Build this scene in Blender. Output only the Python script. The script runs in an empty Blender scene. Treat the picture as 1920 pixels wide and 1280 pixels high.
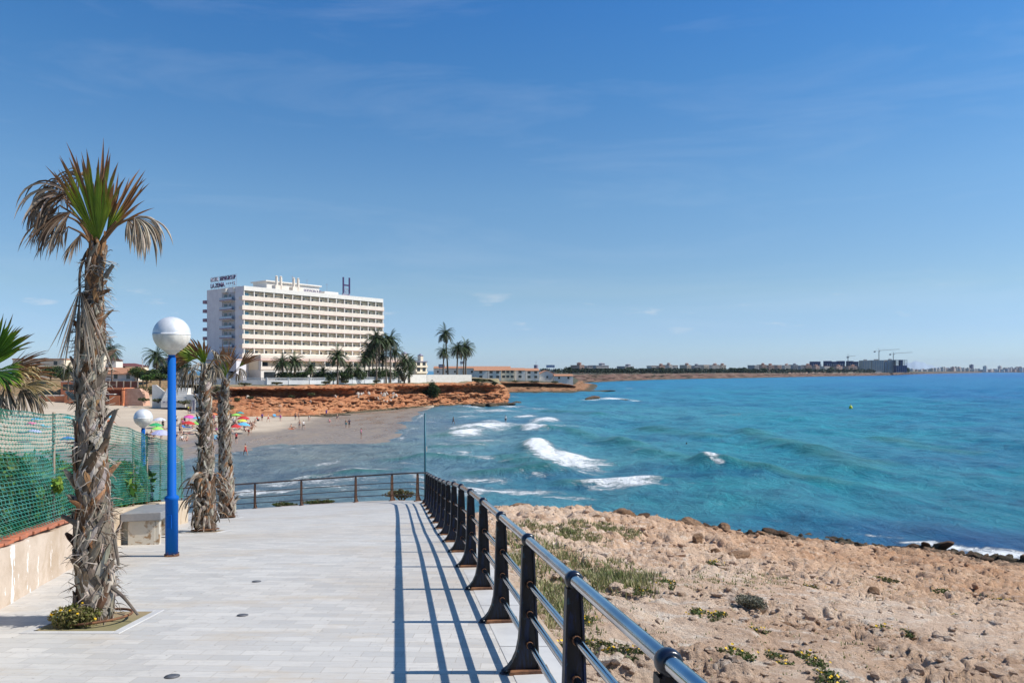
import bpy, bmesh, math, random
import numpy as np
from mathutils import Vector, Matrix
R = math.radians
rng = random.Random(7)
nr = np.random.RandomState(5)
C = bpy.context.scene.collection
sc = bpy.context.scene

# ---------------------------------------------------------------- camera, sky, sun, exposure
F, HY, EYE = 1440.0, 695.0, 11.0          # focal length in photo pixels, horizon row, eye height above the sea
cam_d = bpy.data.cameras.new('camera'); cam = bpy.data.objects.new('camera', cam_d); C.objects.link(cam)
cam_d.sensor_width = 36.0; cam_d.lens = 36.0 * F / 1920.0
cam_d.shift_y = (HY - 640.0) / 1920.0
cam_d.clip_start = 0.1; cam_d.clip_end = 80000
cam.location = (0, 0, EYE); cam.rotation_euler = (R(90), 0, 0)
sc.camera = cam

SUN_EL, SUN_AZ = R(46), R(90)             # azimuth clockwise from +Y: the sun stands to the right, over the sea
w = bpy.data.worlds.new('World'); sc.world = w; w.use_nodes = True
wn = w.node_tree; bg = wn.nodes['Background']
sky = wn.nodes.new('ShaderNodeTexSky'); sky.sky_type = 'NISHITA'; sky.sun_disc = False
sky.sun_elevation = SUN_EL; sky.sun_rotation = SUN_AZ
sky.air_density = 0.7; sky.dust_density = 0.2; sky.ozone_density = 2.0; sky.altitude = 0
tc = wn.nodes.new('ShaderNodeTexCoord')
mp = wn.nodes.new('ShaderNodeMapping'); mp.inputs['Scale'].default_value = (1.0, 1.6, 7.0); mp.inputs['Rotation'].default_value = (0.1, 0.22, 0.3)
cn = wn.nodes.new('ShaderNodeTexNoise'); cn.inputs['Scale'].default_value = 2.3; cn.inputs['Detail'].default_value = 9; cn.inputs['Roughness'].default_value = 0.62; cn.inputs['Distortion'].default_value = 0.6
cr = wn.nodes.new('ShaderNodeMapRange'); cr.inputs[1].default_value = 0.5; cr.inputs[2].default_value = 0.85; cr.inputs[3].default_value = 0; cr.inputs[4].default_value = 0.13
mx = wn.nodes.new('ShaderNodeMixRGB'); mx.inputs[2].default_value = (6.3, 6.9, 7.6, 1)
# polarised, clear spring sky: the white balance of the sky with elevation
sx = wn.nodes.new('ShaderNodeSeparateXYZ'); rp = wn.nodes.new('ShaderNodeValToRGB'); rp.color_ramp.elements.remove(rp.color_ramp.elements[1])
for i_, (pz, cz) in enumerate(((0.0, (0.68, 0.80, 0.98)), (0.05, (0.68, 0.79, 0.95)), (0.10, (0.80, 0.89, 0.88)), (0.22, (0.77, 1.04, 1.09)), (0.35, (0.51, 1.01, 1.26)), (0.43, (0.40, 0.97, 1.36)))):
    e_ = rp.color_ramp.elements[0] if i_ == 0 else rp.color_ramp.elements.new(pz)
    e_.position = pz; e_.color = (cz[0] / 1.8, cz[1] / 1.8, cz[2] / 1.8, 1)
hs = wn.nodes.new('ShaderNodeVectorMath'); hs.operation = 'MULTIPLY'
h2 = wn.nodes.new('ShaderNodeVectorMath'); h2.operation = 'SCALE'; h2.inputs['Scale'].default_value = 1.8
L = wn.links.new
L(tc.outputs['Generated'], mp.inputs['Vector']); L(mp.outputs[0], cn.inputs['Vector']); L(cn.outputs[0], cr.inputs[0])
m2 = wn.nodes.new('ShaderNodeMapping'); m2.inputs['Scale'].default_value = (1, 1, 4.5); c2n = wn.nodes.new('ShaderNodeTexNoise'); c2n.inputs['Scale'].default_value = 13; c2n.inputs['Detail'].default_value = 7; c2n.inputs['Roughness'].default_value = 0.6
c2r = wn.nodes.new('ShaderNodeMapRange'); c2r.inputs[1].default_value = 0.60; c2r.inputs[2].default_value = 0.76; c2r.inputs[3].default_value = 0; c2r.inputs[4].default_value = 0.42
bnd = wn.nodes.new('ShaderNodeValToRGB')               # small fair-weather puffs in a low band
for i_, (pz, v_) in enumerate(((0.0, 0), (0.035, 0), (0.06, 1), (0.085, 0.8), (0.12, 0))):
    e_ = bnd.color_ramp.elements[i_] if i_ < 2 else bnd.color_ramp.elements.new(pz)
    e_.position = pz; e_.color = (v_, v_, v_, 1)
c2m = wn.nodes.new('ShaderNodeMath'); c2m.operation = 'MULTIPLY'; mx2 = wn.nodes.new('ShaderNodeMixRGB'); mx2.inputs[2].default_value = (7.2, 7.0, 6.9, 1)
L(tc.outputs['Generated'], m2.inputs[0]); L(m2.outputs[0], c2n.inputs['Vector']); L(c2n.outputs[0], c2r.inputs[0]); L(sx.outputs[2], bnd.inputs[0]); L(c2r.outputs[0], c2m.inputs[0]); L(bnd.outputs[0], c2m.inputs[1]); L(c2m.outputs[0], mx2.inputs[0])
L(tc.outputs['Generated'], sx.inputs[0]); L(sx.outputs[2], rp.inputs[0]); L(sky.outputs[0], hs.inputs[0]); L(rp.outputs[0], hs.inputs[1]); L(hs.outputs[0], h2.inputs[0]); L(h2.outputs[0], mx.inputs[1]); L(cr.outputs[0], mx.inputs[0]); L(mx.outputs[0], mx2.inputs[1]); L(mx2.outputs[0], bg.inputs['Color'])
bg.inputs['Strength'].default_value = 0.105

sd = bpy.data.lights.new('sun', 'SUN'); sd.energy = 5.0; sd.angle = R(0.55); sd.color = (1.0, 0.955, 0.88)
sun = bpy.data.objects.new('sun', sd); C.objects.link(sun); sun.location = (60, 0, 80)
sun.rotation_euler = Vector((math.sin(SUN_AZ) * math.cos(SUN_EL), math.cos(SUN_AZ) * math.cos(SUN_EL), math.sin(SUN_EL))).to_track_quat('Z', 'Y').to_euler()

sc.view_settings.view_transform = 'Standard'; sc.view_settings.look = 'None'
sc.view_settings.exposure = 0.3; sc.view_settings.gamma = 1.0
sc.render.engine = 'CYCLES'
sc.cycles.use_denoising = True
sc.cycles.max_bounces = 6; sc.cycles.transparent_max_bounces = 12
sc.cycles.volume_bounces = 0
try: sc.cycles.volume_step_rate = 10
except Exception: pass

# ---------------------------------------------------------------- helpers
def at(px, py, Y):                         # a point of the place, given where it stands in the photograph and how far off it is
    return ((px - 960) / F * Y, Y, EYE - (py - HY) / F * Y)

def hsh(ix, iy, iz, s):
    h = (ix.astype(np.int64) * 374761393 + iy.astype(np.int64) * 668265263 + iz.astype(np.int64) * 2147483647 + s * 974634777) & 0xffffffff
    h = ((h ^ (h >> 13)) * 1274126177) & 0xffffffff
    h = h ^ (h >> 16)
    return (h & 0xffffff) / float(0xffffff)

def vnoise(x, y, z=0.0, s=0):              # value noise, -1..1
    x = np.asarray(x, float); y = np.asarray(y, float); z = np.asarray(z, float) + np.zeros_like(x)
    ix, iy, iz = np.floor(x), np.floor(y), np.floor(z)
    fx, fy, fz = x - ix, y - iy, z - iz
    fx = fx * fx * fx * (fx * (fx * 6 - 15) + 10); fy = fy * fy * fy * (fy * (fy * 6 - 15) + 10); fz = fz * fz * fz * (fz * (fz * 6 - 15) + 10)
    r = 0
    for dx in (0, 1):
        for dy in (0, 1):
            for dz in (0, 1):
                wgt = (fx if dx else 1 - fx) * (fy if dy else 1 - fy) * (fz if dz else 1 - fz)
                r = r + wgt * hsh(ix + dx, iy + dy, iz + dz, s)
    return r * 2 - 1

def fbm(x, y, z=0.0, s=0, o=4, g=0.5):
    r = 0; a = 1.0; t = 0
    x = np.asarray(x, float); y = np.asarray(y, float); z = np.asarray(z, float)
    for i in range(o):
        r = r + a * vnoise(x * 2 ** i + i * 17.3, y * 2 ** i - i * 9.1, z * 2 ** i, s + i); t += a; a *= g
    return r / t

def sstep(a, b, x):
    t = np.clip((np.asarray(x, float) - a) / (b - a), 0, 1); return t * t * (3 - 2 * t)

def worley(x, y, s=0):                     # nearest cell: (distance, gap to the second, cell randoms, offset)
    ix, iy = np.floor(x), np.floor(y); f1 = np.full(np.shape(x), 9.0); f2 = f1.copy(); r1 = np.zeros_like(f1); r2 = r1.copy(); r3 = r1.copy(); ox = r1.copy(); oy = r1.copy(); z = np.zeros_like(ix)
    for dx in (-1, 0, 1):
        for dy in (-1, 0, 1):
            cx, cy = ix + dx, iy + dy; px = cx + hsh(cx, cy, z, s) - x; py = cy + hsh(cx, cy, z, s + 1) - y; d = np.hypot(px, py); n = d < f1
            f2 = np.where(n, f1, np.minimum(f2, d)); f1 = np.where(n, d, f1); ox = np.where(n, px, ox); oy = np.where(n, py, oy)
            r1 = np.where(n, hsh(cx, cy, z, s + 2), r1); r2 = np.where(n, hsh(cx, cy, z, s + 3), r2); r3 = np.where(n, hsh(cx, cy, z, s + 4), r3)
    return f1, f2 - f1, r1, r2, r3, ox, oy

def lerp(a, b, t): return a + (b - a) * t

class MB:                                  # collects shapes that become ONE mesh object
    def __init__(s): s.v = []; s.f = []; s.mi = []; s.c = []; s.col = (1, 1, 1); s.m = 0
    def add(s, vs, fs, col=None, m=None):
        b = len(s.v); s.v += [tuple(p) for p in vs]; s.f += [tuple(i + b for i in f) for f in fs]
        s.mi += [s.m if m is None else m] * len(fs)
        c = col if col is not None else s.col
        if len(c) == len(vs) and not isinstance(c[0], (int, float)): s.c += [tuple(q) for q in c]
        else: s.c += [tuple(c)] * len(vs)
        return b
    def box(s, x0, x1, y0, y1, z0, z1, mat=None, **k):
        vs = [(x, y, z) for x in (x0, x1) for y in (y0, y1) for z in (z0, z1)]
        if mat is not None: vs = [tuple(mat @ Vector(v)) for v in vs]
        s.add(vs, [(0, 1, 3, 2), (4, 6, 7, 5), (0, 4, 5, 1), (2, 3, 7, 6), (0, 2, 6, 4), (1, 5, 7, 3)], **k)
    def tube(s, pts, rad, n=8, cap=True, sq=None, **k):
        pts = [Vector(p) for p in pts]; N = len(pts)
        rad = list(rad) if hasattr(rad, '__len__') else [rad] * N
        t0 = (pts[1] - pts[0]).normalized()
        up = Vector((0, 0, 1)) if abs(t0.z) < 0.9 else Vector((0, 1, 0))
        sd = t0.cross(up).normalized(); vs = []; fs = []
        for i, p in enumerate(pts):
            t = (pts[min(i + 1, N - 1)] - pts[max(i - 1, 0)]).normalized()
            sd = (sd - t * sd.dot(t)).normalized(); u = t.cross(sd)
            for j in range(n):
                a = 2 * math.pi * j / n
                vs.append(p + (sd * math.cos(a) + u * math.sin(a)) * rad[i])
        for i in range(N - 1):
            for j in range(n):
                fs.append((i * n + j, i * n + (j + 1) % n, (i + 1) * n + (j + 1) % n, (i + 1) * n + j))
        if cap: fs.append(tuple(range(n))[::-1]); fs.append(tuple((N - 1) * n + j for j in range(n)))
        s.add(vs, fs, **k)
    def lathe(s, prof, n=20, o=(0, 0, 0), **k):     # prof: (r, z)
        vs = []; fs = []
        for r, z in prof:
            for j in range(n):
                a = 2 * math.pi * j / n; vs.append((o[0] + r * math.cos(a), o[1] + r * math.sin(a), o[2] + z))
        for i in range(len(prof) - 1):
            for j in range(n):
                fs.append((i * n + j, i * n + (j + 1) % n, (i + 1) * n + (j + 1) % n, (i + 1) * n + j))
        fs.append(tuple(range(n))[::-1]); fs.append(tuple((len(prof) - 1) * n + j for j in range(n)))
        s.add(vs, fs, **k)
    def prism(s, poly, d, **k):            # poly: 3D points of one face, d: extrusion vector
        n = len(poly); d = Vector(d); p = [Vector(q) for q in poly]
        s.add(p + [q + d for q in p], [tuple(range(n))[::-1], tuple(range(n, 2 * n))] + [(i, (i + 1) % n, n + (i + 1) % n, n + i) for i in range(n)], **k)
    def mesh(s, name, mats, smooth=False):
        me = bpy.data.meshes.new(name); me.from_pydata(s.v, [], s.f)
        for m in (mats if isinstance(mats, (list, tuple)) else [mats]): me.materials.append(m)
        if any(s.mi): me.polygons.foreach_set('material_index', s.mi)
        if any(c != (1, 1, 1) for c in s.c):
            at_ = me.color_attributes.new('col', 'FLOAT_COLOR', 'POINT')
            at_.data.foreach_set('color', np.array([(c[0], c[1], c[2], 1.0) for c in s.c], 'f').ravel())
        if smooth: me.polygons.foreach_set('use_smooth', [True] * len(s.f))
        me.update(); return me
    def build(s, name, mats, parent=None, smooth=False, loc=None, bevel=0.0):
        o = bpy.data.objects.new(name, s.mesh(name, mats, smooth)); C.objects.link(o)
        if parent is not None: o.parent = parent
        if loc is not None: o.location = loc
        if bevel:
            b = o.modifiers.new('bevel', 'BEVEL'); b.width = bevel; b.segments = 2; b.limit_method = 'ANGLE'; b.angle_limit = R(40)
        return o

def gridmesh(name, P, mats, smooth=True, attrs=None, wrap=False, keep=None, flip=False):   # P: (n, m, 3)
    n, m = P.shape[:2]
    idx = np.arange(n * m).reshape(n, m)
    if wrap: idx = np.concatenate([idx, idx[:, :1]], 1)
    q = np.stack([idx[:-1, :-1], idx[:-1, 1:], idx[1:, 1:], idx[1:, :-1]], -1).reshape(-1, 4)
    if keep is not None: q = q[keep.reshape(-1)]
    if flip: q = q[:, ::-1]
    V = P.reshape(-1, 3)
    me = bpy.data.meshes.new(name)
    me.vertices.add(len(V)); me.vertices.foreach_set('co', V.astype('f').ravel())
    me.loops.add(q.size); me.loops.foreach_set('vertex_index', q.astype('i').ravel())
    me.polygons.add(len(q)); me.polygons.foreach_set('loop_start', np.arange(0, q.size, 4, dtype='i'))
    try: me.polygons.foreach_set('loop_total', np.full(len(q), 4, 'i'))
    except Exception: pass
    me.update(calc_edges=True); me.validate()
    for mm in (mats if isinstance(mats, (list, tuple)) else [mats]): me.materials.append(mm)
    for k, a in (attrs or {}).items():
        if a.ndim == 3:
            c = me.color_attributes.new(k, 'FLOAT_COLOR', 'POINT')
            c.data.foreach_set('color', np.concatenate([a.reshape(-1, 3), np.ones((n * m, 1))], 1).astype('f').ravel())
        else:
            c = me.attributes.new(k, 'FLOAT', 'POINT'); c.data.foreach_set('value', a.astype('f').ravel())
    if smooth: me.polygons.foreach_set('use_smooth', np.ones(len(me.polygons), bool))
    me.update()
    o = bpy.data.objects.new(name, me); C.objects.link(o); return o

def tag(o, label=None, cat=None, group=None, kind=None):
    if label: o['label'] = label
    if cat: o['category'] = cat
    if group: o['group'] = group
    if kind: o['kind'] = kind
    return o

def empty(name, loc=(0, 0, 0), rz=0.0, label=None, cat=None, group=None):
    o = bpy.data.objects.new(name, None); C.objects.link(o); o.location = loc; o.rotation_euler = (0, 0, rz)
    o.empty_display_size = 0.3
    return tag(o, label, cat, group)

def copy_tree(o, parent=None):
    c = o.copy(); C.objects.link(c); c.parent = parent
    for ch in [q for q in bpy.data.objects if q.parent == o]: copy_tree(ch, c)
    return c

def inst(name, me, parent=None, loc=(0, 0, 0), rot=(0, 0, 0), scale=(1, 1, 1), mats=None):
    o = bpy.data.objects.new(name, me); C.objects.link(o); o.parent = parent
    o.location = loc; o.rotation_euler = rot; o.scale = scale if hasattr(scale, '__len__') else (scale,) * 3
    if mats:
        for i, m in enumerate(mats): o.material_slots[i].link = 'OBJECT'; o.material_slots[i].material = m
    return o

# ---------------------------------------------------------------- materials
class NT:
    def __init__(s, name):
        s.m = bpy.data.materials.new(name); s.m.use_nodes = True; s.t = s.m.node_tree; s.p = s.t.nodes['Principled BSDF']
    def n(s, k, **kw):
        q = s.t.nodes.new('ShaderNode' + k)
        for a, b in kw.items(): setattr(q, a, b)
        return q
    def l(s, a, b): s.t.links.new(a, b)
    def set(s, sock, v):
        if hasattr(v, 'is_output') or isinstance(v, bpy.types.NodeSocket): s.l(v, sock)
        elif isinstance(v, (tuple, list)) and len(v) == 3 and sock.type == 'RGBA': sock.default_value = (*v, 1)
        else: sock.default_value = v
    def coord(s, kind='Object'):
        if kind == 'World': return s.n('NewGeometry').outputs['Position']
        return s.n('TexCoord').outputs[kind]
    def map(s, v, scale=(1, 1, 1), rot=(0, 0, 0), loc=(0, 0, 0)):
        q = s.n('Mapping'); s.l(v, q.inputs[0]); q.inputs['Scale'].default_value = scale; q.inputs['Rotation'].default_value = rot; q.inputs['Location'].default_value = loc
        return q.outputs[0]
    def noise(s, v, scale, detail=6, rough=0.6, dist=0.0):
        q = s.n('TexNoise'); s.l(v, q.inputs['Vector']); q.inputs['Scale'].default_value = scale; q.inputs['Detail'].default_value = detail
        q.inputs['Roughness'].default_value = rough; q.inputs['Distortion'].default_value = dist; return q.outputs[0]
    def ramp(s, v, a, b, lo=0.0, hi=1.0):
        q = s.n('MapRange'); q.interpolation_type = 'SMOOTHSTEP'; s.set(q.inputs[0], v); s.set(q.inputs[1], a); s.set(q.inputs[2], b); q.inputs[3].default_value = lo; q.inputs[4].default_value = hi
        return q.outputs[0]
    def mix(s, f, a, b, mode='MIX'):
        q = s.n('MixRGB'); q.blend_type = mode; s.set(q.inputs[0], f); s.set(q.inputs[1], a); s.set(q.inputs[2], b); return q.outputs[0]
    def math(s, op, a, b=0.0, clamp=False):
        q = s.n('Math'); q.operation = op; q.use_clamp = clamp; s.set(q.inputs[0], a); s.set(q.inputs[1], b); return q.outputs[0]
    def attr(s, name, out='Color'):
        q = s.n('Attribute'); q.attribute_name = name; return q.outputs[out]
    def bump(s, h, strength=0.5, dist=0.05):
        q = s.n('Bump'); s.l(h, q.inputs['Height']); q.inputs['Strength'].default_value = strength; q.inputs['Distance'].default_value = dist
        s.l(q.outputs[0], s.p.inputs['Normal']); return q.outputs[0]
    def out(s, col=None, rough=None, metal=None, spec=None):
        if col is not None: s.set(s.p.inputs['Base Color'], col)
        if rough is not None: s.set(s.p.inputs['Roughness'], rough)
        if metal is not None: s.set(s.p.inputs['Metallic'], metal)
        if spec is not None: s.set(s.p.inputs['Specular IOR Level'], spec)
        return s.m

def mat(name, c1, c2=None, scale=4.0, rough=0.7, bump=0.0, bscale=None, metal=0.0, spec=0.4, kind='Object', lo=0.35, hi=0.65):
    t = NT(name); v = t.coord(kind)
    if c2 is None: c2 = tuple(x * 0.86 for x in c1)
    n = t.noise(v, scale)
    t.out(t.mix(t.ramp(n, lo, hi), c1, c2), rough, metal, spec)
    if bump: t.bump(t.noise(v, bscale or scale * 4, 8, 0.65), bump, 0.02)
    return t.m

def attr_mat(name, rough=0.8, scale=20.0, amt=0.5, bump=0.3, spec=0.25, trans=0.0, bscale=None, stretch=(1, 1, 1)):
    t = NT(name); v = t.coord('Object')
    n = t.noise(t.map(v, stretch), scale, 6, 0.65)
    c = t.mix(t.ramp(n, 0.3, 0.72), t.attr('col'), t.mix(1.0, t.attr('col'), (1 - amt, 1 - amt, 1 - amt), 'MULTIPLY'))
    t.out(c, rough, 0, spec)
    if bump: t.bump(t.noise(t.map(v, stretch), bscale or scale * 2, 6, 0.7), bump, 0.01)
    if trans:
        tr = t.n('BsdfTranslucent'); t.l(c, tr.inputs[0]); ms = t.n('MixShader'); ms.inputs[0].default_value = trans
        o = t.t.nodes['Material Output']; t.l(t.p.outputs[0], ms.inputs[1]); t.l(tr.outputs[0], ms.inputs[2]); t.l(ms.outputs[0], o.inputs[0])
    return t.m

M = {}
M['white_paint'] = mat('white_paint', (0.74, 0.70, 0.64), (0.67, 0.63, 0.57), 1.2, 0.7, 0.1)
M['cream_wall'] = mat('cream_wall', (0.88, 0.74, 0.54), (0.82, 0.68, 0.49), 0.3, 0.8)
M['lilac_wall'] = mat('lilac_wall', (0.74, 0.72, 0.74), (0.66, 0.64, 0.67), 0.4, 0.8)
M['pink_band'] = mat('pink_band', (0.70, 0.50, 0.42), (0.62, 0.45, 0.4), 0.5, 0.8)
M['parapet'] = mat('parapet', (0.74, 0.66, 0.56), (0.70, 0.60, 0.50), 0.35, 0.75)
M['dark_glass'] = mat('dark_glass', (0.015, 0.02, 0.025), (0.03, 0.035, 0.04), 0.8, 0.08, spec=0.6)
M['teal_glass'] = mat('teal_glass', (0.10, 0.24, 0.28), (0.16, 0.32, 0.36), 0.8, 0.1, spec=0.6)
M['purple'] = mat('purple_letter', (0.035, 0.018, 0.08), (0.045, 0.02, 0.09), 1, 0.5)
M['grey_letter'] = mat('grey_letter', (0.22, 0.2, 0.26), (0.26, 0.24, 0.3), 1, 0.5)
M['terracotta'] = mat('terracotta', (0.45, 0.22, 0.12), (0.36, 0.17, 0.10), 1.5, 0.85, 0.2)
M['maroon'] = mat('maroon_roof', (0.16, 0.05, 0.05), (0.12, 0.04, 0.04), 1, 0.8)
M['orange'] = mat('orange_render', (0.62, 0.22, 0.10), (0.52, 0.19, 0.09), 0.6, 0.85)
M['brownfence'] = mat('brown_screen', (0.10, 0.04, 0.03), (0.16, 0.06, 0.04), 3, 0.9)
M['pale_stone'] = mat('pale_stone', (0.60, 0.48, 0.36), (0.48, 0.38, 0.29), 2, 0.85, 0.3)
M['steel'] = None
# ---------------------------------------------------------------- the lie of the land
PR = np.array([(-12, 1.2), (-6, 1.5), (0, 1.86), (5.8, 2.275), (7.4, 2.39), (8.9, 2.505), (10.4, 2.63), (11.7, 2.765), (13.1, 2.93), (15.6, 3.27), (20.5, 3.84), (25.7, 4.41), (40, 6.0)])
_ys = np.linspace(-12, 40, 521); _d = np.interp(_ys, PR[:, 0], PR[:, 1])
_k = np.exp(-np.linspace(-2, 2, 21) ** 2); _k /= _k.sum()
_d = np.convolve(np.pad(_d, 10, mode='reflect', reflect_type='odd'), _k, 'valid')
def prom(x, y):                            # height of the paved walk
    x = np.asarray(x, float); y = np.asarray(y, float)
    return EYE - np.interp(y, _ys, _d) - 0.07 * sstep(14, 28, y) * np.maximum(0, -2.85 - x)
def hit(px, py, fn, y0=1.0, y1=60.0, n=4000):
    Y = np.linspace(y0, y1, n) if y1 < 100 else np.exp(np.linspace(math.log(y0), math.log(y1), n))
    X = (px - 960) / F * Y; Z = EYE - (py - HY) / F * Y
    g = fn(X, Y); i = np.argmax(Z <= g)
    if not (Z <= g).any(): i = n - 1
    return (float(X[i]), float(Y[i]), float(g[i]))
def rail_x(y): return 0.12 - 0.15 * (y - 5.8)
def wall_x(y): return -5.2 - 0.262 * (y - 7.8)

# ---------------------------------------------------------------- paved promenade
FAR = [(783, 27.2), (735, 28.9), (667, 29.8), (565, 30.3), (478, 30.5), (395, 30.6), (300, 30.65)]
far_posts = [((a - 960) / F * b, b, float(prom((a - 960) / F * b, b))) for a, b in FAR]
def paving():
    t = NT('marble_paving'); v = t.coord('World')
    vr = t.map(v, rot=(0, 0, R(2)))
    b = t.n('TexBrick'); t.l(vr, b.inputs['Vector']); b.inputs['Scale'].default_value = 1.0
    b.inputs['Brick Width'].default_value = 0.33; b.inputs['Row Height'].default_value = 0.14; b.inputs['Mortar Size'].default_value = 0.0028
    b.inputs['Mortar Smooth'].default_value = 0.3; b.offset = 0.37; b.inputs['Bias'].default_value = 0.0
    b.inputs['Color1'].default_value = (0.55, 0.525, 0.485, 1); b.inputs['Color2'].default_value = (0.44, 0.425, 0.40, 1); b.inputs['Mortar'].default_value = (0.36, 0.32, 0.27, 1)
    vein = t.noise(t.map(v, (3.0, 9.0, 3), (0, 0, R(24))), 1.1, 8, 0.7, 1.6)
    c = t.mix(t.ramp(vein, 0.53, 0.70, 0, 0.8), b.outputs['Color'], (0.40, 0.385, 0.37))
    big = t.noise(v, 0.35, 5, 0.55)
    c = t.mix(t.ramp(big, 0.42, 0.7, 0, 0.6), c, t.mix(1.0, c, (0.90, 0.82, 0.73), 'MULTIPLY'))
    sand = t.noise(t.map(v, (0.5, 1.3, 1)), 1.3, 7, 0.7)
    c = t.mix(t.ramp(sand, 0.50, 0.70, 0, 0.62), c, (0.46, 0.385, 0.295))
    c = t.mix(t.ramp(t.noise(v, 0.9, 8, 0.72, 1.2), 0.58, 0.70, 0, 0.40), c, (0.34, 0.32, 0.30))
    c = t.mix(t.ramp(t.noise(v, 24, 2, 0.5), 0.70, 0.74, 0, 0.6), c, (0.16, 0.14, 0.12))
    c = t.mix(t.ramp(t.noise(t.map(v, (1.5, 6, 1), (0, 0, R(2))), 2.4, 5, .6), 0.5, 0.68, 0, 0.45), c, (0.40, 0.385, 0.37))
    spots = t.noise(v, 7, 3, 0.6)
    c = t.mix(t.ramp(spots, 0.68, 0.76, 0, 0.30), c, (0.27, 0.22, 0.18))
    t.out(c, t.ramp(vein, 0.3, 0.7, 0.42, 0.62), 0, 0.3)
    bu = t.math('ADD', t.math('MULTIPLY', b.outputs['Fac'], -1.0), t.math('MULTIPLY', vein, 0.12))
    t.bump(bu, 0.35, 0.004); return t.m
M['paving'] = paving()
M['slab'] = mat('edge_slab', (0.52, 0.51, 0.49), (0.44, 0.43, 0.42), 2.2, 0.55, 0.06, kind='World')
def promenade():
    fy = sorted([(p[1], p[0]) for p in far_posts])
    ye = far_posts[-1][1]
    ys = np.concatenate([np.arange(-10, 25.7, 0.3), np.linspace(25.7, max(p[1] for p in far_posts) + 0.15, 26)])
    fY = np.array([25.7] + [p[1] for p in far_posts]); fX = np.array([rail_x(25.7) + 0.30] + [p[0] for p in far_posts])
    o = np.argsort(fY); fY, fX = fY[o], fX[o]
    rows = []
    for y in ys:
        r = rail_x(y) + 0.30 if y < 25.7 else float(np.interp(y, fY + 0.2, fX))
        l = wall_x(y) - 0.02 if y < 20.2 else wall_x(20.2) - 6.5 * min(1, (y - 20.2) / 3.0)
        r = max(r, l + 0.05)
        xs = np.linspace(l, r, 40); rows.append(np.stack([xs, np.full(40, y), prom(xs, np.full(40, y))], -1))
    P = np.array(rows)
    o = gridmesh('promenade', P, M['paving'], smooth=True, flip=False); tag(o, kind='structure')
    mb = MB()                              # retaining edge under the paving, to the sea side
    e = [tuple(P[i, -1]) for i in range(0, len(ys), 2)]
    for a, b in zip(e[:-1], e[1:]):
        d = Vector((b[0] - a[0], b[1] - a[1], 0)).normalized(); nrm = Vector((d.y, -d.x, 0)) * 0.10
        q = [(a[0], a[1], a[2] - 0.003), (b[0], b[1], b[2] - 0.003), (b[0] + nrm.x, b[1] + nrm.y, b[2] - 0.003), (a[0] + nrm.x, a[1] + nrm.y, a[2] - 0.003)]
        mb.add(q + [(p[0], p[1], p[2] - 1.2) for p in q], [(3, 2, 1, 0), (2, 3, 7, 6), (0, 1, 5, 4)])
    k = mb.build('kerb', mat('concrete_edge', (0.50, 0.42, 0.33), (0.42, 0.30, 0.20), 3, 0.85, 0.2, kind='World')); tag(k, kind='structure')
    # a course of long slabs along the railing
    mb = MB(); y = -4.0; i = 0
    while y < 25.2:
        y2 = y + 1.496; x0, x1 = -0.12, 0.288
        pts = [(rail_x(a) + b, a) for a, b in ((y + 0.006, x0), (y2 - 0.006, x0), (y2 - 0.006, x1), (y + 0.006, x1))]
        mb.add([(a, b, float(prom(a, b)) + 0.004) for a, b in pts], [(0, 3, 2, 1)] if False else [(3, 2, 1, 0)]); y = y2
    k = mb.build('edge_paving', M['slab']); tag(k, kind='structure')
promenade()

# ---------------------------------------------------------------- rocky shore to the right
RC = []
for y in (-9, -5, -1, 2, 4, 6, 9, 12, 15, 18, 21, 24, 26): RC.append((rail_x(y) + 0.38, y, float(prom(rail_x(y), y)) - 0.16))
for y, dx, dz in ((-6, 6, -1.4), (-6, 16, -3.6), (2, 3.2, -0.6), (6, 3.4, -0.75), (10, 3.5, -0.75)): RC.append((rail_x(y) + dx, y, float(prom(rail_x(y), y)) + dz))
CREST_R = [at(*q) for q in ((700, 960, 36), (850, 962, 37), (940, 958, 38.5), (985, 957, 40), (1040, 955, 40.5), (1100, 957, 42), (1180, 967, 44), (1250, 982, 46.5), (1330, 990, 49), (1400, 995, 50.5), (1500, 1003, 51), (1600, 1014, 48.6), (1750, 1031, 46.4), (1920, 1048, 44), (2150, 1076, 41), (2500, 1120, 36), (3200, 1200, 30), (5200, 1500, 20))]
RC += [(x, y, max(z, 0.12)) for x, y, z in CREST_R]
RC += [at(*q) for q in ((985, 1000, 26), (1100, 1020, 25), (1250, 1052, 24), (1400, 1085, 22), (1600, 1125, 20), (1900, 1180, 18), (1000, 972, 33), (1150, 990, 33), (1300, 1020, 33), (1450, 1038, 34), (1650, 1062, 33), (1900, 1095, 31))]
RC += [(26, 10, 3.6), (36, 6, 1.4), (24, -6, 3.4), (46, -10, 0.4)]
_ca = np.array([math.atan2(x, y) for x, y, z in CREST_R]); _cr = np.array([math.hypot(x, y) for x, y, z in CREST_R])
RC = np.array(RC)
def _phi(r): return np.where(r > 0, r * r * np.log(r + 1e-9), 0)
_A = np.zeros((len(RC) + 3,) * 2); _n = len(RC)
_A[:_n, :_n] = _phi(np.linalg.norm(RC[:, None, :2] - RC[None, :, :2], axis=-1)) + np.eye(_n) * 0.6
_A[:_n, _n] = 1; _A[:_n, _n + 1:] = RC[:, :2]; _A[_n, :_n] = 1; _A[_n + 1:, :_n] = RC[:, :2].T
_W = np.linalg.solve(_A, np.concatenate([RC[:, 2], np.zeros(3)]))
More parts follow.
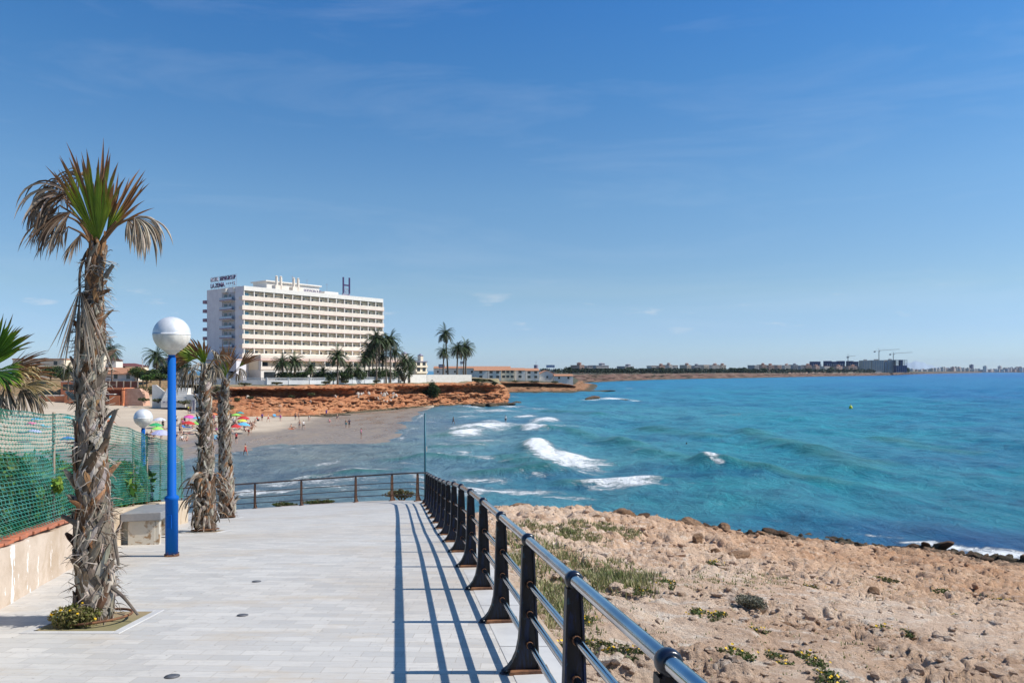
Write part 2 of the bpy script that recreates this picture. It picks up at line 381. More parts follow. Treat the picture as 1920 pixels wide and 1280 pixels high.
def shore_base(x, y):
    x = np.asarray(x, float); y = np.asarray(y, float); r = _W[_n] + _W[_n + 1] * x + _W[_n + 2] * y
    for i in range(_n): r = r + _W[i] * _phi(np.hypot(x - RC[i, 0], y - RC[i, 1]))
    o_ = np.hypot(x, y) - np.interp(np.arctan2(x, y), _ca, _cr)      # metres out beyond the brow of the rock
    return r - 1.25 * np.maximum(0, o_) * sstep(0, 1.5, o_)
def shore_fn(x, y):
    x = np.asarray(x, float); y = np.asarray(y, float)
    b = shore_base(x, y)
    e = x - (0.12 - 0.15 * (np.minimum(y, 25.7) - 5.8)) - 0.40
    far = sstep(26, 30, y)
    k = np.maximum(sstep(0.0, 1.2, e), far)
    wx = x + 0.5 * vnoise(x * .5, y * .5, 0, 31); wy = y + 0.5 * vnoise(x * .5, y * .5, 0, 32)
    rough = 0.08 + 0.80 * np.maximum(sstep(-0.12, 0.22, fbm(x * .30, y * .42, 0, 77, 4)), 0.75 * sstep(16, 26, y))
    shoreward = sstep(3.5, 0.4, b)
    big = 0.30 * fbm(wx * .33, wy * .33, 0, 3, 3) + 0.55 * sstep(24, 38, y) * np.maximum(0, fbm(wx * .35, wy * .35, 0, 8, 3)) * sstep(1.2, 3.0, b)
    rid = 1 - np.abs(fbm(wx * .9, wy * 1.3, 0, 11, 4))
    mid = 0.16 * (rid - 0.72) * rough
    h = b + k * (big + mid)
    st = 0.24 + 0.0 * h                    # ledges of the eroded beds
    q = h + 0.10 * fbm(x * .7, y * .7, 0, 21, 3); f = q / st; fr = f - np.floor(f)
    ledge = (sstep(0.74, 0.96, fr) - fr) * st
    h = h + k * 1.0 * ledge * (0.55 + 0.45 * rough)
    pits = np.minimum(0, fbm(wx * 2.1, wy * 3.0, 0, 41, 4) + 0.10) * 0.30 * (0.2 + 0.9 * rough)
    pn = fbm(wx * 1.1 + 40, wy * 2.4, 0, 47, 5)
    pits2 = -(sstep(0.16, 0.30, pn) * 0.15 + sstep(0.28, 0.5, pn) * 0.18) * rough
    cn2 = 1 - 2 * np.abs(fbm(x * 1.9, y * 2.9, 0, 49, 4)); pits2 = pits2 - sstep(0.90, 0.97, cn2) * 0.12 * rough
    nk2 = 0.55 + 0.45 * sstep(8, 20, y)
    fine = 0.055 * fbm(x * 5, y * 6, 0, 51, 4) * (0.4 + rough) + 0.07 * np.abs(fbm(x * 2.4, y * 3.4, 0, 53, 4)) * rough + 0.05 * shoreward * fbm(x * 2.6, y * 2.6, 0, 55, 4) + 0.28 * sstep(1.6, 0.3, b) * np.abs(fbm(x * 1.2, y * 1.2, 0, 58, 4))
    h = h + k * (pits * nk2 + pits2 * nk2 + fine * 1.1)
    # broken slabs: each cell of the bed sits a little higher, lower or tilted
    f1, gp, ra, rb, rc, ox, oy = worley(wx * 0.85 + 3, wy * 1.5 + .6 * vnoise(x, y, 0, 15), 300)
    slab = (ra - .5) * .17 + (ox * (rb - .5) + oy * (rc - .5)) * .22 - sstep(.10, 0, gp) * .05
    f1, gp2, ra, rb, rc, ox, oy = worley(wx * 2.6, wy * 4.2, 320)
    slab2 = (ra - .5) * .085 + (ox * (rb - .5) + oy * (rc - .5)) * .11 - sstep(.12, 0, gp2) * .03
    f1, gp3, ra, rb, rc, ox, oy = worley(x * 7, y * 9, 340)
    slab3 = (ra - .5) * .045 * sstep(40, 20, y)
    nk = 0.35 + 0.65 * sstep(8, 20, y)
    h = h + k * nk * (slab * (.25 + .9 * rough) + slab2 * rough * 1.15 + slab3 * rough)
    h = np.where((e < 0) & (y < 27), np.minimum(h, prom(x, np.minimum(y, 27)) - 0.2), h)
    return np.where((y >= 25.5) & (y < 40) & (x < -2.6), np.minimum(h, prom(x, y) - 0.7 - 0.25 * np.maximum(0, y - 28)), h)
def rock_mat():
    t = NT('sandstone_shore'); v = t.coord('World')
    n1 = t.noise(v, 0.28, 6, 0.6, 0.5); n2 = t.noise(v, 1.7, 9, 0.68, 0.6); n3 = t.noise(v, 9, 8, 0.7); n4 = t.noise(t.map(v, (1.4, 4.5, 6)), 0.9, 8, 0.7, 0.7)
    c = t.mix(t.ramp(n1, 0.34, 0.66), (0.73, 0.56, 0.42), (0.58, 0.385, 0.255))
    c = t.mix(t.ramp(n4, 0.50, 0.66, 0, 0.75), c, (0.80, 0.71, 0.60))
    c = t.mix(t.ramp(n2, 0.55, 0.68, 0, 0.62), c, (0.36, 0.215, 0.13))
    c = t.mix(t.ramp(n3, 0.58, 0.72, 0, 0.6), c, (0.20, 0.125, 0.08))
    grit = t.noise(t.map(v, (0.7, 1.2, 1.2)), 26, 6, 0.8)
    c = t.mix(t.ramp(grit, 0.56, 0.70, 0, 0.5), c, (0.74, 0.66, 0.55))
    c = t.mix(t.ramp(grit, 0.43, 0.32, 0, 0.55), c, (0.22, 0.14, 0.09))
    z = t.n('SeparateXYZ'); t.l(v, z.inputs[0])
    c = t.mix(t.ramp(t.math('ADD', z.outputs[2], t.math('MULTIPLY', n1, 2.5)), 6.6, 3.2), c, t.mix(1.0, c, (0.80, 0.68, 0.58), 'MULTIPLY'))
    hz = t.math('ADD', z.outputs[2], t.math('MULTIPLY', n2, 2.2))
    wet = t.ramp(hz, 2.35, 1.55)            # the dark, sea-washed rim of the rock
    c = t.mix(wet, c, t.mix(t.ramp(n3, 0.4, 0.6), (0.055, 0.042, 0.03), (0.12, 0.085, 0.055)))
    t.out(c, 0.85, 0, 0.2)
    t.bump(t.math('ADD', t.math('MULTIPLY', n2, 0.9), t.math('ADD', t.math('MULTIPLY', n3, 0.8), t.math('MULTIPLY', grit, 0.30))), 1.0, 0.16)
    return t.m
M['rock'] = rock_mat()
def rocky_shore():
    n, m = 640, 620
    r = np.exp(np.linspace(math.log(2.2), math.log(72), n))
    a = np.linspace(R(-20), R(62), m)
    rr, aa = np.meshgrid(r, a, indexing='ij')
    x = rr * np.sin(aa); y = rr * np.cos(aa)
    z = shore_fn(x, y)
    e = x - rail_x(np.minimum(y, 26.0))
    ok = (z > -2.2) & ((e > 0.15) | (y > 26.5))
    kq = ok[:-1, :-1] & ok[1:, 1:] & ok[:-1, 1:] & ok[1:, :-1]
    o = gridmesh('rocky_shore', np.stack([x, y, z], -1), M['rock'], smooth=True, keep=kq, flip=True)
    tag(o, kind='structure')
    # ground beside and behind the viewpoint
    xs = np.linspace(0.9, 60, 50); ys = np.linspace(-14, 3.2, 24)
    X, Y = np.meshgrid(xs, ys, indexing='ij'); X = X + np.maximum(0, 1.0 - 0.15 * (Y - 5.8) + 0.05 - 0.9) * (1 - (X - 0.9) / 60)
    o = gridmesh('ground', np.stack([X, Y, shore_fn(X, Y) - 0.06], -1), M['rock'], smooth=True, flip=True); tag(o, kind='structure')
rocky_shore()

# ---------------------------------------------------------------- slope behind the wall, beach, plateau
WL = [at(a, b, 11 * F / (b - HY)) for a, b in ((-900, 960), (-200, 905), (100, 884), (300, 869), (350, 859), (400, 852), (460, 846), (510, 838), (560, 832.5), (640, 830), (700, 830.5), (735, 829), (756, 812), (772, 790), (790, 772))]
WL = np.array([(p[0], p[1]) for p in WL])
_wx = WL[:, 0]; _wy = WL[:, 1]
def seg_dist(x, y, P):
    d = np.full(np.shape(x), 1e9)
    for (ax, ay), (bx, by) in zip(P[:-1], P[1:]):
        vx, vy = bx - ax, by - ay; t = np.clip(((x - ax) * vx + (y - ay) * vy) / (vx * vx + vy * vy), 0, 1)
        d = np.minimum(d, np.hypot(x - ax - t * vx, y - ay - t * vy))
    return d
SPIT = WL
def beach_fn(x, y):
    x = np.asarray(x, float); y = np.asarray(y, float)
    d = seg_dist(x, y, WL)
    poly = np.array(list(map(tuple, WL)) + [(-20, 330), (-700, 330), (-700, 40)])
    ins = np.zeros(np.shape(x), bool); j = len(poly) - 1
    for i in range(len(poly)):
        xi, yi = poly[i]; xj, yj = poly[j]
        cnd = ((yi > y) != (yj > y)) & (x < (xj - xi) * (y - yi) / (yj - yi + 1e-12) + xi); ins ^= cnd; j = i
    s = np.where(ins, d, -d)
    s = s + 1.3 * fbm(x * .07, y * .07, 0, 61, 3)
    spit = sstep(-42, -24, x) * sstep(-6, -14, x * 0 + x) * 0
    lo = 0.013 * np.clip(s, -60, 20); h = lo + 0.034 * np.clip(s - 20, 0, 78)
    h = np.where(s < 0, s * 0.05, h)
    h = h + sstep(10, 40, s) * 0.10 * fbm(x * .25, y * .25, 0, 62, 4)
    # hillside at the back, left of the cliff
    yb = 200 + 6 * fbm(x * .03, 0 * y, 0, 63, 2) - 0.02 * (x + 70)
    up = sstep(0, 17, y - yb) * sstep(-60, -72, x)
    return lerp(h, 7.9 + 0.004 * (y - 200), up)
def sand_mat():
    t = NT('beach_sand'); v = t.coord('World')
    n = t.noise(v, 0.12, 7, 0.6); n2 = t.noise(v, 1.4, 6, 0.7); z = t.n('SeparateXYZ'); t.l(v, z.inputs[0])
    c = t.mix(t.ramp(n, 0.35, 0.65), (0.50, 0.415, 0.315), (0.43, 0.35, 0.265))
    c = t.mix(t.ramp(n2, 0.55, 0.72, 0, 0.5), c, (0.33, 0.255, 0.185))
    hz = t.math('ADD', z.outputs[2], t.math('MULTIPLY', t.math('SUBTRACT', n, 0.5), 0.35))
    damp = t.ramp(hz, 0.46, 0.22)
    c = t.mix(damp, c, t.mix(t.ramp(n2, 0.4, 0.62), (0.27, 0.215, 0.165), (0.20, 0.165, 0.135)))
    scrub = t.ramp(z.outputs[2], 3.6, 4.6)
    c = t.mix(scrub, c, t.mix(t.ramp(n2, 0.4, 0.6), (0.16, 0.14, 0.07), (0.38, 0.22, 0.12)))
    film = t.math('MULTIPLY', t.ramp(hz, 0.38, 0.14), t.ramp(t.noise(t.map(v, (0.6, 0.25, 1), (0, 0, R(20))), 0.35, 7, 0.65), 0.36, 0.60, 0.25, 1.0))
    t.out(c, t.math('SUBTRACT', 0.9, t.math('MULTIPLY', film, 0.66)), 0, t.math('ADD', 0.15, t.math('MULTIPLY', film, 0.45)))
    t.bump(t.noise(v, 2.2, 6, 0.7), 0.35, 0.06); return t.m
M['sand'] = sand_mat()
_xs = np.concatenate([np.linspace(-420, -110, 60), np.linspace(-109, 4, 300)]); _yy = np.concatenate([np.linspace(48, 60, 8), np.linspace(61, 216, 300), np.linspace(218, 320, 30)])
X_, Y_ = np.meshgrid(_xs, _yy, indexing='ij')
o = gridmesh('beach', np.stack([X_, Y_, beach_fn(X_, Y_)], -1), M['sand'], flip=True); tag(o, kind='structure')

def slope_fn(x, y):
    x = np.asarray(x, float); y = np.asarray(y, float)
    top = prom(np.minimum(x, wall_x(np.clip(y, -12, 24)) + 0.0), np.clip(y, -11, 29)) - 0.35 - 0.02 * np.maximum(0, wall_x(y) - x)
    k = sstep(28.5, 47, y)
    return lerp(top, -0.7, k) + 0.12 * fbm(x * .6, y * .6, 0, 71, 3) * sstep(0.3, 1.5, np.abs(wall_x(y) - x)) - 0.1
M['soil'] = mat('dry_soil', (0.30, 0.22, 0.13), (0.19, 0.17, 0.08), 0.8, 0.95, 0.5, kind='World')
_xs = np.linspace(-60, -1.5, 130); _yy = np.linspace(-12, 52, 140); X_, Y_ = np.meshgrid(_xs, _yy, indexing='ij')
zz = slope_fn(X_, Y_)
inside = (X_ > wall_x(np.clip(Y_, -12, 60)) - 0.1) & (Y_ < 26.5)
zz = np.where(inside, zz - 0.9, zz)
o = gridmesh('hillside', np.stack([X_, Y_, zz], -1), M['soil'], flip=True); tag(o, kind='structure')
# ---------------------------------------------------------------- the sea
def sea_pt(px, py): Y = EYE * F / (py - HY); return ((px - 960) / F * Y, Y)
FOAM = [(930, 806, 90, 2.2, .62, -.1), (1060, 803, 70, 2, .5, 0), (900, 826, 70, 2.2, .55, .1), (960, 868, 60, 2.5, .5, .1), (1000, 890, 60, 3, .55, 0), (1230, 868, 60, 2, .42, .3), (1180, 850, 50, 2, .42, .3), (1100, 835, 40, 2, .45, .2), (830, 862, 40, 2.4, .5, 0), (760, 876, 50, 3, .5, -.1), (720, 852, 30, 1.6, .42, 0), (1260, 910, 70, 3, .45, 0), (1080, 885, 60, 2.4, .5, 0), (1010, 765, 50, 1.4, .5, 0), (870, 772, 40, 1.6, .6, 0), (920, 790, 30, 3, .7, 0),  # centre, half width, half depth (all measured at the photograph, turned into metres on the water), strength, lean
 (1018, 850, 38, 15, 1.15, 0.9), (1060, 862, 70, 15, 1.05, 0.6), (1105, 866, 48, 10, 0.8, 0.2), (1010, 838, 28, 7, 1.0, 0.6),
 (872, 812, 40, 8, 1.0, 0.0), (910, 799, 66, 8, 0.95, -0.4), (985, 797, 55, 6, 0.55, 0.0), (1000, 809, 26, 6, 1.0, 0.2), (1020, 791, 32, 5.5, 0.95, 0.0),
 (1165, 905, 84, 9, 1.0, 0.0), (1120, 908, 34, 6, 0.7, 0), (890, 856, 40, 4, 0.7, 0.25), (868, 848, 18, 4, 0.8, 0), (908, 861, 30, 3, 0.75, 0),
 (880, 836, 36, 3, 0.6, 0), (835, 833, 30, 2.5, 0.5, 0), (925, 770, 60, 3.0, 0.7, 0), (985, 780, 24, 3.5, 0.9, 0), (885, 764, 34, 2.4, 0.7, 0), (960, 762, 40, 2, 0.6, 0),
 (880, 780, 40, 3, 0.5, 0), (800, 790, 22, 2, 0.45, 0), (775, 803, 15, 4, 0.45, -0.5), (740, 822, 12, 4, 0.4, 0), (690, 779, 40, 2, 0.35, 0),
 (612, 868, 34, 5, 0.62, -0.3), (560, 904, 110, 7, 0.66, 0), (690, 890, 60, 7, 0.62, -0.2), (640, 908, 130, 8, 0.60, -0.1), (480, 922, 70, 8, 0.72, -0.2), (540, 925, 60, 5, 0.6, -0.2), (660, 922, 80, 5, 0.6, 0),
 (860, 915, 95, 9, 0.74, 0.15), (980, 915, 90, 7, 0.70, 0), (900, 897, 60, 5, 0.66, 0), (800, 900, 60, 6, 0.62, 0), (1060, 925, 60, 5, .55, 0), (1330, 878, 14, 7, 0.8, 0.6), (1345, 882, 24, 3, 0.5, 0),
 (1150, 748, 36, 2.2, 0.9, 0), (1110, 749, 30, 1.6, 0.7, 0), (1190, 751, 18, 1.5, 0.6, 0), (1365, 777, 40, 1.2, 0.5, 0), (1035, 771, 60, 1.2, 0.4, 0), (1180, 728, 14, 1, 0.6, 0),
 (1800, 1024, 85, 7, 0.95, 0.15), (1880, 1032, 85, 10, 1.1, 0.15), (1740, 1017, 60, 5.5, 0.75, 0.12), (1960, 1042, 80, 12, 1.1, 0.1), (1650, 1007, 60, 4, 0.6, 0.05), (1560, 1001, 40, 3, .5, 0), (1450, 990, 40, 2.5, .45, 0),
 (1700, 790, 50, 1.0, 0.35, 0), (1560, 757, 60, 0.8, 0.3, 0), (1870, 744, 60, 0.8, 0.4, 0), (470, 853, 16, 2, 0.5, 0), (370, 856, 40, 1.5, 0.5, 0), (540, 840, 60, 1.5, 0.4, -0.1), (950, 745, 40, 2, 0.5, 0)]
CREST = [  # smooth green wave faces: two ends at the photograph, height in metres, breadth in metres
 ((1150, 827), (1310, 878), 0.75, 2.4), ((1310, 878), (1420, 886), 0.45, 2.0), ((1390, 815), (1500, 850), 0.5, 2.4), ((985, 836), (1015, 880), 0.55, 2.0), ((845, 818), (900, 796), 0.5, 2.4), ((900, 889), (1040, 885), 0.4, 1.6), ((980, 808), (1030, 812), 0.6, 2.2), ((1450, 836), (1640, 868), 0.3, 2.6), ((1090, 905), (1240, 903), 0.35, 1.4), ((1060, 812), (1150, 832), 0.4, 2.0), ((1200, 800), (1330, 822), 0.35, 2.6), ((1500, 850), (1620, 880), 0.35, 2.4), ((1420, 886), (1560, 905), 0.3, 2.0), ((930, 858), (1000, 884), 0.45, 1.8), ((830, 842), (900, 836), 0.35, 1.6), ((1640, 820), (1800, 846), 0.35, 3.0), ((760, 868), (880, 862), 0.3, 1.5), ((560, 905), (760, 892), 0.28, 1.2), ((1020, 772), (1120, 778), 0.4, 3.0)]
WC = [  # colours of the water body: pale over sand, teal, blue over weed
 (380, 930, (0.13, 0.145, 0.15)), (480, 870, (0.16, 0.165, 0.165)), (600, 850, (0.19, 0.175, 0.165)), (700, 860, (0.16, 0.175, 0.175)), (760, 812, (0.20, 0.205, 0.20)), (790, 785, (0.20, 0.20, 0.195)),
 (600, 920, (0.12, 0.15, 0.16)), (800, 880, (0.12, 0.165, 0.18)), (850, 830, (0.15, 0.19, 0.20)), (900, 780, (0.09, 0.19, 0.22)), (950, 850, (0.07, 0.165, 0.195)), (1000, 920, (0.055, 0.165, 0.20)),
 (1100, 830, (0.045, 0.17, 0.20)), (1200, 800, (0.03, 0.165, 0.205)), (1060, 760, (0.035, 0.165, 0.21)), (1120, 740, (0.022, 0.155, 0.22)), (980, 745, (0.02, 0.15, 0.21)), (1200, 720, (0.012, 0.15, 0.235)),
 (1200, 960, (0.025, 0.155, 0.185)), (1400, 930, (0.02, 0.17, 0.195)), (1400, 850, (0.015, 0.175, 0.205)), (1600, 900, (0.014, 0.175, 0.20)), (1600, 960, (0.012, 0.155, 0.195)), (1850, 960, (0.010, 0.155, 0.195)),
 (1650, 1000, (0.008, 0.075, 0.165)), (1850, 1015, (0.006, 0.055, 0.15)), (1500, 990, (0.010, 0.11, 0.175)), (1950, 1030, (0.008, 0.06, 0.15)),
 (1400, 740, (0.012, 0.165, 0.225)), (1600, 760, (0.010, 0.165, 0.22)), (1500, 800, (0.012, 0.175, 0.215)), (1800, 780, (0.008, 0.155, 0.22)), (1850, 850, (0.009, 0.165, 0.21)), (1880, 740, (0.006, 0.115, 0.225)), (1750, 720, (0.006, 0.125, 0.235)), (1500, 712, (0.010, 0.155, 0.24)), (1880, 704, (0.004, 0.09, 0.23)), (1650, 708, (0.005, 0.12, 0.24)), (1300, 716, (0.01, 0.155, 0.24))]
def sea_mat():
    t = NT('sea_water'); v = t.coord('World')
    flow = t.map(v, (1, 1, 1), (0, 0, R(12)))
    n1 = t.noise(t.map(v, (0.9, 0.55, 1), (0, 0, R(-15))), 0.55, 9, 0.66, 0.8)
    n2 = t.noise(v, 2.6, 6, 0.7, 0.4)
    patch = t.noise(t.map(v, (0.35, 1.0, 1), (0, 0, R(-8))), 0.035, 7, 0.62, 0.7)
    n3 = t.noise(t.map(v, (0.75, 1.0, 1), (0, 0, R(-14))), 0.10, 15, 0.80, 0.5)
    base = t.attr('wcol')
    c = t.mix(t.ramp(patch, 0.36, 0.66, 0.0, 0.75), base, t.mix(1.0, base, (0.48, 0.56, 0.80), 'MULTIPLY'))
    sheen = t.noise(t.map(v, (0.22, 1.0, 1), (0, 0, R(6))), 0.012, 8, 0.68, 0.5)
    c = t.mix(t.ramp(sheen, 0.50, 0.70, 0, 0.22), c, (0.045, 0.25, 0.36))  # pale sheen patches painted into the water colour
    c = t.mix(t.ramp(n1, 0.44, 0.62, 0, 0.42), c, t.mix(1.0, c, (0.52, 0.62, 0.72), 'MULTIPLY'))  # ripple contrast painted as darker streaks in the colour
    c = t.mix(t.ramp(n3, 0.48, 0.62, 0, 0.9), c, t.mix(1.0, c, (0.42, 0.56, 0.70), 'MULTIPLY'))
    c = t.mix(t.ramp(n3, 0.45, 0.32, 0, 0.30), c, (0.09, 0.31, 0.38))
    n4 = t.noise(t.map(v, (1.0, 0.42, 1), (0, 0, R(-10))), 0.85, 6, 0.72, 0.5)
    c = t.mix(t.ramp(n4, 0.50, 0.66, 0, 0.62), c, t.mix(1.0, c, (0.45, 0.58, 0.70), 'MULTIPLY'))  # finer ripple light and shade, painted as dark and pale colour streaks
    c = t.mix(t.ramp(n4, 0.42, 0.30, 0, 0.40), c, t.mix(0.35, c, (0.45, 0.58, 0.62)))
    green = t.attr('green', 'Fac')
    c = t.mix(t.math('MULTIPLY', green, 0.8), c, (0.025, 0.15, 0.125))
    # foam: the mask is broken up by two sizes of noise
    fm = t.attr('foam', 'Fac')
    nf = t.noise(t.map(v, (0.8, 0.9, 1)), 1.3, 12, 0.80, 0.7)
    nf2 = t.noise(t.map(v, (0.35, 0.8, 1), (0, 0, R(-10))), 0.42, 8, 0.7, 1.4)
    s = t.math('ADD', t.math('MULTIPLY', fm, 1.05), t.math('ADD', t.math('MULTIPLY', t.math('SUBTRACT', nf, 0.5), 2.3), t.math('MULTIPLY', t.math('SUBTRACT', nf2, 0.5), 1.9)))
    f = t.math('MULTIPLY', t.ramp(s, 0.42, 0.95), t.ramp(fm, 0.04, 0.30))
    c = t.mix(f, c, (0.80, 0.82, 0.82))
    t.out(c, t.math('ADD', 0.30, t.math('MULTIPLY', f, 0.5)), 0, t.math('SUBTRACT', 0.13, t.math('MULTIPLY', f, 0.10)))
    hgt = t.math('ADD', t.math('ADD', n1, t.math('MULTIPLY', n3, 0.6)), t.math('ADD', t.math('MULTIPLY', n2, 0.28), t.math('MULTIPLY', f, 0.25)))
    t.bump(hgt, 0.8, 1.1)
    return t.m
M['sea'] = sea_mat()
def sea():
    n, m = 760, 560
    r = np.concatenate([np.exp(np.linspace(math.log(30), math.log(1500), n - 60)), np.exp(np.linspace(math.log(1520), math.log(60000), 60))])
    a = np.concatenate([np.linspace(R(-75), R(-36), 30), np.linspace(R(-35.8), R(36.5), m - 60), np.linspace(R(37), R(85), 30)])
    rr, aa = np.meshgrid(r, a, indexing='ij'); x = rr * np.sin(aa); y = rr * np.cos(aa)
    dr = np.gradient(rr, axis=0)
    z = np.zeros_like(x)
    rs = np.random.RandomState(3)
    for i in range(26):
        lam = 2.5 * 1.12 ** i; th = R(186 + rs.uniform(-42, 42)); k = 2 * math.pi / lam
        am = 0.0085 * lam ** 0.72; am = am * sstep(2.2, 4.0, lam / dr)
        z += am * np.sin(k * (x * math.cos(th) + y * math.sin(th)) + rs.uniform(0, 6.28) + 1.2 * vnoise(x / lam / 3, y / lam / 3, 0, 90 + i))
    z *= np.where(rr < 600, 1, 0.4)
    foam = np.zeros_like(x); green = np.zeros_like(x)
    wob = 0.35 * fbm(x * .25, y * .12, 0, 81, 4)
    for cx, cy, ax, ay, s, lean in FOAM:
        X0, Y0 = sea_pt(cx, cy); hx = ax * Y0 / F; hy = ay * Y0 * Y0 / (F * EYE)
        dx = (x - X0) / hx; dy = (y - Y0) / hy
        q = dx * dx + (dy + lean * dx * 1.0) ** 2
        q = q * (1 + 0.8 * wob)
        foam = np.maximum(foam, s * np.exp(-0.95 * q ** 1.3))
    for (p0, p1, h, wd) in CREST:
        A = np.array(sea_pt(*p0)); B = np.array(sea_pt(*p1)); d = B - A; Ls = np.hypot(*d); d /= Ls
        u = (x - A[0]) * d[0] + (y - A[1]) * d[1]; vv = (x - A[0]) * d[1] - (y - A[1]) * d[0]
        vv = vv + 0.8 * vnoise(u * .12, 0 * u, 0, 85) + 0.3 * vnoise(u * .5, 0 * u, 0, 86)
        e = np.exp(-np.clip(np.maximum(-u, u - Ls), 0, None) ** 2 / 9.0) * (0.75 + 0.25 * vnoise(u * .3, 0 * u, 0, 88))
        prof = np.exp(-(vv / (wd * np.where(vv > 0, 1.0, 1.7))) ** 2)
        z += 1.45 * h * prof * e; fo_ = np.clip(vnoise(u * .16, vv * .1, 0, 89) * 1.6 - .15, 0, 1) * (0.7 if h > .38 else .45); foam = np.maximum(foam, fo_ * np.exp(-((vv + .9) / 1.3) ** 2) * e); green = np.maximum(green, np.clip(prof * e * 1.3 - 0.25, 0, 1))
    z += 0.22 * np.clip(foam, 0, 1) * sstep(70, 90, y) * (y < 220)
    # calm, thin water on the wet sand
    bm = (x < 2) & (x > -110) & (y > 60) & (y < 260)
    land = np.zeros_like(x); land[bm] = beach_fn(x[bm], y[bm])
    edge = np.zeros_like(x); edge[bm] = np.exp(-((land[bm] + .035) / .035) ** 2) * (land[bm] > -.3); foam = np.maximum(foam, edge * (.42 + .25 * vnoise(x * .12, y * .12, 0, 97)))
    calm = np.ones_like(x); calm[bm] = sstep(-0.02, -1.0, land[bm]); z *= 0.12 + 0.88 * calm
    W = np.zeros(x.shape + (3,)); ws = np.zeros_like(x)
    qx = np.clip(aa, R(-36), R(36.5)) * 2.2; qy = np.log(rr)
    for cx, cy, col in WC:
        X0, Y0 = sea_pt(cx, cy); d2 = (qx - 2.2 * math.atan2(X0, Y0)) ** 2 + (qy - math.log(math.hypot(X0, Y0))) ** 2
        wt = 1 / (d2 + 0.008) ** 1.6; W += wt[..., None] * np.array(col) * np.array((1.25, 1.55, 1.50)); ws += wt
    W /= ws[..., None]
    o = gridmesh('water', np.stack([x, y, z], -1), M['sea'], attrs={'foam': foam, 'green': green, 'wcol': W}, flip=True); tag(o, kind='structure')
sea()

# ---------------------------------------------------------------- cliffs
def cliff_mat(name, a, b, dark, pale, sc_=0.35, base_dark=True):
    t = NT(name); v = t.coord('World')
    n1 = t.noise(v, sc_ * .4, 7, 0.62, 0.6); n2 = t.noise(v, sc_ * 2, 9, 0.7, 0.5); st = t.noise(t.map(v, (0.15, 0.15, 1.6)), sc_ * 2, 7, 0.65, 0.6)
    c = t.mix(t.ramp(n1, 0.35, 0.65), a, b)
    c = t.mix(t.ramp(st, 0.52, 0.66, 0, 0.7), c, dark)
    c = t.mix(t.ramp(n2, 0.56, 0.72, 0, 0.75), c, pale)
    z = t.n('SeparateXYZ'); t.l(v, z.inputs[0])
    c = t.mix(t.ramp(t.math('ADD', z.outputs[2], t.math('MULTIPLY', n2, 1.6)), 1.75, 1.25), c, (0.085, 0.07, 0.045))
    t.out(c, 0.9, 0, 0.15); t.bump(t.math('ADD', n2, t.math('MULTIPLY', st, 0.7)), 0.9, 0.5); return t.m
M['cliff'] = cliff_mat('red_cliff', (0.46, 0.22, 0.11), (0.36, 0.14, 0.065), (0.20, 0.07, 0.035), (0.56, 0.39, 0.27))
M['cliff_far'] = cliff_mat('far_cliff', (0.155, 0.10, 0.075), (0.11, 0.062, 0.05), (0.028, 0.034, 0.02), (0.25, 0.185, 0.14), 0.10)
M['plateau'] = mat('plateau_soil', (0.30, 0.22, 0.13), (0.17, 0.16, 0.08), 0.15, 0.95, kind='World')
M['plateau_far'] = mat('far_scrub', (0.05, 0.055, 0.03), (0.10, 0.085, 0.05), 0.02, 0.95, kind='World')
def resample(P, n):
    P = np.array(P, float); d = np.r_[0, np.cumsum(np.linalg.norm(np.diff(P[:, :2], axis=0), axis=1))]
    t = np.linspace(0, d[-1], n); return np.stack([np.interp(t, d, P[:, i]) for i in range(P.shape[1])], -1), t
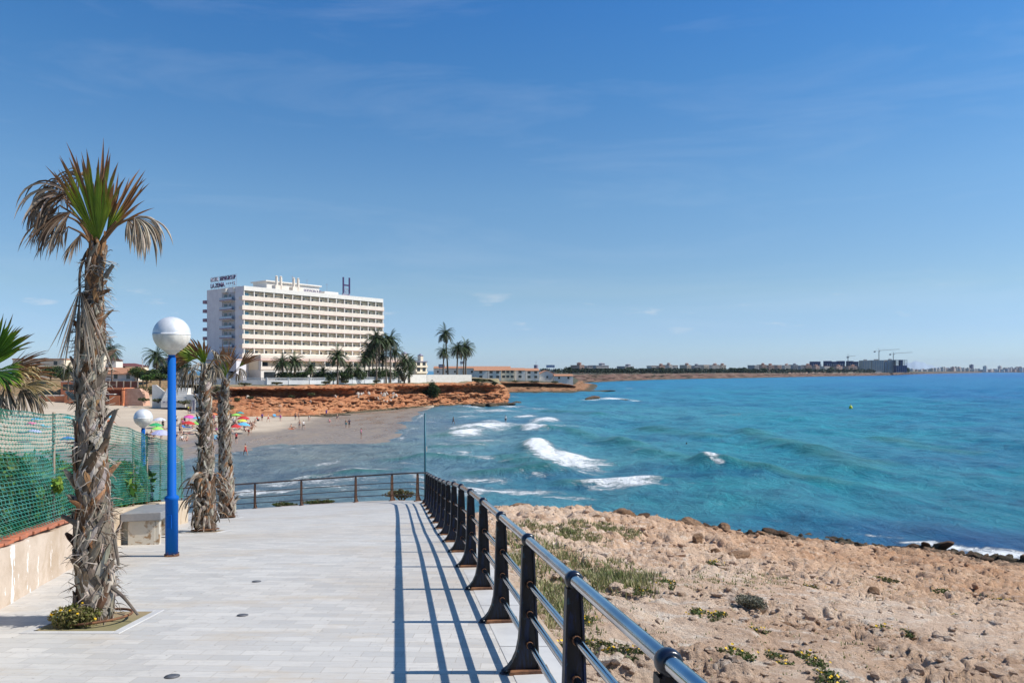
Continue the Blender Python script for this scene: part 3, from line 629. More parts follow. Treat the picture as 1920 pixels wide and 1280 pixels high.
def cliff(name, base, top, n, m, matl, prof, amp, seed, scale=1.0, back=None, cave=None):
    k = max(n, 40)
    B, s = resample(base, k); 
    # the top line follows the same fractions as the base points
    fb = np.r_[0, np.cumsum(np.linalg.norm(np.diff(np.array(base)[:, :2], axis=0), axis=1))]; fb /= fb[-1]
    u = s / s[-1]; T = np.stack([np.interp(u, fb, np.array(top, float)[:, i]) for i in range(3)], -1)
    ker = np.ones(9) / 9
    for A in (B, T):
        for i in range(3): A[:, i] = np.convolve(np.pad(A[:, i], 4, mode='edge'), ker, 'valid')
    tt = np.linspace(0, 1, m)
    fx = np.interp(tt, prof[0], prof[1]); fz = np.interp(tt, prof[0], prof[2])
    P = B[:, None] + 0 * tt[None, :, None]; P = P.copy()
    bl = sstep(-0.25, 0.3, fbm(s / (28 * scale), 0 * s, 0, seed + 5, 3))[:, None]      # where the beds are undercut and where talus covers them
    if cave is not None: bl = np.maximum(bl, np.array([cave(q) for q in u])[:, None])
    fxa = lerp(np.interp(tt, prof[0], prof[3])[None], fx[None], bl)
    P[..., 0] = B[:, None, 0] + (T - B)[:, None, 0] * fxa; P[..., 1] = B[:, None, 1] + (T - B)[:, None, 1] * fxa
    P[..., 2] = B[:, None, 2] + (T - B)[:, None, 2] * fz[None]; P[:, 0, 2] -= 1.6; P[:, 0, 1] -= 0.5
    tg = np.gradient(B[:, :2], axis=0); tg /= np.linalg.norm(tg, axis=1)[:, None] + 1e-9; nr_ = np.stack([tg[:, 1], -tg[:, 0]], -1)
    x, y, z = P[..., 0] / scale, P[..., 1] / scale, P[..., 2] / scale
    d = 1.3 * fbm(x * .16, y * .16, z * .3, seed, 4) + 0.55 * (1 - 2 * np.abs(fbm(x * .5, y * .5, z * .75, seed + 1, 4))) + 0.70 * fbm(x * .12, y * .12, z * 1.5, seed + 2, 3) + 0.35 * fbm(x * 1.3, y * 1.6, z * 1.8, seed + 3, 3)
    f1, gp, ra, rb, rc, ox, oy = worley(np.broadcast_to(s[:, None], z.shape) / (2.6 * scale), z * 1.05 + 0.3 * vnoise(x * .4, y * .4, 0, seed + 8), seed + 20)
    d = d + 0.95 * (ra - .5) + .7 * (ox * (rb - .5) + oy * (rc - .5)) - .55 * sstep(.16, 0, gp)
    f1, gp, ra, rb, rc, ox, oy = worley(np.broadcast_to(s[:, None], z.shape) / (.9 * scale), z * 2.6, seed + 40)
    d = d + 0.38 * (ra - .5) - .2 * sstep(.2, 0, gp)
    env = np.sin(np.pi * np.clip(tt, 0.0, 0.94)) ** 0.5
    P[..., :2] += nr_[:, None] * (d * env[None] * amp)[..., None]
    P[..., 2] += env[None] * 0.25 * amp * fbm(x * .7 + 9, y * .7, z, seed + 4, 3)
    P[..., 2] += 0.5 * min(scale, 2) * fbm(x * .3, y * .3, 0, seed + 6, 4) * sstep(0.8, 1, tt)[None]
    o = gridmesh(name, P, matl, smooth=False); tag(o, kind='structure')
    E = P[:, -1].copy(); E[:, 2] -= 0.02
    if back is not None:
        rows = [E]
        for f_ in (0.02, 0.06, 0.15, 0.3, 0.6, 1.0):
            Q = E.copy(); Q[:, 0] = lerp(E[:, 0], back[0](u), f_); Q[:, 1] = lerp(E[:, 1], back[1](u), f_); Q[:, 2] = lerp(E[:, 2], back[2], min(1, f_ * 3)) + 0.1; rows.append(Q)
        o = gridmesh('plateau', np.stack(rows, 1), M['plateau_far'] if name != 'cliff' else M['plateau'], smooth=True); tag(o, kind='structure')
    return P
def heightpt(px, py, Y): return at(px, py, Y)
base1 = [heightpt(*q) for q in ((395, 764, 172), (430, 768, 170), (500, 772, 174), (580, 779, 178), (660, 776, 194), (740, 770, 213), (800, 765, 229), (880, 761.5, 241), (930, 760, 244), (949, 757, 254), (951, 750, 290), (953, 744, 330))]
base1 = [(x, y, max(z, -0.25)) for x, y, z in base1]
top1 = [heightpt(*q) for q in ((395, 725, 186), (430, 725, 183), (500, 724, 186), (580, 723, 193), (660, 721, 207), (740, 719, 224), (800, 718, 238), (880, 717, 249), (926, 718, 252), (938, 722, 262), (940, 722, 292), (940, 722, 332))]
PROF = ([0, .25, .42, .52, .60, .68, .76, .84, .90, .96, 1.0],
        [0, .38, .60, .72, .98, 1.18, 1.20, 0.92, 0.70, 0.76, 1.0],
        [0, .26, .42, .52, .56, .62, .78, .85, .90, .98, 1.0],
        [0, .40, .58, .66, .72, .78, .84, .84, .88, .92, 1.0])
cl1 = cliff('cliff', base1, top1, 640, 72, M['cliff'], PROF, 1.7, 200, 1.0, back=(lambda u: np.interp(u, [0, .1, .3, .62, .82, 1], [-330, -300, -260, -120, -30, -7.0]), lambda u: np.interp(u, [0, .3, .62, .82, .9, 1], [560, 560, 560, 470, 330, 334]), 7.6), cave=lambda q: float(np.interp(q, [0, .03, .12, .2, .26, 1], [1, 1, 1, .8, 0, 0])))
base2 = [at(*q) for q in ((860, 740, 372), (920, 738, 372), (960, 735.8, 386), (1005, 735.5, 388), (1050, 734.5, 392), (1085, 733.8, 398), (1112, 733, 412), (1120, 726, 500), (1122, 721, 620))]
base2 = [(x, y, -0.2) for x, y, z in base2]
top2 = [at(*q) for q in ((860, 716, 386), (920, 716, 386), (960, 716, 398), (1005, 716.5, 400), (1040, 718, 404), (1062, 720, 410), (1072, 724, 422), (1080, 718, 500), (1085, 714, 620))]
M['cliff_2'] = cliff_mat('headland_cliff', (0.30, 0.165, 0.09), (0.22, 0.105, 0.055), (0.06, 0.05, 0.028), (0.38, 0.27, 0.18), 0.25)
cliff('headland', base2, top2, 260, 34, M['cliff_2'], PROF, 1.3, 300, 1.3, back=(lambda u: np.interp(u, [0, .5, .9, 1], [-60, -20, 10, 40]), lambda u: np.interp(u, [0, .5, 1], [640, 640, 640]), 6.4))
base3 = [at(px, HY + EYE * F / Y, Y) for px, Y in ((1030, 640), (1060, 660), (1090, 700), (1130, 770), (1180, 860), (1240, 960), (1310, 1060), (1380, 1140), (1440, 1240), (1480, 1330), (1560, 1520), (1640, 1720), (1680, 1980), (1720, 2600), (1780, 3300), (1835, 4100), (1842, 4800))]
base3 = [(x, y, -0.3) for x, y, z in base3]
top3 = [at(px, py, Y) for px, py, Y in ((1030, 702, 660), (1060, 702, 680), (1090, 702, 722), (1130, 701.5, 796), (1180, 701, 886), (1240, 700.5, 988), (1310, 700, 1090), (1380, 699.5, 1172), (1440, 700, 1275), (1480, 700, 1370), (1560, 699.6, 1562), (1640, 699, 1765), (1680, 698.7, 2030), (1720, 698, 2660), (1775, 697.4, 3360), (1832, 696.9, 4160), (1840, 696.5, 4900))]
PROF3 = (PROF[0], [0, .3, .5, .6, .7, .78, .84, .88, .92, .96, 1], [0, .2, .38, .5, .6, .72, .82, .88, .93, .98, 1], [0, .4, .55, .65, .72, .78, .82, .88, .92, .96, 1])
cliff('far_coast', base3, top3, 520, 22, M['cliff_far'], PROF3, 2.2, 400, 2.6, back=(lambda u: np.interp(u, [0, .15, .5, .8, 1], [60, 250, 900, 2100, 3600]), lambda u: np.interp(u, [0, .15, .5, .8, 1], [1500, 1700, 3000, 4700, 6000]), 8.5))
# ---------------------------------------------------------------- railings
def post_mat():
    t = NT('weathered_blue_iron'); v = t.coord('Object')
    n = t.noise(t.map(v, (14, 14, 2.2)), 1.6, 8, 0.7, 0.4); n2 = t.noise(v, 9, 8, 0.7); oi = t.n('ObjectInfo')
    blue = t.mix(oi.outputs['Random'], (0.006, 0.020, 0.075), (0.006, 0.014, 0.035))
    c = t.mix(t.ramp(n, 0.38, 0.52), blue, (0.004, 0.005, 0.008))
    c = t.mix(t.ramp(n2, 0.58, 0.68, 0, 0.7), c, (0.012, 0.10, 0.16))
    c = t.mix(t.ramp(t.noise(v, 5, 9, 0.75, 1.0), 0.60, 0.70, 0, 0.85), c, (0.16, 0.055, 0.025))
    t.out(c, 0.42, 0, 0.3); t.bump(n, 0.3, 0.004); return t.m
M['post'] = post_mat()
M['rust'] = mat('rusted_iron', (0.22, 0.10, 0.045), (0.10, 0.045, 0.025), 12, 0.85, 0.4, 40)
M['rustrail'] = mat('brown_iron', (0.10, 0.06, 0.045), (0.05, 0.04, 0.04), 3, 0.6, 0.2, 20)
M['ring'] = mat('blue_collar', (0.006, 0.012, 0.035), (0.005, 0.006, 0.01), 8, 0.28, 0.1, 30, spec=0.6)
def steel():
    t = NT('brushed_steel'); v = t.coord('World'); n = t.noise(v, 2.0, 6, 0.6); n2 = t.noise(v, 22, 6, 0.7)
    t.out(t.mix(t.ramp(n, 0.35, 0.7), (0.60, 0.60, 0.61), (0.42, 0.41, 0.42)), 0.13, 1.0, 0.5); return t.m
M['steel'] = steel()
def post_web(sc=1.0):
    L_ = [(-0.185, 0.028), (-0.150, 0.052), (-0.115, 0.095), (-0.085, 0.16), (-0.066, 0.25), (-0.056, 0.36), (-0.050, 0.55), (-0.043, 0.80), (-0.038, 0.955)]
    R_ = [(0.036, 0.955), (0.045, 0.80), (0.058, 0.5), (0.068, 0.25), (0.078, 0.028)]
    mb = MB(); out = L_ + R_
    mb.prism([(x, -0.013, z) for x, z in out], (0, 0.026, 0))
    for a, b in zip(L_[:-1], L_[1:]):
        mb.prism([(a[0] - 0.007, -0.034, a[1]), (a[0] + 0.007, -0.034, a[1]), (b[0] + 0.007, -0.034, b[1]), (b[0] - 0.007, -0.034, b[1])], (0, 0.068, 0))
    for a, b in zip(R_[:-1], R_[1:]):
        mb.prism([(a[0] - 0.007, -0.034, a[1]), (a[0] + 0.007, -0.034, a[1]), (b[0] + 0.007, -0.034, b[1]), (b[0] - 0.007, -0.034, b[1])], (0, 0.068, 0))
    for zz in (0.215, 0.445, 0.67):        # sockets for the lower rails
        mb.tube([(0.01, -0.045, zz), (0.01, 0.045, zz)], 0.027, 10, m=1)
    return mb
me_post = post_web().mesh('post', [M['post'], M['rust']])
_b = MB(); _b.box(-0.15, 0.155, -0.06, 0.06, 0.003, 0.03); me_plate = _b.mesh('base_plate', M['rust'])
_b = MB(); _b.lathe([(0.032, 0), (0.030, 0.010), (0.018, 0.014), (0.018, 0.03), (0.006, 0.036)], 6, (-0.185, 0, 0.004)); me_bolt = _b.mesh('bolt', M['ring'])
def collar_mesh(r):
    b = MB(); b.tube([(0, -0.035, 0), (0, -0.03, 0), (0, -0.012, 0), (0, 0.012, 0), (0, 0.03, 0), (0, 0.035, 0)], [r + .004, r + 0.012, r + 0.017, r + 0.017, r + 0.012, r + .004], 20)
    return b.mesh('collar', M['ring'], True)
me_collar = collar_mesh(0.034); me_collar_s = collar_mesh(0.028)
rail = empty('railing', (rail_x(2.8), 2.8, float(prom(rail_x(2.8), 2.8))), 0, 'polished steel railing on blue iron posts running down the seaward side of the promenade', 'railing')
def rel(o, p): return tuple(Vector(p) - o.location)
ang = math.atan2(0.15, 1.0)
ry = [5.8 + 1.5 * k for k in range(-6, 14)]
for y in ry:
    x = rail_x(y); z = float(prom(x, y))
    p = inst('post', me_post, rail, rel(rail, (x, y, z)), (0, 0, ang))
    inst('base_plate', me_plate, p); inst('bolt', me_bolt, p); inst('collar', me_collar, p, (0, 0, 1.0), (R(-5), 0, 0))
ylist = [-4.2] + ry + [25.75]
top = [(rail_x(y), y, float(prom(rail_x(y), y)) + 1.0) for y in ylist]
mb = MB(); mb.tube([rel(rail, p) for p in top], 0.034, 18); mb.build('handrail', M['steel'], rail, True)
for hh in (0.215, 0.445, 0.67):
    mb = MB(); mb.tube([rel(rail, (a + 0.01, b, c - 1.0 + hh)) for a, b, c in top], 0.0235, 12); mb.build('lower_rail', M['steel'], rail, True)

def catmull(P, k=8):
    P = [Vector(p) for p in P]; P = [P[0] * 2 - P[1]] + P + [P[-1] * 2 - P[-2]]; o = []
    for i in range(1, len(P) - 2):
        for j in range(k):
            t = j / k; a, b, c, d = P[i - 1:i + 3]
            o.append(0.5 * ((2 * b) + (c - a) * t + (2 * a - 5 * b + 4 * c - d) * t * t + (3 * b - a - 3 * c + d) * t ** 3))
    o.append(P[-2]); return o
fr = empty('railing', far_posts[1], 0, 'rust brown railing curving round the far end of the promenade above the sea', 'railing')
fpts = [(rail_x(25.72), 25.72, float(prom(rail_x(25.72), 25.72)))] + far_posts
me_post_r = post_web().mesh('post', [mat('rust_post', (0.085, 0.05, 0.035), (0.16, 0.075, 0.04), 5, 0.75, 0.3, 20), M['rust']])
for i, p in enumerate(far_posts):
    q = fpts[min(i + 2, len(fpts) - 1)]; r_ = fpts[i]; a = math.atan2(q[1] - r_[1], q[0] - r_[0]) - R(90)
    o = inst('post', me_post_r, fr, rel(fr, p), (0, 0, a + R(180)), (0.8, 0.8, 1))
    inst('base_plate', me_plate, o); inst('collar', me_collar_s, o, (0, 0, 0.985))
for hh, rr_ in ((1.0, 0.03), (0.215, 0.015), (0.445, 0.015), (0.67, 0.015)):
    c = catmull([(p[0], p[1], p[2] + hh) for p in fpts]); mb = MB(); mb.tube([rel(fr, p) for p in c], rr_, 10)
    mb.build('handrail' if hh == 1.0 else 'lower_rail', M['rustrail'], fr, True)

# thin teal pole at the end of the railing
pb = hit(797, 938, prom, 5, 40)
mb = MB(); H_ = (938 - 774) / F * pb[1]
o = empty('metal_pole', pb, 0, 'thin teal metal pole standing where the two railings meet', 'pole')
mb.tube([(0, 0, -0.1), (0, 0, H_)], 0.035, 10); mb.build('pole', mat('teal_paint', (0.02, 0.13, 0.17), (0.015, 0.09, 0.13), 3, 0.5, 0.1), o, True)
mb = MB(); mb.lathe([(0.10, 0), (0.10, 0.015), (0.04, 0.03)], 12, (0, 0, 0.003)); mb.build('base_plate', M['rust'], o)
mb = MB(); mb.box(0.035, 0.075, -0.012, 0.012, H_ * .56, H_ * .62); mb.build('cleat', M['steel'], o)

# ---------------------------------------------------------------- walls and the netting fence
def wall_mat(name, a, b, stain=True):
    t = NT(name); v = t.coord('World'); n = t.noise(v, 2.2, 8, 0.65); n2 = t.noise(t.map(v, (9, 9, 2.6)), 0.8, 8, 0.7); n3 = t.noise(v, 14, 5, 0.7)
    c = t.mix(t.ramp(n, 0.35, 0.65), a, b)
    c = t.mix(t.ramp(t.noise(v, 1.1, 7, 0.6, 0.8), 0.55, 0.68, 0, 0.6), c, (0.36, 0.26, 0.17))
    c = t.mix(t.ramp(n3, 0.6, 0.75, 0, 0.4), c, (0.25, 0.18, 0.12))
    if stain:                               # flaking white limewash
        z = t.n('SeparateXYZ'); t.l(v, z.inputs[0])
        band = t.math('MULTIPLY', t.ramp(z.outputs[1], 7.7, 8.1), t.ramp(z.outputs[1], 9.6, 8.3))
        c = t.mix(t.math('MULTIPLY', t.ramp(t.math('ADD', n2, t.math('MULTIPLY', band, 0.10)), 0.64, 0.67), t.ramp(z.outputs[1], 11, 9.0)), c, (0.80, 0.78, 0.74))
    t.out(c, 0.9, 0, 0.15); t.bump(t.math('ADD', n, t.math('MULTIPLY', n3, 0.5)), 0.5, 0.02); return t.m
M['wall'] = wall_mat('rendered_wall', (0.55, 0.45, 0.36), (0.46, 0.365, 0.28)); M['wall2'] = wall_mat('stone_wall', (0.56, 0.46, 0.34), (0.48, 0.38, 0.27), False)
M['brick'] = mat('brick_coping', (0.48, 0.15, 0.07), (0.34, 0.13, 0.08), 5, 0.9, 0.5, 25, kind='World')
WH, WT = 0.60, 0.26
nvec = Vector((-1, -0.262, 0)).normalized()        # away from the walk
def wall(y0, y1, hh, matl, label, brick):
    c = (wall_x(y0), y0, float(prom(wall_x(y0), y0)))
    o = empty('low_wall', c, 0, label, 'wall'); mb = MB(); ys = np.arange(y0, y1 + 0.01, 0.25)
    pr = []
    for y in ys:
        x = wall_x(y); g = float(prom(x, y)); w1 = 0.012 * vnoise(np.array([y * 2.1]), np.array([0.0]), 0, 4)[0]
        t_ = g + hh + 0.018 * vnoise(np.array([y * 1.7]), np.array([5.0]), 0, 6)[0]
        pr.append([rel(o, (x + w1, y, g - 0.3)), rel(o, (x + w1, y, t_)), rel(o, (x + nvec.x * WT, y + nvec.y * WT, t_)), rel(o, (x + nvec.x * WT, y + nvec.y * WT, g - 1.2))])
    vs = [p for r_ in pr for p in r_]; fs = []
    for i in range(len(pr) - 1):
        for j in range(3): fs.append((i * 4 + j, (i + 1) * 4 + j, (i + 1) * 4 + j + 1, i * 4 + j + 1))
    fs += [(0, 1, 2, 3), tuple((len(pr) - 1) * 4 + j for j in (3, 2, 1, 0))]
    mb.add(vs, fs); mb.build('wall', matl, o)
    if brick:
        mb = MB(); y = y0 + 0.02
        while y < y1 - 0.3:
            l_ = rng.uniform(0.20, 0.26)
            if rng.random() < 0.90:
                a0, a1 = rng.uniform(-0.005, 0.035), WT - rng.uniform(0, 0.03); th = rng.uniform(0.028, 0.045); k = rng.uniform(-.012, .012)
                q = []
                for yy, aa in ((y, a0), (y + l_ - 0.012, a0 + k), (y + l_ - 0.012, a1), (y, a1)):
                    x = wall_x(yy); q.append(rel(o, (x + nvec.x * aa, yy + nvec.y * aa, float(prom(x, yy)) + hh + 0.022)))
                mb.prism(q[::-1], (0, 0, th))
            y += l_
        mb.build('coping', M['brick'], o, bevel=0.006)
    return o
wall(-7, 11.9, WH, M['wall'], 'low rendered wall with flaking white patches and a broken brick top beside the nearest palm', True)
wall(12.05, 17.0, 0.58, M['wall2'], 'plain beige low wall running behind the stone bench under the netting fence', False)
wall(17.03, 20.0, 0.56, M['wall2'], 'short end block of beige wall standing next to the second palm', False)
def net_mat():
    t = NT('green_netting'); v = t.coord('Object'); n = t.noise(v, 1.6, 6, 0.65)
    c = t.mix(t.ramp(n, 0.35, 0.65), t.attr('col'), t.mix(1.0, t.attr('col'), (0.55, 0.75, 0.75), 'MULTIPLY'))
    t.out(c, 0.55, 0, 0.4); return t.m
M['net'] = net_mat(); M['fencepost'] = mat('galvanised_post', (0.20, 0.19, 0.16), (0.30, 0.22, 0.15), 6, 0.6, 0.2)
fo = empty('netting_fence', (wall_x(7), 7, float(prom(wall_x(7), 7)) + WH), 0, 'green netting fence on thin posts along the top of the low wall', 'fence')
def fence_pt(y, h, off=0.0):
    x = wall_x(y) + nvec.x * (0.14 + off); yy = y + nvec.y * (0.14 + off)
    return (x, yy, float(prom(wall_x(y), y)) + WH + 0.05 + h)
def fence_top(y): return 1.40 - 0.012 * max(0, y - 8) + 0.016 * math.sin(y * 1.9) + (0.008 * math.sin(y * 5.1))
for y in (2.4, 4.7, 7.0, 9.95, 12.3, 14.4, 15.6, 17.0, 18.4, 19.8):
    mb = MB(); a = Vector(fence_pt(y, -0.1, 0.02)); b = Vector(fence_pt(y + 0.02, fence_top(y) + 0.03, 0.02)); mb.tube([a - fo.location, b - fo.location], 0.02, 8); mb.build('post', M['fencepost'], fo, True)
mb = MB(); cell = 0.046
ys = np.arange(1.0, 19.85, cell); nv = 30
lean = rng.random
G = np.zeros((len(ys), nv + 1, 3)); colr = np.zeros((len(ys), nv + 1, 3))
for i, y in enumerate(ys):
    tp = fence_top(y)
    for j in range(nv + 1):
        h = tp * j / nv; ww = 0.045 * math.sin(y * 2.3 + j * .21) * math.sin(math.pi * j / nv) + 0.014 * ((i + j) % 2 * 2 - 1)
        G[i, j] = Vector(fence_pt(y + 0.016 * ((j % 2) * 2 - 1) + 0.03 * math.sin(j * .5 + y), h, ww - 0.02)) - fo.location
yy_, jj_ = np.meshgrid(ys, np.arange(nv + 1), indexing='ij')
cn_ = fbm(yy_ * 1.1, jj_ * .12, 0, 91, 4); rn = nr.rand(*yy_.shape)
c1 = np.array((0.012, 0.17, 0.105)); c2 = np.array((0.05, 0.26, 0.22)); c3 = np.array((0.34, 0.50, 0.46)); c4 = np.array((0.10, 0.085, 0.06))
tt_ = sstep(-0.35, 0.35, cn_)[..., None]; cc = c1 * (1 - tt_) + c2 * tt_
pale = (sstep(0.60, 0.9, rn) * (0.25 + 0.6 * sstep(17, 30, jj_)))[..., None]; cc = cc * (1 - pale) + c3 * pale
dk = (rn < 0.10)[..., None] * 0.8; cc = cc * (1 - dk) + c4 * dk
hw = 0.0066; axis = Vector((-0.262, 1, 0)).normalized()
V_, F_, CC = [], [], []
for i in range(len(ys)):
    for j in range(nv + 1):
        p = Vector(G[i, j]); V_ += [tuple(p - axis * hw), tuple(p + axis * hw)]; CC += [tuple(cc[i, j])] * 2
    b = i * (nv + 1) * 2
    for j in range(nv): F_.append((b + 2 * j, b + 2 * j + 1, b + 2 * j + 3, b + 2 * j + 2))
mb.add(V_, F_, col=CC); V_, F_, CC = [], [], []
for j in range(nv + 1):
    for i in range(len(ys)):
        p = Vector(G[i, j]); ht = 0.0062 if j not in (nv, 0) else 0.008; V_ += [tuple(p - Vector((0, 0, ht))), tuple(p + Vector((0, 0, ht)))]; CC += [tuple(cc[i, j] * (0.8 if j < nv else 0.5))] * 2
    b = j * len(ys) * 2
    for i in range(len(ys) - 1): F_.append((b + 2 * i, b + 2 * i + 1, b + 2 * i + 3, b + 2 * i + 2))
mb.add(V_, F_, col=CC); mb.build('netting', M['net'], fo)

# ---------------------------------------------------------------- bench
bp = hit(262, 1021, prom, 4, 30)
o = empty('stone_bench', (bp[0] + 0.03, bp[1], bp[2]), math.atan(0.262), 'grey stone slab bench on marble blocks against the low wall behind the blue lamp', 'bench')
slope_b = -0.085
def tilt(mbx): mbx.v = [(x, y, z + slope_b * y) for x, y, z in mbx.v]; return mbx
mb = MB(); mb.box(-0.31, 0.31, -0.06, 1.75, 0.40, 0.535); tilt(mb).build('seat', mat('grey_slab', (0.20, 0.20, 0.21), (0.27, 0.26, 0.255), 4, 0.55, 0.15, 20), o, bevel=0.012)
def marble():
    t = NT('veined_marble'); v = t.coord('Object'); n = t.noise(t.map(v, (2, 2, 2.2), (0.3, 0.7, 0.2)), 1.5, 8, 0.65, 1.8); n2 = t.noise(v, 1.6, 5)
    c = t.mix(t.ramp(n, 0.50, 0.60, 0, 0.9), (0.52, 0.47, 0.39), (0.24, 0.135, 0.055)); c = t.mix(t.ramp(n2, 0.45, 0.6, 0, 0.5), c, (0.36, 0.34, 0.30)); t.out(c, 0.4, 0, 0.4); return t.m
M['marble'] = marble()
for y0 in (0.0, 1.42):
    mb = MB(); mb.box(-0.21, 0.21, y0, y0 + 0.22, -0.02, 0.40); mb.box(0.212, 0.27, y0 + 0.02, y0 + 0.20, -0.02, 0.40); tilt(mb).build('support', M['marble'], o, bevel=0.008)

# ---------------------------------------------------------------- globe lamps
M['iron_dark'] = mat('cast_iron', (0.07, 0.075, 0.085), (0.11, 0.11, 0.12), 12, 0.5, 0.2)
def blue_enamel():
    t = NT('blue_enamel'); v = t.coord('Object'); n = t.noise(t.map(v, (3, 3, .8)), 2.0, 7, .7); n2 = t.noise(t.map(v, (14, 14, 3)), 1.6, 8, .75); z = t.n('SeparateXYZ'); t.l(v, z.inputs[0])
    c = t.mix(t.ramp(n, .35, .68), (0.002, 0.085, 0.40), (0.006, 0.105, 0.36)); c = t.mix(t.ramp(n2, .64, .72, 0, .5), c, (0.10, 0.20, 0.38)); c = t.mix(t.ramp(t.math('ADD', z.outputs[2], t.math('MULTIPLY', n2, .25)), .22, .10, 0, .85), c, (0.16, 0.07, 0.03))
    t.out(c, .6, 0, .1); t.bump(n2, .05, .003); return t.m
M['blue'] = blue_enamel()
def globe_mat():
    t = NT('globe_upper'); v = t.coord('Object'); n = t.ramp(t.noise(t.map(v, (6, 6, 1.5)), 1.5, 7, .7), .3, .7)
    t.out(t.mix(n, (0.58, 0.60, 0.62), (0.74, 0.75, 0.76)), 0.42, 0.25, 0.5); return t.m
M['globe_top'] = globe_mat()
def globe_low():
    t = NT('globe_lower'); v = t.coord('Object'); n = t.ramp(t.noise(t.map(v, (5, 5, 1.2)), 1.5, 7, .7), .35, .7)
    t.out(t.mix(n, (0.74, 0.72, 0.66), (0.55, 0.52, 0.46)), 0.35, 0.0, 0.4); t.p.inputs['Subsurface Weight'].default_value = 0.3; t.p.inputs['Subsurface Radius'].default_value = (0.1, 0.1, 0.1); return t.m
M['globe_low'] = globe_low()
def street_lamp(loc, label, hgt=3.28):
    o = empty('street_lamp', loc, 0, label, 'street lamp', 'blue globe lamps by the promenade')
    mb = MB(); mb.lathe([(0.105, 0), (0.105, 0.02), (0.09, 0.035)], 24); mb.build('base_plate', M['rust'], o, False)
    for k in range(4):
        b_ = MB(); b_.lathe([(.011, .03), (.011, .045), (.004, .05)], 6, (.097 * math.cos(k * 1.57 + .7), .097 * math.sin(k * 1.57 + .7), 0)); b_.build('bolt', M['iron_dark'], o)
    b_ = MB(); b_.prism([(.035, -.0895, .42), (-.035, -.0895, .42), (-.035, -.0895, .62), (.035, -.0895, .62)], (0, .012, 0)); b_.build('access_door', M['blue'], o, bevel=.003)
    mb = MB(); mb.lathe([(0.088, 0.004), (0.088, 0.82), (0.10, 0.835), (0.10, 0.865), (0.085, 0.885), (0.062, 0.90), (0.056, hgt - 0.34)], 28)
    mb.build('pole', M['blue'], o, True)
    o.data if False else None
    mb = MB(); mb.lathe([(0.048, hgt - 0.339), (0.048, hgt - 0.28)], 20); mb.build('neck', M['blue'], o, True)
    mb = MB(); mb.lathe([(0.05, hgt - 0.30), (0.075, hgt - 0.27), (0.12, hgt - 0.236), (0.12, hgt - 0.225)], 24); mb.build('globe_holder', mat('pale_plastic', (0.6, 0.58, 0.52), None, 3, 0.4), o, True)
    r_ = 0.26; up = [(r_ * math.cos(a), hgt + r_ * math.sin(a)) for a in np.linspace(0.006, R(89), 16)]
    lo = [(r_ * math.cos(a), hgt + r_ * math.sin(a)) for a in np.linspace(R(-64), -0.006, 16)]
    mb = MB(); mb.lathe([(r_ + 0.004, hgt - 0.007)] + [(r_ + 0.004, hgt + 0.004)] + up, 40); mb.build('globe_upper', M['globe_top'], o, True)
    mb = MB(); mb.lathe(lo, 40); mb.build('globe_lower', M['globe_low'], o, True)
    return o
lp = hit(322, 1042, prom, 4, 30)
street_lamp(lp, 'tall blue lamp post with white globe on the promenade just past the nearest palm', (1042 - 627) / F * lp[1])
l2 = at(268.5, 783, 22.7)
street_lamp((l2[0], 22.7, l2[2] - 3.28), 'smaller looking blue globe lamp rising behind the green netting fence')

# small round fittings set in the paving
for (px, py, lab) in ((323, 1268, 'round dark metal floor fitting in the paving nearest the viewer'), (455, 1153, 'round dark metal floor fitting in the paving level with the nearest palm'), (481, 1090, 'round dark metal floor fitting in the paving farthest down the walk')):
    p = hit(px, py, prom, 2, 30); o = empty('floor_fitting', p, 0, lab, 'floor fitting', 'round fittings along the paving')
    tl = -0.085
    mb = MB(); mb.lathe([(0.054, 0.001), (0.054, 0.006), (0.047, 0.008)], 20); mb.v = [(x, y, z + tl * y) for x, y, z in mb.v]; mb.build('rim', M['iron_dark'], o, True)
    mb = MB(); mb.lathe([(0.046, 0.002), (0.046, 0.009), (0.02, 0.010)], 20); mb.v = [(x, y, z + tl * y) for x, y, z in mb.v]; mb.build('cover', M['iron_dark'], o, True)
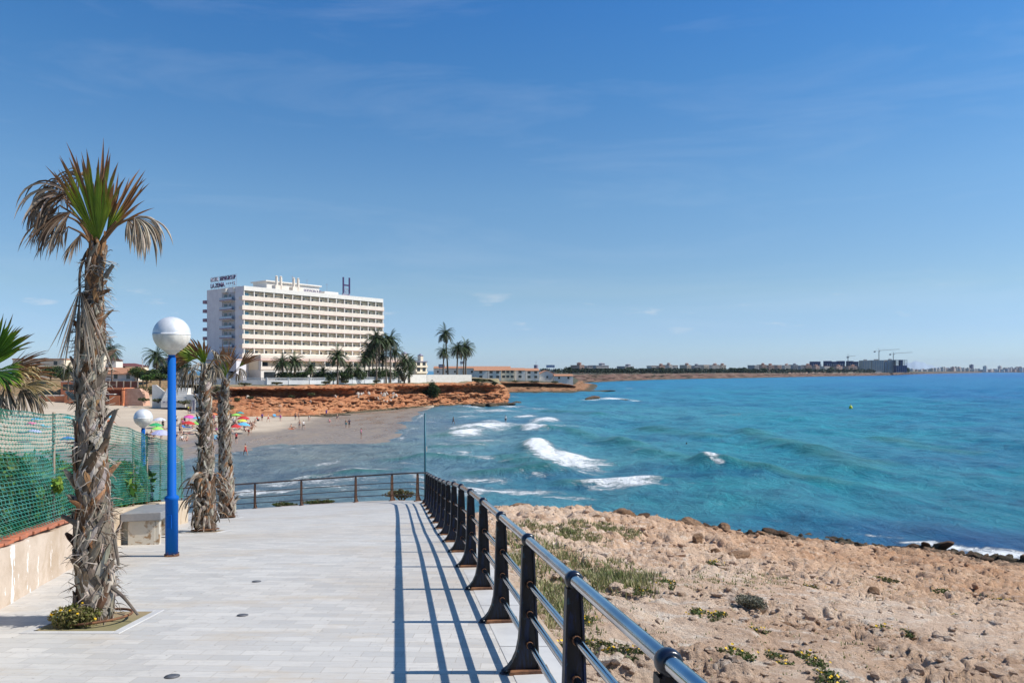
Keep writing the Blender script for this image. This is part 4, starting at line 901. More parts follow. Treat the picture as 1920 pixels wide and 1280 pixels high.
# ---------------------------------------------------------------- palms close by
M['bark'] = attr_mat('palm_bark', 0.9, 10, 0.5, 0.7, 0.15, 0, 36, (1, 1, 0.25))
M['frond'] = attr_mat('palm_frond', 0.55, 6, 0.35, 0.15, 0.35, 0.22, 40)
M['deadfrond'] = attr_mat('dead_frond', 0.85, 9, 0.4, 0.3, 0.15, 0.12, 40)
GREY = [(0.31, 0.26, 0.21), (0.40, 0.345, 0.285), (0.23, 0.185, 0.145), (0.50, 0.44, 0.37), (0.17, 0.12, 0.085)]
BROWN = [(0.30, 0.15, 0.07), (0.22, 0.11, 0.055), (0.16, 0.09, 0.055), (0.36, 0.20, 0.10)]
def jit(c, a=0.15, r_=rng):
    k = 1 + r_.uniform(-a, a); return tuple(max(0, min(1, q * k * (1 + r_.uniform(-.04, .04)))) for q in c)
def ribbon(mb, pts, wid, nrm, cols, fold=0.3, thick=0.0):
    """a strip along pts, folded along its middle"""
    n = len(pts); vs = []; cs = []
    for i in range(n):
        t = (pts[min(i + 1, n - 1)] - pts[max(i - 1, 0)]).normalized(); s = t.cross(nrm)
        if s.length < 1e-4: s = t.cross(Vector((0.3, 0.7, 0.2)))
        s.normalize(); u = s.cross(t)
        h = wid[i] * 0.5; vs += [pts[i] - s * h, pts[i] + u * (fold * h), pts[i] + s * h]; cs += [cols[i]] * 3
    fs = []
    for i in range(n - 1):
        b = i * 3; fs += [(b, b + 1, b + 4, b + 3), (b + 1, b + 2, b + 5, b + 4)]
    if thick:
        k = len(vs); vs += [v + Vector((0, 0, 0)) - nrm * thick for v in vs]; cs += cs
        fs += [tuple(q + k for q in f[::-1]) for f in fs]
        for i in range(n - 1):
            b = i * 3; fs += [(b, b + 3, b + 3 + k, b + k), (b + 2, b + 2 + k, b + 5 + k, b + 5)]
        e = (n - 1) * 3; fs += [(e, e + 1, e + 1 + k, e + k), (e + 1, e + 2, e + 2 + k, e + 1 + k)]
    mb.add(vs, fs, col=cs)
def fan(mb, hub, axis, side, n, half, length, droop, live, r_, wmax=0.05, join=0.5, cup=0.25, colf=None, lvar=0.12, grav=2.0, curl=0.0):
    hub = Vector(hub); axis = Vector(axis).normalized(); side = (Vector(side) - axis * Vector(side).dot(axis)).normalized(); nrm = axis.cross(side)
    for k in range(n):
        f = (k + 0.5) / n * 2 - 1; th = half * f + (0 if live else r_.uniform(-.12, .12))
        d = axis * math.cos(th) + side * math.sin(th) + nrm * (cup * (f * f) + (0.03 if k % 2 else -0.03) + (0 if live else r_.uniform(-.15, .15))); d.normalize()
        Ls = length * (1 - 0.28 * f * f) * (1 + r_.uniform(-lvar, lvar)); m = 9; p = hub.copy(); pts = [p.copy()]; step = Ls / m; dd = d.copy()
        dr = droop * r_.uniform(0.7, 1.3); tw = Vector((r_.uniform(-1, 1), r_.uniform(-1, 1), r_.uniform(-1, 1))) * (curl if not live else 0.16)
        for j in range(m):
            t = (j + 1) / m
            dd = dd + Vector((0, 0, -1)) * dr * (t ** grav) * 0.55 + tw * t * 0.3; dd.normalize(); p = p + dd * step; pts.append(p.copy())
        wid = []; cols = []; dth = 2 * half / n
        for j in range(m + 1):
            t = j / m; r0 = t * Ls
            wj = min(r0 * dth * (1.3 if live else 1.12) + 0.004, wmax); wj = wj if t < join else wj * max(0.03, 1 - ((t - join) / (1 - join)) ** 1.25)
            wid.append(wj); cols.append(colf(t, f, r_))
        ribbon(mb, pts, wid, nrm * (1 if k % 2 else 1), cols, 0.55 if live else 0.7)
def green_col(tip=0.75, brown=0.5, yel=0.15):
    def f(t, f_, r_):
        g = (0.10, 0.22, 0.02); y = (0.42, 0.44, 0.035); b = (0.27, 0.125, 0.05); gr = (0.36, 0.30, 0.23)
        g = tuple(lerp(a, c, yel + 0.12 * abs(f_)) for a, c in zip(g, y)); tt = t + 0.10 * abs(f_) + r_.uniform(-.02, .02)
        k = float(sstep(tip - 0.13, tip + 0.03, tt)); k2 = float(sstep(tip - 0.2, tip - 0.08, tt)) * (1 - k)
        c = tuple(lerp(lerp(a, bb, k), yy, k2 * 0.6) for a, bb, yy in zip(g, b, y)); k3 = float(sstep(0.9, 1.02, t))
        return jit(tuple(lerp(a, q, k3 * .6) for a, q in zip(c, gr)), 0.10, r_)
    return f
def dead_col(a=(0.31, 0.265, 0.215), b=(0.20, 0.115, 0.065), mixp=0.5):
    st = {}
    def f(t, f_, r_):
        key = round(f_, 4)
        if key not in st: st[key] = r_.random()
        k = st[key]; c = tuple(lerp(x, y, (1 - t) * 0.7 + (0.5 if k < mixp * 0.5 else 0) - 0.25 * k) for x, y in zip(a, b))
        return jit(tuple(max(0.02, q * (0.55 + 0.75 * k)) for q in c), 0.08, r_)
    return f
def petiole(mb, pts, r0, r1, col):
    c = catmull(pts, 6); n = len(c); mb.tube(c, [lerp(r0, r1, i / (n - 1)) for i in range(n)], 6, col=col)

def palm_trunk(parent, H, rad, path, nb, seed, rough=1.0, bare=None, tones=None):
    """fibrous stem wrapped in split, criss-crossing leaf bases"""
    r_ = random.Random(seed); mb = MB()
    def cen(h): return Vector((float(np.interp(h, [q[0] for q in path], [q[1] for q in path])), float(np.interp(h, [q[0] for q in path], [q[2] for q in path])), h))
    def rd(h): return float(np.interp(h, [0.3, 1.3, H * .8], [0.90, 0.82, 0.78])) * float(np.interp(h, [q[0] for q in rad], [q[1] for q in rad]))
    n, m = 90, 28; vs = []; cs = []; fs = []
    for i in range(n + 1):
        h = H * i / n - 0.05
        for j in range(m):
            a = 2 * math.pi * j / m; q = float(vnoise(np.array([math.cos(a) * 1.6 + seed]), np.array([math.sin(a) * 1.6]), h * 5, seed)[0])
            r = rd(h) * (0.80 + 0.10 * q); c = cen(h); vs.append((c.x + r * math.cos(a), c.y + r * math.sin(a), h)); cs.append(jit((0.075, 0.05, 0.035) if q < 0.1 else (0.15, 0.10, 0.07), .2, r_))
    for i in range(n):
        for j in range(m): fs.append((i * m + j, i * m + (j + 1) % m, (i + 1) * m + (j + 1) % m, (i + 1) * m + j))
    fs.append(tuple(n * m + j for j in range(m))); mb.add(vs, fs, col=cs)
    ga = 2.39996
    for i in range(nb):
        h = (i + r_.uniform(-.4, .4)) / nb * (H - 0.12) + 0.02; a = i * ga + r_.uniform(-.3, .3); c = cen(h); r = rd(h) * 0.83; up_ = (tones(h) if tones else 0) > .4
        out = Vector((math.cos(a), math.sin(a), 0)); tan = Vector((-math.sin(a), math.cos(a), 0)); p = c + out * r
        tone = (tones(h) if tones else 0.0)
        base = r_.choice(GREY) if r_.random() > tone else r_.choice(BROWN)
        for sgn in ((-1, 1) if r_.random() < 0.7 else (r_.choice((-1, 1)),)):         # the base splits in two
            L_ = r_.uniform(0.17, 0.34) * rough; skew = sgn * r_.uniform(0.30, 1.0); flare = r_.uniform(0.0, 0.13) if r_.random() > 0.09 else r_.uniform(0.2, 0.6); wd = r_.uniform(0.032, 0.075) * rough * (.7 if up_ else 1); L_ *= .75 if up_ else (1.25 if h < 1.6 else 1); wd *= 1.25 if h < 1.6 else 1
            d = Vector((0, 0, 1)) + tan * skew + out * flare * 0.5; d.normalize(); pts = [p + tan * sgn * -0.03]; q = pts[0].copy(); crv = r_.uniform(-.22, .35)
            for j in range(5):
                d = (d + out * (flare * 0.22) + tan * (-sgn * crv * 0.25) + Vector((0, 0, -0.06 * j * flare))).normalized(); q = q + d * (L_ / 5)
                cz_ = cen(q.z); rel_ = Vector((q.x - cz_.x, q.y - cz_.y, 0))
                if rel_.length > 1e-4: q = Vector((cz_.x, cz_.y, q.z)) + rel_.normalized() * (rd(q.z) * (0.86 + 0.04 * sgn) + flare * L_ * ((j + 1) / 5) ** 1.6)
                pts.append(q.copy())
            tip = r_.uniform(0.15, 0.75); wid = [wd * k for k in (0.85, 1.1, 1.0, 0.85, 0.6 + .3 * tip, tip * 0.5)]
            cb = jit(base, .2, r_); cols = [jit(cb, .1, r_) for _ in pts]; cols[0] = tuple(x * 0.8 for x in cols[0])
            ribbon(mb, pts, wid, out, cols, r_.uniform(.0, .5), 0.012)
    for i in range(int(nb * 2.2)):           # loose fibre
        h = r_.uniform(0.05, H - 0.1); a = r_.uniform(0, 6.28); out = Vector((math.cos(a), math.sin(a), 0)); tan = Vector((-math.sin(a), math.cos(a), 0)); p = cen(h) + out * rd(h) * 1.0
        d = (out * r_.uniform(0.1, .7) + tan * r_.uniform(-1, 1) + Vector((0, 0, r_.uniform(-.8, .8)))).normalized(); pts = [p]
        for j in range(4): d = (d + Vector((0, 0, -.25)) + Vector((r_.uniform(-.4, .4), r_.uniform(-.4, .4), r_.uniform(-.4, .4)))).normalized(); pts.append(pts[-1] + d * r_.uniform(0.025, 0.05))
        c = jit(r_.choice(GREY), .2, r_); ribbon(mb, pts, [.010, .009, .008, .006, .002], out, [c] * 5, 0.2)
    return mb.build('trunk', M['bark'], parent)

Yp = 7.4
pb1 = hit(176, 1163, prom, 3, 30); Yp = pb1[1]
palm1 = empty('palm_tree', pb1, 0, 'nearest ragged fan palm with a green centre leaf and drooping dead fronds', 'palm', 'ragged palms along the promenade')
def P1(px, py, dy=0.0):                      # position on the nearest palm, relative to its foot
    return Vector(at(px, py, pb1[1] + dy)) - Vector(pb1)
def hz(py): return P1(176, py).z
pth = [(hz(py), P1(px, py).x, 0) for px, py in ((176, 1175), (178, 1100), (176, 1000), (173, 900), (170, 800), (168, 720), (170, 640), (175, 560), (180, 480), (184, 450))]
u = pb1[1] / F
palm_trunk(palm1, hz(452), [(hz(py), w_ * u / 2) for py, w_ in ((1175, 86), (1120, 82), (1060, 76), (1000, 80), (960, 70), (900, 70), (860, 64), (800, 62), (740, 62), (700, 62), (650, 60), (600, 50), (560, 42), (520, 38), (480, 38), (450, 34))], pth, 360, 11,
           tones=lambda h: float(np.interp(h, [hz(1170), hz(1000), hz(960), hz(900), hz(700), hz(660), hz(560), hz(450)], [.1, .1, .5, .15, .08, .25, .6, .75])))
r1 = random.Random(21)
def fr_part(parent, name, matl, build, label=None):
    mb = MB(); build(mb); o = mb.build(name, matl, parent)
    if label: o['label'] = label
    return o
hub = P1(184, 452)
fr_part(palm1, 'frond', M['frond'], lambda mb: fan(mb, P1(184, 455, -0.02), (0.09, -0.22, 1), (1, -0.05, 0), 28, R(31), 0.76, 0.04, True, r1, 0.062, 0.76, -0.30, green_col(0.86, yel=0.22), 0.22), 'green fan leaf with rust brown tips')
fr_part(palm1, 'frond', M['frond'], lambda mb: fan(mb, P1(183, 452, 0.05), (-0.13, 0.10, 1), (1, 0.1, 0), 14, R(22), 0.84, 0.10, True, r1, 0.050, 0.5, -0.2, green_col(0.30), 0.30), 'brown upright leaf behind the green one')
def f_(mb):
    petiole(mb, [P1(185, 462), P1(205, 430), P1(218, 415)], 0.018, 0.010, (0.25, 0.13, 0.06)); fan(mb, P1(200, 436, 0.02), (0.50, 0.10, 0.95), (0.9, 0.2, -0.5), 16, R(24), 0.58, 0.14, True, r1, 0.045, 0.5, 0.2, green_col(0.42), 0.28)
fr_part(palm1, 'frond', M['frond'], f_, 'rust brown leaf leaning right')
dl = [((180, 470), (156, 440), (128, 425), 0.0, (-0.8, -0.15, -0.45), 18, 50, 0.34, 0.7), ((181, 466), (150, 412), (112, 385), 0.1, (-0.8, 0.1, -0.45), 18, 46, 0.40, 0.7), ((184, 460), (160, 410), (128, 362), -0.15, (-0.85, -0.1, 0.35), 24, 62, 0.50, 1.30), ((182, 462), (150, 400), (120, 372), 0.15, (-0.9, 0.2, 0.30), 20, 60, 0.46, 1.2), ((180, 468), (150, 420), (122, 404), 0.05, (-0.85, 0.0, -0.2), 22, 60, 0.44, 0.9), ((180, 466), (158, 420), (132, 398), -0.2, (-0.75, -0.3, -0.35), 18, 55, 0.42, 0.8), ((181, 470), (165, 450), (150, 440), 0.2, (-0.7, 0.3, -0.6), 14, 50, 0.28, 0.6), ((184, 460), (172, 380), (150, 335), 0.25, (-0.55, 0.3, 0.6), 16, 45, 0.40, 1.2)]
for a, b, c, dy, ax, n, hf, ln, dr in dl:
    def f_(mb, a=a, b=b, c=c, dy=dy, ax=ax, n=n, hf=hf, ln=ln, dr=dr):
        petiole(mb, [P1(*a), P1(*b, dy * .5), P1(*c, dy)], 0.016, 0.008, (0.24, 0.14, 0.075)); fan(mb, P1(*c, dy), ax, (0.25, 1, 0.25) if abs(dy) < .1 else (0.4, 0.6, 0.7), int(n * 1.3), R(hf), ln * 1.12, dr, False, r1, 0.038, 0.45, 0.2, dead_col((0.36, 0.29, 0.225), (0.22, 0.12, 0.065)), 0.25, 1.2, 0.25)
    fr_part(palm1, 'frond', M['deadfrond'], f_, 'dry brown frond drooping left' if ax[0] < -.72 else None)
dr_ = [((186, 462), (222, 420), (252, 409), -0.05, (0.85, -0.15, -0.25), 26, 58, 0.42, 1.25), ((186, 464), (215, 425), (240, 412), 0.12, (0.55, 0.2, -0.5), 18, 60, 0.32, 1.1)]
for a, b, c, dy, ax, n, hf, ln, dr in dr_:
    def f_(mb, a=a, b=b, c=c, dy=dy, ax=ax, n=n, hf=hf, ln=ln, dr=dr):
        petiole(mb, [P1(*a), P1(*b, dy * .5), P1(*c, dy)], 0.016, 0.008, (0.24, 0.14, 0.075)); fan(mb, P1(*c, dy), ax, (0.5, 0.6, 0.6), int(n * 1.2), R(hf), ln * 1.12, dr, False, r1, 0.036, 0.45, 0.2, dead_col((0.50, 0.43, 0.34), (0.26, 0.17, 0.10)), 0.22, 1.0, 0.2)
    fr_part(palm1, 'frond', M['deadfrond'], f_, 'pale dead frond hanging right')
def f_(mb):                                  # the broken leaf hanging down the stem
    petiole(mb, [P1(172, 462), P1(160, 478, -.05), P1(151, 505, -.08), P1(149, 530, -.1), P1(150, 545, -.12)], 0.014, 0.010, (0.09, 0.065, 0.05))
    fan(mb, P1(150, 540, -0.13), (0.06, -0.12, -1), (1, 0, 0.05), 26, R(17), 0.74, 0.0, False, r1, 0.034, 0.55, 0.12, dead_col((0.31, 0.27, 0.22), (0.20, 0.15, 0.11)), 0.28, 1.0, 0.07)
    fan(mb, P1(156, 552, -0.16), (0.26, -0.12, -1), (1, 0, 0.1), 18, R(15), 0.66, 0.1, False, r1, 0.030, 0.55, 0.1, dead_col((0.36, 0.30, 0.24), (0.20, 0.15, 0.11)), 0.25, 1.0, 0.07)
fr_part(palm1, 'frond', M['deadfrond'], f_, 'broken grey frond hanging down the trunk')
for pts, wd in (([P1(196, 820, -.1), P1(206, 795, -.13), P1(217, 768, -.15)], .055), ([P1(205, 1098, -.05), P1(230, 1118, -.05), P1(258, 1152, -.06)], .035), ([P1(150, 985, -.1), P1(132, 975, -.12), P1(115, 966, -.12)], .06), ([P1(150, 930, -.1), P1(140, 934, -.13), P1(128, 932, -.12)], .05), ([P1(214, 1010, -.1), P1(218, 1035, -.11), P1(222, 1060, -.12)], .035), ([P1(196, 520, -.05), P1(203, 508, -.06), P1(212, 496, -.06)], .05)):
    c = catmull(pts, 4); mb = MB(); ribbon(mb, c, [wd * k for k in np.linspace(1, .55, len(c))], Vector((0, -1, .2)), [jit((0.2, 0.165, 0.135), .2, r1) for _ in c], .3, .014); mb.build('leaf_stub', M['bark'], palm1)

def small_palm(px, py, label, tops, seed, fronds, wid, nb=260, H=None):
    b = hit(px, py, prom, 5, 40); o = empty('palm_tree', b, 0, label, 'palm', 'ragged palms along the promenade')
    def P(qx, qy, dy=0.0): return Vector(at(qx, qy, b[1] + dy)) - Vector(b)
    def hh(q): return P(px, q).z
    uu = b[1] / F
    palm_trunk(o, hh(tops[-1][1]), [(hh(q[1]), q[2] * uu / 2) for q in tops], [(hh(q[1]), P(q[0], q[1]).x, 0) for q in tops], nb, seed, 0.95, tones=lambda h: 0.22)
    r_ = random.Random(seed + 1)
    for (p0, c, ax, side, n, hf, ln, dr, kind, cup) in fronds:
        mb = MB(); petiole(mb, [P(*p0), (P(*p0) + P(*c)) * .5 + Vector((0, 0, .02)), P(*c)], 0.016, 0.009, (0.22, 0.15, 0.08) if kind != 'g' else (0.16, 0.17, 0.05))
        if kind == 'g': fan(mb, P(*c), ax, side, n, R(hf), ln, dr, True, r_, 0.055, 0.68, cup, green_col(0.66, yel=0.25), 0.15)
        elif kind == 'b': fan(mb, P(*c), ax, side, n, R(hf), ln, dr, True, r_, 0.05, 0.55, cup, green_col(0.3), 0.18)
        else: fan(mb, P(*c), ax, side, n, R(hf), ln, dr, False, r_, 0.04, 0.5, cup, dead_col((0.37, 0.32, 0.25), (0.24, 0.17, 0.10)), 0.22, 1.2, 0.2)
        mb.build('frond', M['frond'] if kind in 'gb' else M['deadfrond'], o)
    return o, b
p2o, p2 = small_palm(385, 996, 'second ragged palm with shaggy peeling lower trunk and a wide grey crown', [(385, 1000, 50), (385, 968, 46), (383, 930, 48), (384, 890, 46), (386, 868, 36), (386, 800, 31), (384, 740, 29), (386, 705, 30), (388, 690, 26)], 31,
    [((388, 695), (384, 682, -.1), (-0.2, -0.25, 1), (1, 0, .2), 16, 34, 0.55, 0.2, 'g', -.3), ((388, 695), (372, 672, -.1), (-0.75, -0.3, 0.55), (0.5, 0.3, 0.8), 18, 46, 0.58, 0.5, 'g', .2), ((388, 695), (360, 676, .1), (-0.9, 0.1, 0.25), (0.4, 0.5, 0.8), 16, 40, 0.50, 0.5, 'b', .2),
     ((386, 700), (352, 688, -.1), (-0.6, -0.2, -0.75), (0.7, 0.5, -0.4), 22, 40, 0.52, 0.9, 'd', .2), ((386, 700), (364, 692, .15), (-0.3, 0.2, -0.9), (0.8, 0.5, -0.2), 18, 36, 0.46, 0.7, 'd', .2), ((388, 695), (402, 672, -.15), (0.6, -0.4, 0.3), (0.5, 0.5, -0.6), 18, 52, 0.5, 1.0, 'd', .2), ((388, 698), (404, 684, -.2), (0.3, -0.6, -0.6), (1, 0.2, -.2), 18, 50, 0.42, 0.8, 'd', .2), ((388, 698), (380, 684, -.3), (-0.1, -0.8, 0.2), (1, 0, .2), 16, 52, 0.45, 1.1, 'd', .1), ((388, 698), (400, 676, .3), (0.5, 0.6, 0.5), (0.6, -0.6, .2), 14, 50, 0.5, 0.9, 'b', .1)], None)
def f_(mb):
    r_ = random.Random(9)
    for i in range(46):
        a = r_.uniform(0, 6.28); h = r_.uniform(0.35, 1.25); o_ = Vector((math.cos(a), math.sin(a), 0)); q = o_ * r_.uniform(.2, .27) + Vector((0, 0, h)); d = (o_ * 0.8 + Vector((0, 0, r_.uniform(0, .6))) + Vector((r_.uniform(-.5, .5), r_.uniform(-.5, .5), 0))).normalized(); pts = [q.copy()]
        for j in range(6): d = (d + Vector((0, 0, -.42))).normalized(); q = q + d * r_.uniform(.05, .085); pts.append(q.copy())
        w0 = r_.uniform(.03, .06); ribbon(mb, pts, [w0, w0, w0 * .95, w0 * .85, w0 * .7, w0 * .5, w0 * .15], o_, [jit(r_.choice(GREY + BROWN[:2]), .15, r_) for _ in pts], .4, .006)
fr_part(p2o, 'husk', M['bark'], f_, 'collar of peeled brown leaf bases')
p3o, p3 = small_palm(425, 971, 'third ragged palm with an upright green and orange fan leaf', [(426, 975, 38), (425, 940, 36), (424, 900, 34), (422, 860, 31), (421, 800, 29), (419, 760, 28), (421, 735, 22), (424, 712, 18)], 41,
    [((424, 715), (423, 706, -.1), (0.0, -0.25, 1), (1, 0, 0), 22, 30, 0.80, 0.05, 'g', -.35), ((424, 715), (423, 705, .1), (0.04, 0.2, 1), (1, 0, 0), 18, 28, 0.92, 0.08, 'b', -.2), ((424, 715), (448, 688, -.05), (0.75, 0.0, 0.72), (0.7, 0.3, -0.7), 16, 22, 0.72, 0.15, 'b', .2),
     ((424, 715), (450, 690, -.1), (0.5, -0.3, -0.7), (0.8, 0.4, 0.3), 16, 48, 0.36, 0.8, 'd', .2), ((424, 716), (444, 700, .1), (0.3, 0.2, -0.9), (1, 0, 0), 14, 40, 0.34, 0.7, 'd', .2), ((424, 716), (406, 688, -.1), (-0.7, -0.3, 0.2), (0.5, 0.3, 0.8), 16, 46, 0.46, 1.1, 'd', .2), ((424, 716), (404, 700, .1), (-0.5, 0.2, -0.7), (0.8, 0, -.3), 16, 46, 0.42, 0.8, 'd', .2)], None)

# palm at the left edge, rooted on the slope behind the fence
Ye = 10.6
def PE(px, py, dy=0.0): return Vector(at(px, py, Ye + dy))
eb = Vector((PE(-60, 700).x, Ye, float(slope_fn(PE(-60, 700).x, Ye)) - 0.1))
pe = empty('palm_tree', eb, 0, 'half seen palm at the left edge with a dark green fan and hanging straw skirt', 'palm')
He = PE(0, 690).z - eb.z
palm_trunk(pe, He, [(0, .28), (He, .2)], [(0, 0, 0), (He, 0.12, 0)], 110, 51)
r5 = random.Random(77)
def E(*a): return PE(*a) - eb
EF = [(( -45, 690), (-14, 676, -.1), (0.42, -0.2, 0.85), (0.85, 0.1, -0.4), 30, 42, 0.72, 0.10, 'g'), ((-45, 695), (-20, 690, .15), (0.1, 0.1, 1), (1, .2, 0), 24, 50, 0.66, 0.15, 'g'), ((-45, 698), (-10, 698, -.2), (0.8, -0.3, -0.15), (0.3, 0.6, 0.7), 26, 46, 0.55, 0.4, 'g'), ((-45, 700), (12, 692, 0), (0.92, 0.0, 0.30), (-0.2, 0.4, 0.9), 18, 20, 0.62, 0.12, 'b'), ((-45, 700), (20, 700, .1), (0.97, 0.1, 0.02), (0.0, 0.4, 0.9), 14, 22, 0.56, 0.15, 'b'),
      ((-45, 705), (40, 724, -.1), (0.95, -0.1, 0.12), (0.0, 0.7, 0.7), 18, 30, 0.55, 0.35, 'y'), ((-45, 705), (40, 728, -.05), (0.6, -0.2, -0.75), (0.8, 0.4, 0.4), 22, 42, 0.44, 0.7, 'd'), ((-45, 705), (10, 722, -.15), (0.2, -0.2, -1), (1, 0.2, 0), 24, 40, 0.46, 0.4, 'd'), ((-45, 705), (60, 735, .1), (0.6, 0.2, -0.6), (0.7, 0.5, 0.2), 18, 40, 0.36, 0.6, 'd'), ((-45, 705), (-15, 722, .1), (0.15, 0.2, -1), (1, 0, 0), 24, 40, 0.5, 0.3, 'd'), ((-45, 700), (28, 706, -.1), (0.7, -0.2, 0.4), (0.1, 0.7, 0.6), 16, 55, 0.40, 1.0, 'y')]
for p0, c, ax, side, n, hf, ln, dr, kd in EF:
    mb = MB(); petiole(mb, [E(*p0), (E(*p0) + E(*c)) * .5 + Vector((0, 0, .03)), E(*c)], .018, .01, (0.2, 0.17, 0.06))
    if kd == 'g': fan(mb, E(*c), ax, side, n, R(hf), ln, dr, True, r5, .045, .6, .2, green_col(0.94, yel=-0.05), .12)
    elif kd == 'b': fan(mb, E(*c), ax, side, n, R(hf), ln, dr, True, r5, .04, .5, .2, green_col(0.25), .2)
    elif kd == 'y': fan(mb, E(*c), ax, side, n, R(hf), ln, dr, False, r5, .035, .5, .2, dead_col((0.48, 0.36, 0.19), (0.42, 0.30, 0.10)), .2, 1.2, .15)
    else: fan(mb, E(*c), ax, side, n, R(hf), ln, dr, False, r5, .036, .5, .2, dead_col((0.36, 0.29, 0.21), (0.20, 0.13, 0.08)), .2, 1.2, .15)
    mb.build('frond', M['frond'] if kd in 'gb' else M['deadfrond'], pe)

# tree pits
def pit(b, w_, label):
    o = empty('tree_pit', b, 0, label, 'tree pit', 'planting pits in the paving')
    def g(x, y): return float(prom(b[0] + x, b[1] + y)) - b[2]
    a = w_ / 2; mb = MB()
    q = [(-a, -a), (a, -a), (a, a), (-a, a)]; mb.add([(x, y, g(x, y) + .004) for x, y in q], [(0, 1, 2, 3)]); mb.build('soil', M['soil'], o)
    mb = MB(); k = 0.08
    for s, (x0, x1, y0, y1) in enumerate(((-a - k, -a, -a - k, a + k), (a, a + k, -a - k, a + k), (-a, a, -a - k, -a), (-a, a, a, a + k))):
        mb.prism([(x, y, g(x, y) - .02) for x, y in ((x0, y0), (x1, y0), (x1, y1), (x0, y1))], (0, 0, .026))
    mb.build('border', M['slab'], o, bevel=.004)
    mb = MB(); ring = [(0.0 + a * .86 * math.cos(t), a * .80 * math.sin(t)) for t in np.linspace(0, 2 * math.pi, 33)]
    mb.tube([(x, y, g(x, y) + .045 + .02 * math.sin(3 * x)) for x, y in ring], .012, 6, cap=False); mb.build('irrigation_hose', M['rust'], o, True)
pit((pb1[0] + .03, pb1[1] - .02, pb1[2]), .74, 'square soil pit with a rusty hose ring round the nearest palm'); pit((p2[0], p2[1], p2[2]), .62, 'soil pit at the foot of the second palm'); pit((p3[0], p3[1], p3[2]), .60, 'soil pit at the foot of the third palm')
# ---------------------------------------------------------------- plants
M['leaf'] = attr_mat('leaves', 0.6, 3, 0.45, 0.0, 0.3, 0.25)
def leaf_cols(base, var, r_): return jit(tuple(b * r_.uniform(1 - var, 1 + var) for b in base), .12, r_)
def foliage(mb, lumps, n, size, cols, r_, asp=2.0, hollow=0.5):
    """many small leaf-shaped faces through the volume of a few overlapping lumps"""
    tot = sum(l[1][0] * l[1][1] * l[1][2] for l in lumps)
    for c, rad in lumps:
        k = max(6, int(n * rad[0] * rad[1] * rad[2] / tot)); lc = r_.uniform(0.8, 1.2)
        for i in range(k):
            while True:
                p = Vector((r_.uniform(-1, 1), r_.uniform(-1, 1), r_.uniform(-1, 1)))
                if hollow * r_.random() < p.length < 1: break
            q = Vector((c[0] + p.x * rad[0], c[1] + p.y * rad[1], c[2] + p.z * rad[2]))
            d = Vector((r_.gauss(0, 1), r_.gauss(0, 1), r_.gauss(0, 1) + .3)).normalized(); e = d.cross(Vector((r_.gauss(0, 1), r_.gauss(0, 1), r_.gauss(0, 1)))).normalized()
            s = size * r_.uniform(.6, 1.3); col = tuple(x * lc for x in jit(r_.choice(cols), .25, r_))
            mb.add([q - d * s, q + e * s / asp, q + d * s, q - e * s / asp], [(0, 1, 2, 3)], col=col)
def lumpy(rad, n, r_, squash=.8):
    return [((0, 0, rad[2] * .9), (rad[0] * .72, rad[1] * .72, rad[2] * .8))] + [((r_.uniform(-.62, .62) * rad[0], r_.uniform(-.62, .62) * rad[1], rad[2] * r_.uniform(.35, 1.6)), tuple(q * r_.uniform(.25, .5) for q in rad)) for _ in range(n)]
DKG = [(0.028, 0.05, 0.016), (0.04, 0.075, 0.02), (0.022, 0.04, 0.014), (0.06, 0.09, 0.028)]
MDG = [(0.06, 0.11, 0.025), (0.09, 0.15, 0.035), (0.045, 0.08, 0.02), (0.13, 0.17, 0.045)]
OLV = [(0.12, 0.13, 0.04), (0.17, 0.16, 0.06), (0.09, 0.09, 0.035), (0.22, 0.19, 0.09)]
BRT = [(0.08, 0.20, 0.03), (0.13, 0.27, 0.04), (0.05, 0.13, 0.025), (0.2, 0.3, 0.05)]
M['stem'] = mat('woody_stem', (0.12, 0.085, 0.055), (0.07, 0.05, 0.035), 4, 0.9, 0.3)
M['flower'] = mat('yellow_petal', (0.75, 0.50, 0.02), (0.62, 0.38, 0.015), 8, 0.6)
def shrub(name, loc, rad, n, size, cols, seed, label, cat='shrub', group=None, trunk=True, lumps=7, flowers=0):
    r_ = random.Random(seed); o = empty(name, loc, 0, label, cat, group); mb = MB(); L_ = lumpy(rad, lumps, r_); foliage(mb, L_, n, size, cols, r_); mb.build('foliage', M['leaf'], o)
    if trunk:
        mb = MB()
        for c, q in L_[:5]: mb.tube([(c[0] * .1, c[1] * .1, -.1), (c[0] * .5, c[1] * .5, c[2] * .5), c], [rad[0] * .05, rad[0] * .035, rad[0] * .015], 6)
        mb.build('stem', M['stem'], o)
    if flowers:
        mb = MB()
        for i in range(flowers):
            a = r_.uniform(0, 6.28); q = r_.uniform(.2, 1.05); x, y, z = math.cos(a) * rad[0] * q, math.sin(a) * rad[1] * q, rad[2] * r_.uniform(1.2, 2.1) * (1.1 - q * .4)
            for k in range(3):
                s = r_.uniform(.010, .018); d = Vector((r_.gauss(0, 1), r_.gauss(0, 1), 1.2)).normalized(); e = d.orthogonal().normalized(); f2 = d.cross(e)
                mb.add([Vector((x, y, z)) + (e * math.cos(t) + f2 * math.sin(t)) * s for t in np.linspace(0, 2 * math.pi, 7)[:-1]], [tuple(range(6))])
        mb.build('flower_heads', M['flower'], o)
    return o
